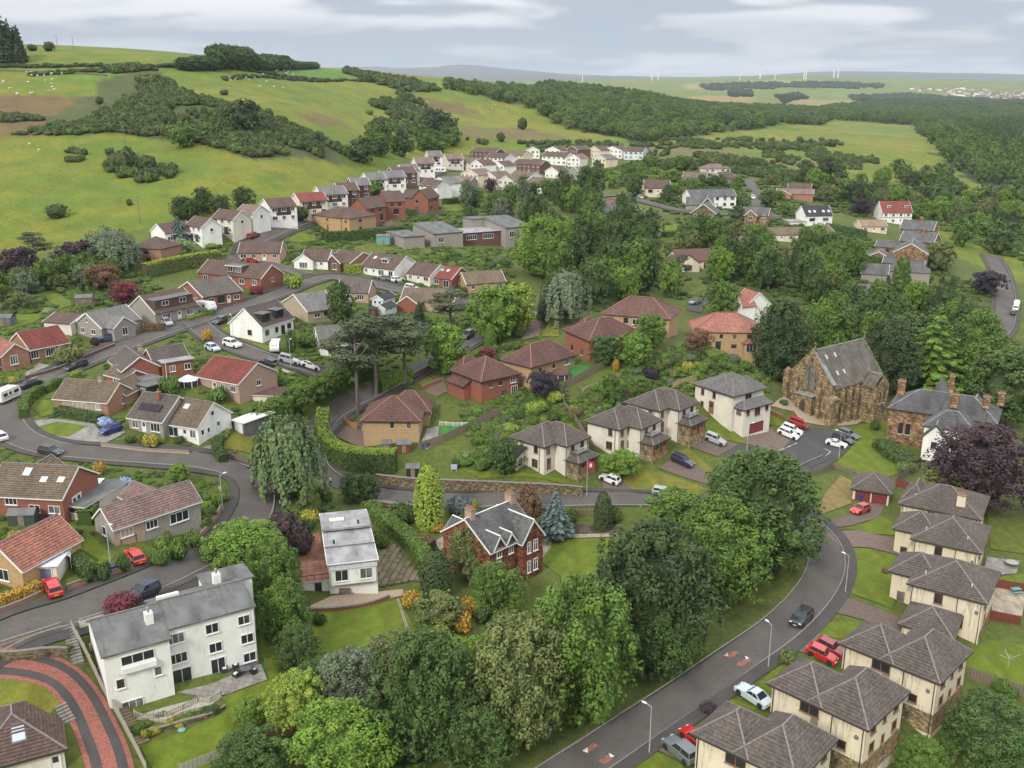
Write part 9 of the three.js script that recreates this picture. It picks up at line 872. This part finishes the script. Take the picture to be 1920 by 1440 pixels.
{ const [x, z] = [-32.9,-105.8], G = 'rattan chairs on the white house patio'; for (const [dx, dz, t] of [[-2.2, 0.3, 0.4], [-1.2, -0.6, 0.9], [-0.6, 0.9, -0.5], [1.2, -0.2, 2.4]]) { const g = base('rattan_chair', x + dx, hAt(x + dx, z + dz) + 0.08, z + dz, t); part('seat', box(0.75, 0.4, 0.75, 0, 0.22, 0), M.rattan, g); part('backrest', box(0.75, 0.5, 0.14, 0, 0.62, -0.32), M.rattan, g); part('arm', box(0.13, 0.24, 0.7, -0.32, 0.5, 0), M.rattan, g); part('arm', box(0.13, 0.24, 0.7, 0.32, 0.5, 0), M.rattan, g); part('cushion', box(0.5, 0.1, 0.5, 0, 0.47, 0.05), M.trim, g); tag(g, 'dark rattan chair with pale cushion on the white house patio', 'chair', G); } const t = base('rattan_table', x + 0.4, hAt(x, z) + 0.08, z + 0.2, 0.3); part('top', box(1.3, 0.06, 0.9, 0, 0.68, 0), M.felt, t); for (const [a, b] of [[-0.55, -0.35], [0.55, -0.35], [-0.55, 0.35], [0.55, 0.35]]) part('leg', box(0.08, 0.66, 0.08, a, 0.33, b), M.rattan, t); tag(t, 'dark low patio table among rattan chairs', 'table'); }
{ const [x, z] = [-24.2,-128.7], g = base('garden_bench', x, hAt(x, z) + 0.1, z + 0.4, 0.1); for (let i = 0; i < 3; i++) part('seat_slat', box(1.6, 0.04, 0.12, 0, 0.45, -0.14 + i * 0.14), M.fence, g); for (let i = 0; i < 3; i++) part('back_slat', box(1.6, 0.11, 0.03, 0, 0.6 + i * 0.14, -0.22), M.fence, g); for (const s of [-0.72, 0.72]) { part('leg', box(0.07, 0.9, 0.07, s, 0.45, -0.22), M.fence, g); part('leg', box(0.07, 0.6, 0.07, s, 0.3, 0.2), M.fence, g); } tag(g, 'grey wooden bench against the flat roofed white house', 'bench'); }
{ const [x, z] = [78.7,-138.6], g = base('garden_table', x, hAt(x, z) + 0.1, z, 0.2); part('top', box(1.5, 0.06, 0.9, 0, 0.72, 0), M.teal, g); for (const [a, b] of [[-0.6, -0.35], [0.6, -0.35], [-0.6, 0.35], [0.6, 0.35]]) part('leg', box(0.07, 0.7, 0.07, a, 0.35, b), M.teal, g); part('seat', box(1.4, 0.05, 0.3, 0, 0.45, 0.75), M.teal, g); tag(g, 'pale green picnic table on the paved back garden', 'table'); }
{ const [x, z] = [82,-146.8], g = base('trampoline', x, hAt(x, z) + 0.1, z); const t = new THREE.TorusGeometry(1.1, 0.05, 6, 20); t.rotateX(Math.PI / 2); t.translate(0, 0.7, 0); part('frame', t, M.felt, g); part('mat', cyl(1, 1, 0.03, 20, 0, 0.68, 0), M.paleT, g); for (let i = 0; i < 4; i++) part('leg', cyl(0.04, 0.04, 0.7, 6, Math.cos(i * 1.57) * 1.1, 0, Math.sin(i * 1.57) * 1.1), M.felt, g); tag(g, 'round trampoline on the upper back patio', 'trampoline'); }
{ const [x, z] = [67.4,-117.6], g = base('rotary_dryer', x, hAt(x, z), z); part('post', cyl(0.03, 0.03, 1.9, 6), M.pole, g); for (let i = 0; i < 4; i++) part('arm', bar(V3(0, 1.3, 0), V3(Math.cos(i * 1.57) * 1.4, 1.9, Math.sin(i * 1.57) * 1.4), 0.03, 0.03), M.pole, g); tag(g, 'rotary clothes dryer on the back lawn', 'clothes dryer'); }
{ const [x, z] = [-10.9,-173.3], g = base('garden_board', x, hAt(x, z), z); part('panel', box(1.2, 1, 0.06, 0, 0.9, 0), mat([0.42, 0.42, 0.62]), g); part('post', box(0.06, 1, 0.06, -0.5, 0.4, 0), M.trim, g); part('post', box(0.06, 1, 0.06, 0.5, 0.4, 0), M.trim, g); tag(g, 'small lilac board standing on the bank lawn', 'board'); }
{ const [x, z] = [-5.2,-167.9], g = base('garden_gate', x, hAt(x, z), z, -0.05); for (let i = 0; i < 6; i++) part('bar', box(0.16, 1.8, 0.05, -0.5 + i * 0.2, 1, 0.32), M.felt, g); part('post', box(0.3, 2.2, 0.62, -0.78, 1, 0), M.wallstone, g); part('post', box(0.3, 2.2, 0.62, 0.78, 1, 0), M.wallstone, g); tag(g, 'grey gate set in the old stone road wall', 'gate'); }
for (const [lb, m, p] of [['teal bag lying on the white house lawn', 'teal', [-37.2,-95.5]], ['green pole standing on the white house lawn', 'green', [-30.4,-106.9]]]) { const g = base(lb.startsWith('teal') ? 'garden_bag' : 'garden_pole', p[0], hAt(...p), p[1]); if (lb.startsWith('teal')) { const s = new THREE.SphereGeometry(0.5, 10, 7); s.scale(1, 0.55, 0.8); s.translate(0, 0.2, 0); part('sack', s, M[m], g); part('handle', box(0.3, 0.05, 0.05, 0, 0.48, 0), M[m], g); } else { part('shaft', cyl(0.07, 0.07, 1.7, 8), M[m], g); part('knob', cyl(0.09, 0.05, 0.1, 8, 0, 1.7, 0), M[m], g); } tag(g, lb, lb.startsWith('teal') ? 'bag' : 'pole'); }
// ---------- wind turbines and the far farm and town ----------
{ const WG = 'white wind turbines on the horizon ridge'; let i = 0; for (const [x, z, h] of [[883.2,-6524.6,78], [947.1,-6690.9,78], [1560.1,-6496.4,80], [1397.6,-6335.9,52], [1627.4,-6390.9,55], [1808.4,-6400.3,70], [1822,-6402,80], [2075.6,-6665.8,92], [2106.7,-6677.1,92], [392.6,-5750.9,60]].map((q) => q)) { const g = base('wind_turbine', x, hAt(x, z) - 2, z, 0.3 * (i % 3) - 0.2), q = h / 80; part('tower', cyl(3.6 * q, 2.4 * q, h, 10), M.trim, g); part('nacelle', box(3 * q, 3.4 * q, 8 * q, 0, h + 1, 1), M.trim, g); for (let b = 0; b < 3; b++) { const s = new THREE.Shape(); s.moveTo(-1.6 * q, 0); s.lineTo(2.2 * q, 6 * q); s.lineTo(0.6 * q, 42 * q); s.lineTo(-0.6 * q, 42 * q); const e = new THREE.ExtrudeGeometry(s, { depth: 0.8 * q, bevelEnabled: false }); e.rotateZ(b * 2.094 + i * 0.7); e.translate(0, h + 1, 5.4 * q); part('blade', flat(e), M.trim, g); } part('hub', cyl(1.6 * q, 0.6 * q, 2.4 * q, 8).rotateX(Math.PI / 2).translate(0, h + 1, 4.6 * q), M.trim, g); tag(g, 'white three bladed wind turbine on the horizon ridge', 'wind turbine', WG); i++; } }
H('farmhouse', 'white farmhouse among trees in the far valley', [571.3,-2429,5.6,6], [596.6,-2429,6.4,6], 14, { r: 5, w: 'white', rf: 'rGreyL', blk: [{ x0: -20, x1: -1, z0: -10, z1: 0, e: 4, r: 3 }] });
{ const r = rng(88), TG = 'houses of the far town'; scatter([[2065.8,-5463.3],[2296.6,-5543.9],[2507.3,-5438.8],[2624.7,-5221],[2009,-3983.1],[1943.6,-4154.5],[2181.7,-5130.5]], 150, 87, (x, z) => { const w = 16 + 16 * r(), d = 9 + 4 * r(), e = 5 + 4 * r(), t = r() * 3.14, g = base('town_house', x, hAt(x, z) - 1, z, t), b = { x0: -w / 2, x1: w / 2, z0: -d / 2, z1: d / 2, e: e + 1, r: 3.5, t: 'gx', o: 0.3 }; part('wall', wallOf(b, -2), M[['white', 'cream', 'offwhite', 'pink', 'white', 'brickO'][Math.floor(r() * 6)]], g); part('roof', slab(roofOf(b).planes, 0.3), M[['rBrown', 'rGreyL', 'rMauve', 'rTan'][Math.floor(r() * 4)]], g); tag(g, 'small pale house in the far town', 'house', TG); return [x, z]; }); }
// ---------- sheep and the walker ----------
{ const b = new THREE.SphereGeometry(0.5, 10, 8); b.scale(1.25, 0.75, 0.72); b.translate(0, 0.72, 0); const hd = new THREE.SphereGeometry(0.17, 8, 6); hd.scale(1.5, 1, 0.9); hd.rotateZ(-0.5); hd.translate(0.72, 0.82, 0); const L = [b, hd]; for (const [x, z] of [[0.38, 0.18], [0.38, -0.18], [-0.38, 0.18], [-0.38, -0.18]]) L.push(cyl(0.06, 0.06, 0.5, 6, x, 0, z)); const sg = merge(L), wool = mat([0.72, 0.69, 0.6], 'patch', 0.5), SG = 'sheep grazing on the hill pasture', r = rng(66); for (const [poly, n] of [[[[-295.2,-595.2],[-258,-594.7],[-241.8,-548.4],[-271.2,-544.4]], 14], [[[-293.6,-619.1],[-246.6,-613.2],[-243.3,-596.6],[-279.1,-600.6]], 12], [[[-174.9,-627],[-154.9,-749],[-132.6,-672.3],[-156.1,-579.2]], 10], [[[-186.2,-722.8],[-189.5,-968.2],[-168.2,-905.9],[-172.6,-696.8]], 10], [[[-29.9,-958.6],[10,-957.6],[0,-883.6],[-27.7,-885.3]], 5], [[[-213.6,-431.5],[-203.8,-440.4],[-183.3,-413]], 2]]) scatter(poly, n, n + 300, (x, z) => { const m = part('sheep', sg, wool); m.position.set(x, hAt(x, z) + 0.2, z); m.rotation.y = r() * 6.28; m.scale.setScalar(1.25); tag(m, 'white sheep grazing on the hill pasture', 'sheep', SG); return [x, z]; }); }
{ // walker on the road: one joined surface over a jointed skeleton
  const [x, z] = [-33.3,-168.3], bones = [[[0, 1.62, 0.02], [0, 1.7, 0.02], 0.1, 0.095], [[0, 1.42, 0], [0, 1.55, 0.01], 0.055, 0.055], [[0, 1.0, 0], [0, 1.36, 0], 0.15, 0.16], [[-0.16, 1.37, 0], [0.16, 1.37, 0], 0.075, 0.075], [[-0.2, 1.36, 0], [-0.25, 1.1, -0.03], 0.06, 0.048], [[-0.25, 1.1, -0.03], [-0.22, 0.86, 0.1], 0.045, 0.034], [[0.2, 1.36, 0], [0.25, 1.1, 0.03], 0.06, 0.048], [[0.25, 1.1, 0.03], [0.24, 0.85, -0.06], 0.045, 0.034], [[-0.09, 0.95, 0], [-0.1, 0.5, 0.14], 0.1, 0.068], [[-0.1, 0.5, 0.14], [-0.1, 0.08, 0.06], 0.065, 0.045], [[0.09, 0.95, 0], [0.1, 0.52, -0.06], 0.1, 0.068], [[0.1, 0.52, -0.06], [0.1, 0.1, -0.26], 0.065, 0.045], [[-0.1, 0.06, 0.04], [-0.1, 0.05, 0.22], 0.05, 0.035], [[0.1, 0.09, -0.28], [0.1, 0.04, -0.12], 0.05, 0.035]];
  const N = 56, S = 1.0, mc = new MarchingCubes(N, new THREE.MeshStandardMaterial(), false, false, 60000), f = mc.field; mc.isolation = 0; let k = 0;
  const seg = (p, [a, b, r0, r1]) => { const d = [b[0] - a[0], b[1] - a[1], b[2] - a[2]], q = [p[0] - a[0], p[1] - a[1], p[2] - a[2]], t = clamp((q[0] * d[0] + q[1] * d[1] + q[2] * d[2]) / (d[0] ** 2 + d[1] ** 2 + d[2] ** 2)); return Math.hypot(q[0] - d[0] * t, q[1] - d[1] * t, q[2] - d[2] * t) - lerp(r0, r1, t); };
  for (let iz = 0; iz < N; iz++) for (let iy = 0; iy < N; iy++) for (let ix = 0; ix < N; ix++) { const p = [(ix - N / 2) / (N / 2) * S, (iy - N / 2) / (N / 2) * S + 0.92, (iz - N / 2) / (N / 2) * S]; let e = 0; for (const b of bones) e += Math.exp(-seg(p, b) * 38); f[k++] = Math.log(Math.max(e, 1e-9)) / 38; }
  mc.update(); const n = mc.count, g = new THREE.BufferGeometry(), P = mc.positionArray.slice(0, n * 3), C = new Float32Array(n * 3); for (let i = 0; i < n; i++) { P[i * 3 + 1] += 0.92; const y = P[i * 3 + 1], X = Math.abs(P[i * 3]); const c = y > 1.66 ? [0.05, 0.035, 0.025] : y > 1.47 ? [0.5, 0.33, 0.25] : y > 0.96 && !(X > 0.2 && y < 1.0) ? [0.62, 0.62, 0.6] : y < 0.1 ? [0.6, 0.6, 0.58] : X > 0.19 && y > 0.8 ? [0.5, 0.33, 0.25] : [0.02, 0.022, 0.03]; C.set(c, i * 3); }
  g.setAttribute('position', new THREE.BufferAttribute(P, 3)); g.setAttribute('color', new THREE.BufferAttribute(C, 3)); g.computeVertexNormals(); const m = part('person', g, new THREE.MeshStandardMaterial({ vertexColors: true, roughness: 0.9, side: THREE.DoubleSide })); m.position.set(x, hAt(x, z) + 0.1, z); m.rotation.y = 2.4; tag(m, 'person walking on the road in white top and dark trousers', 'person');
}
scene.traverse((o) => { if (o.isMesh) { o.castShadow = true; o.receiveShadow = true; } });
renderer.render(scene, camera);
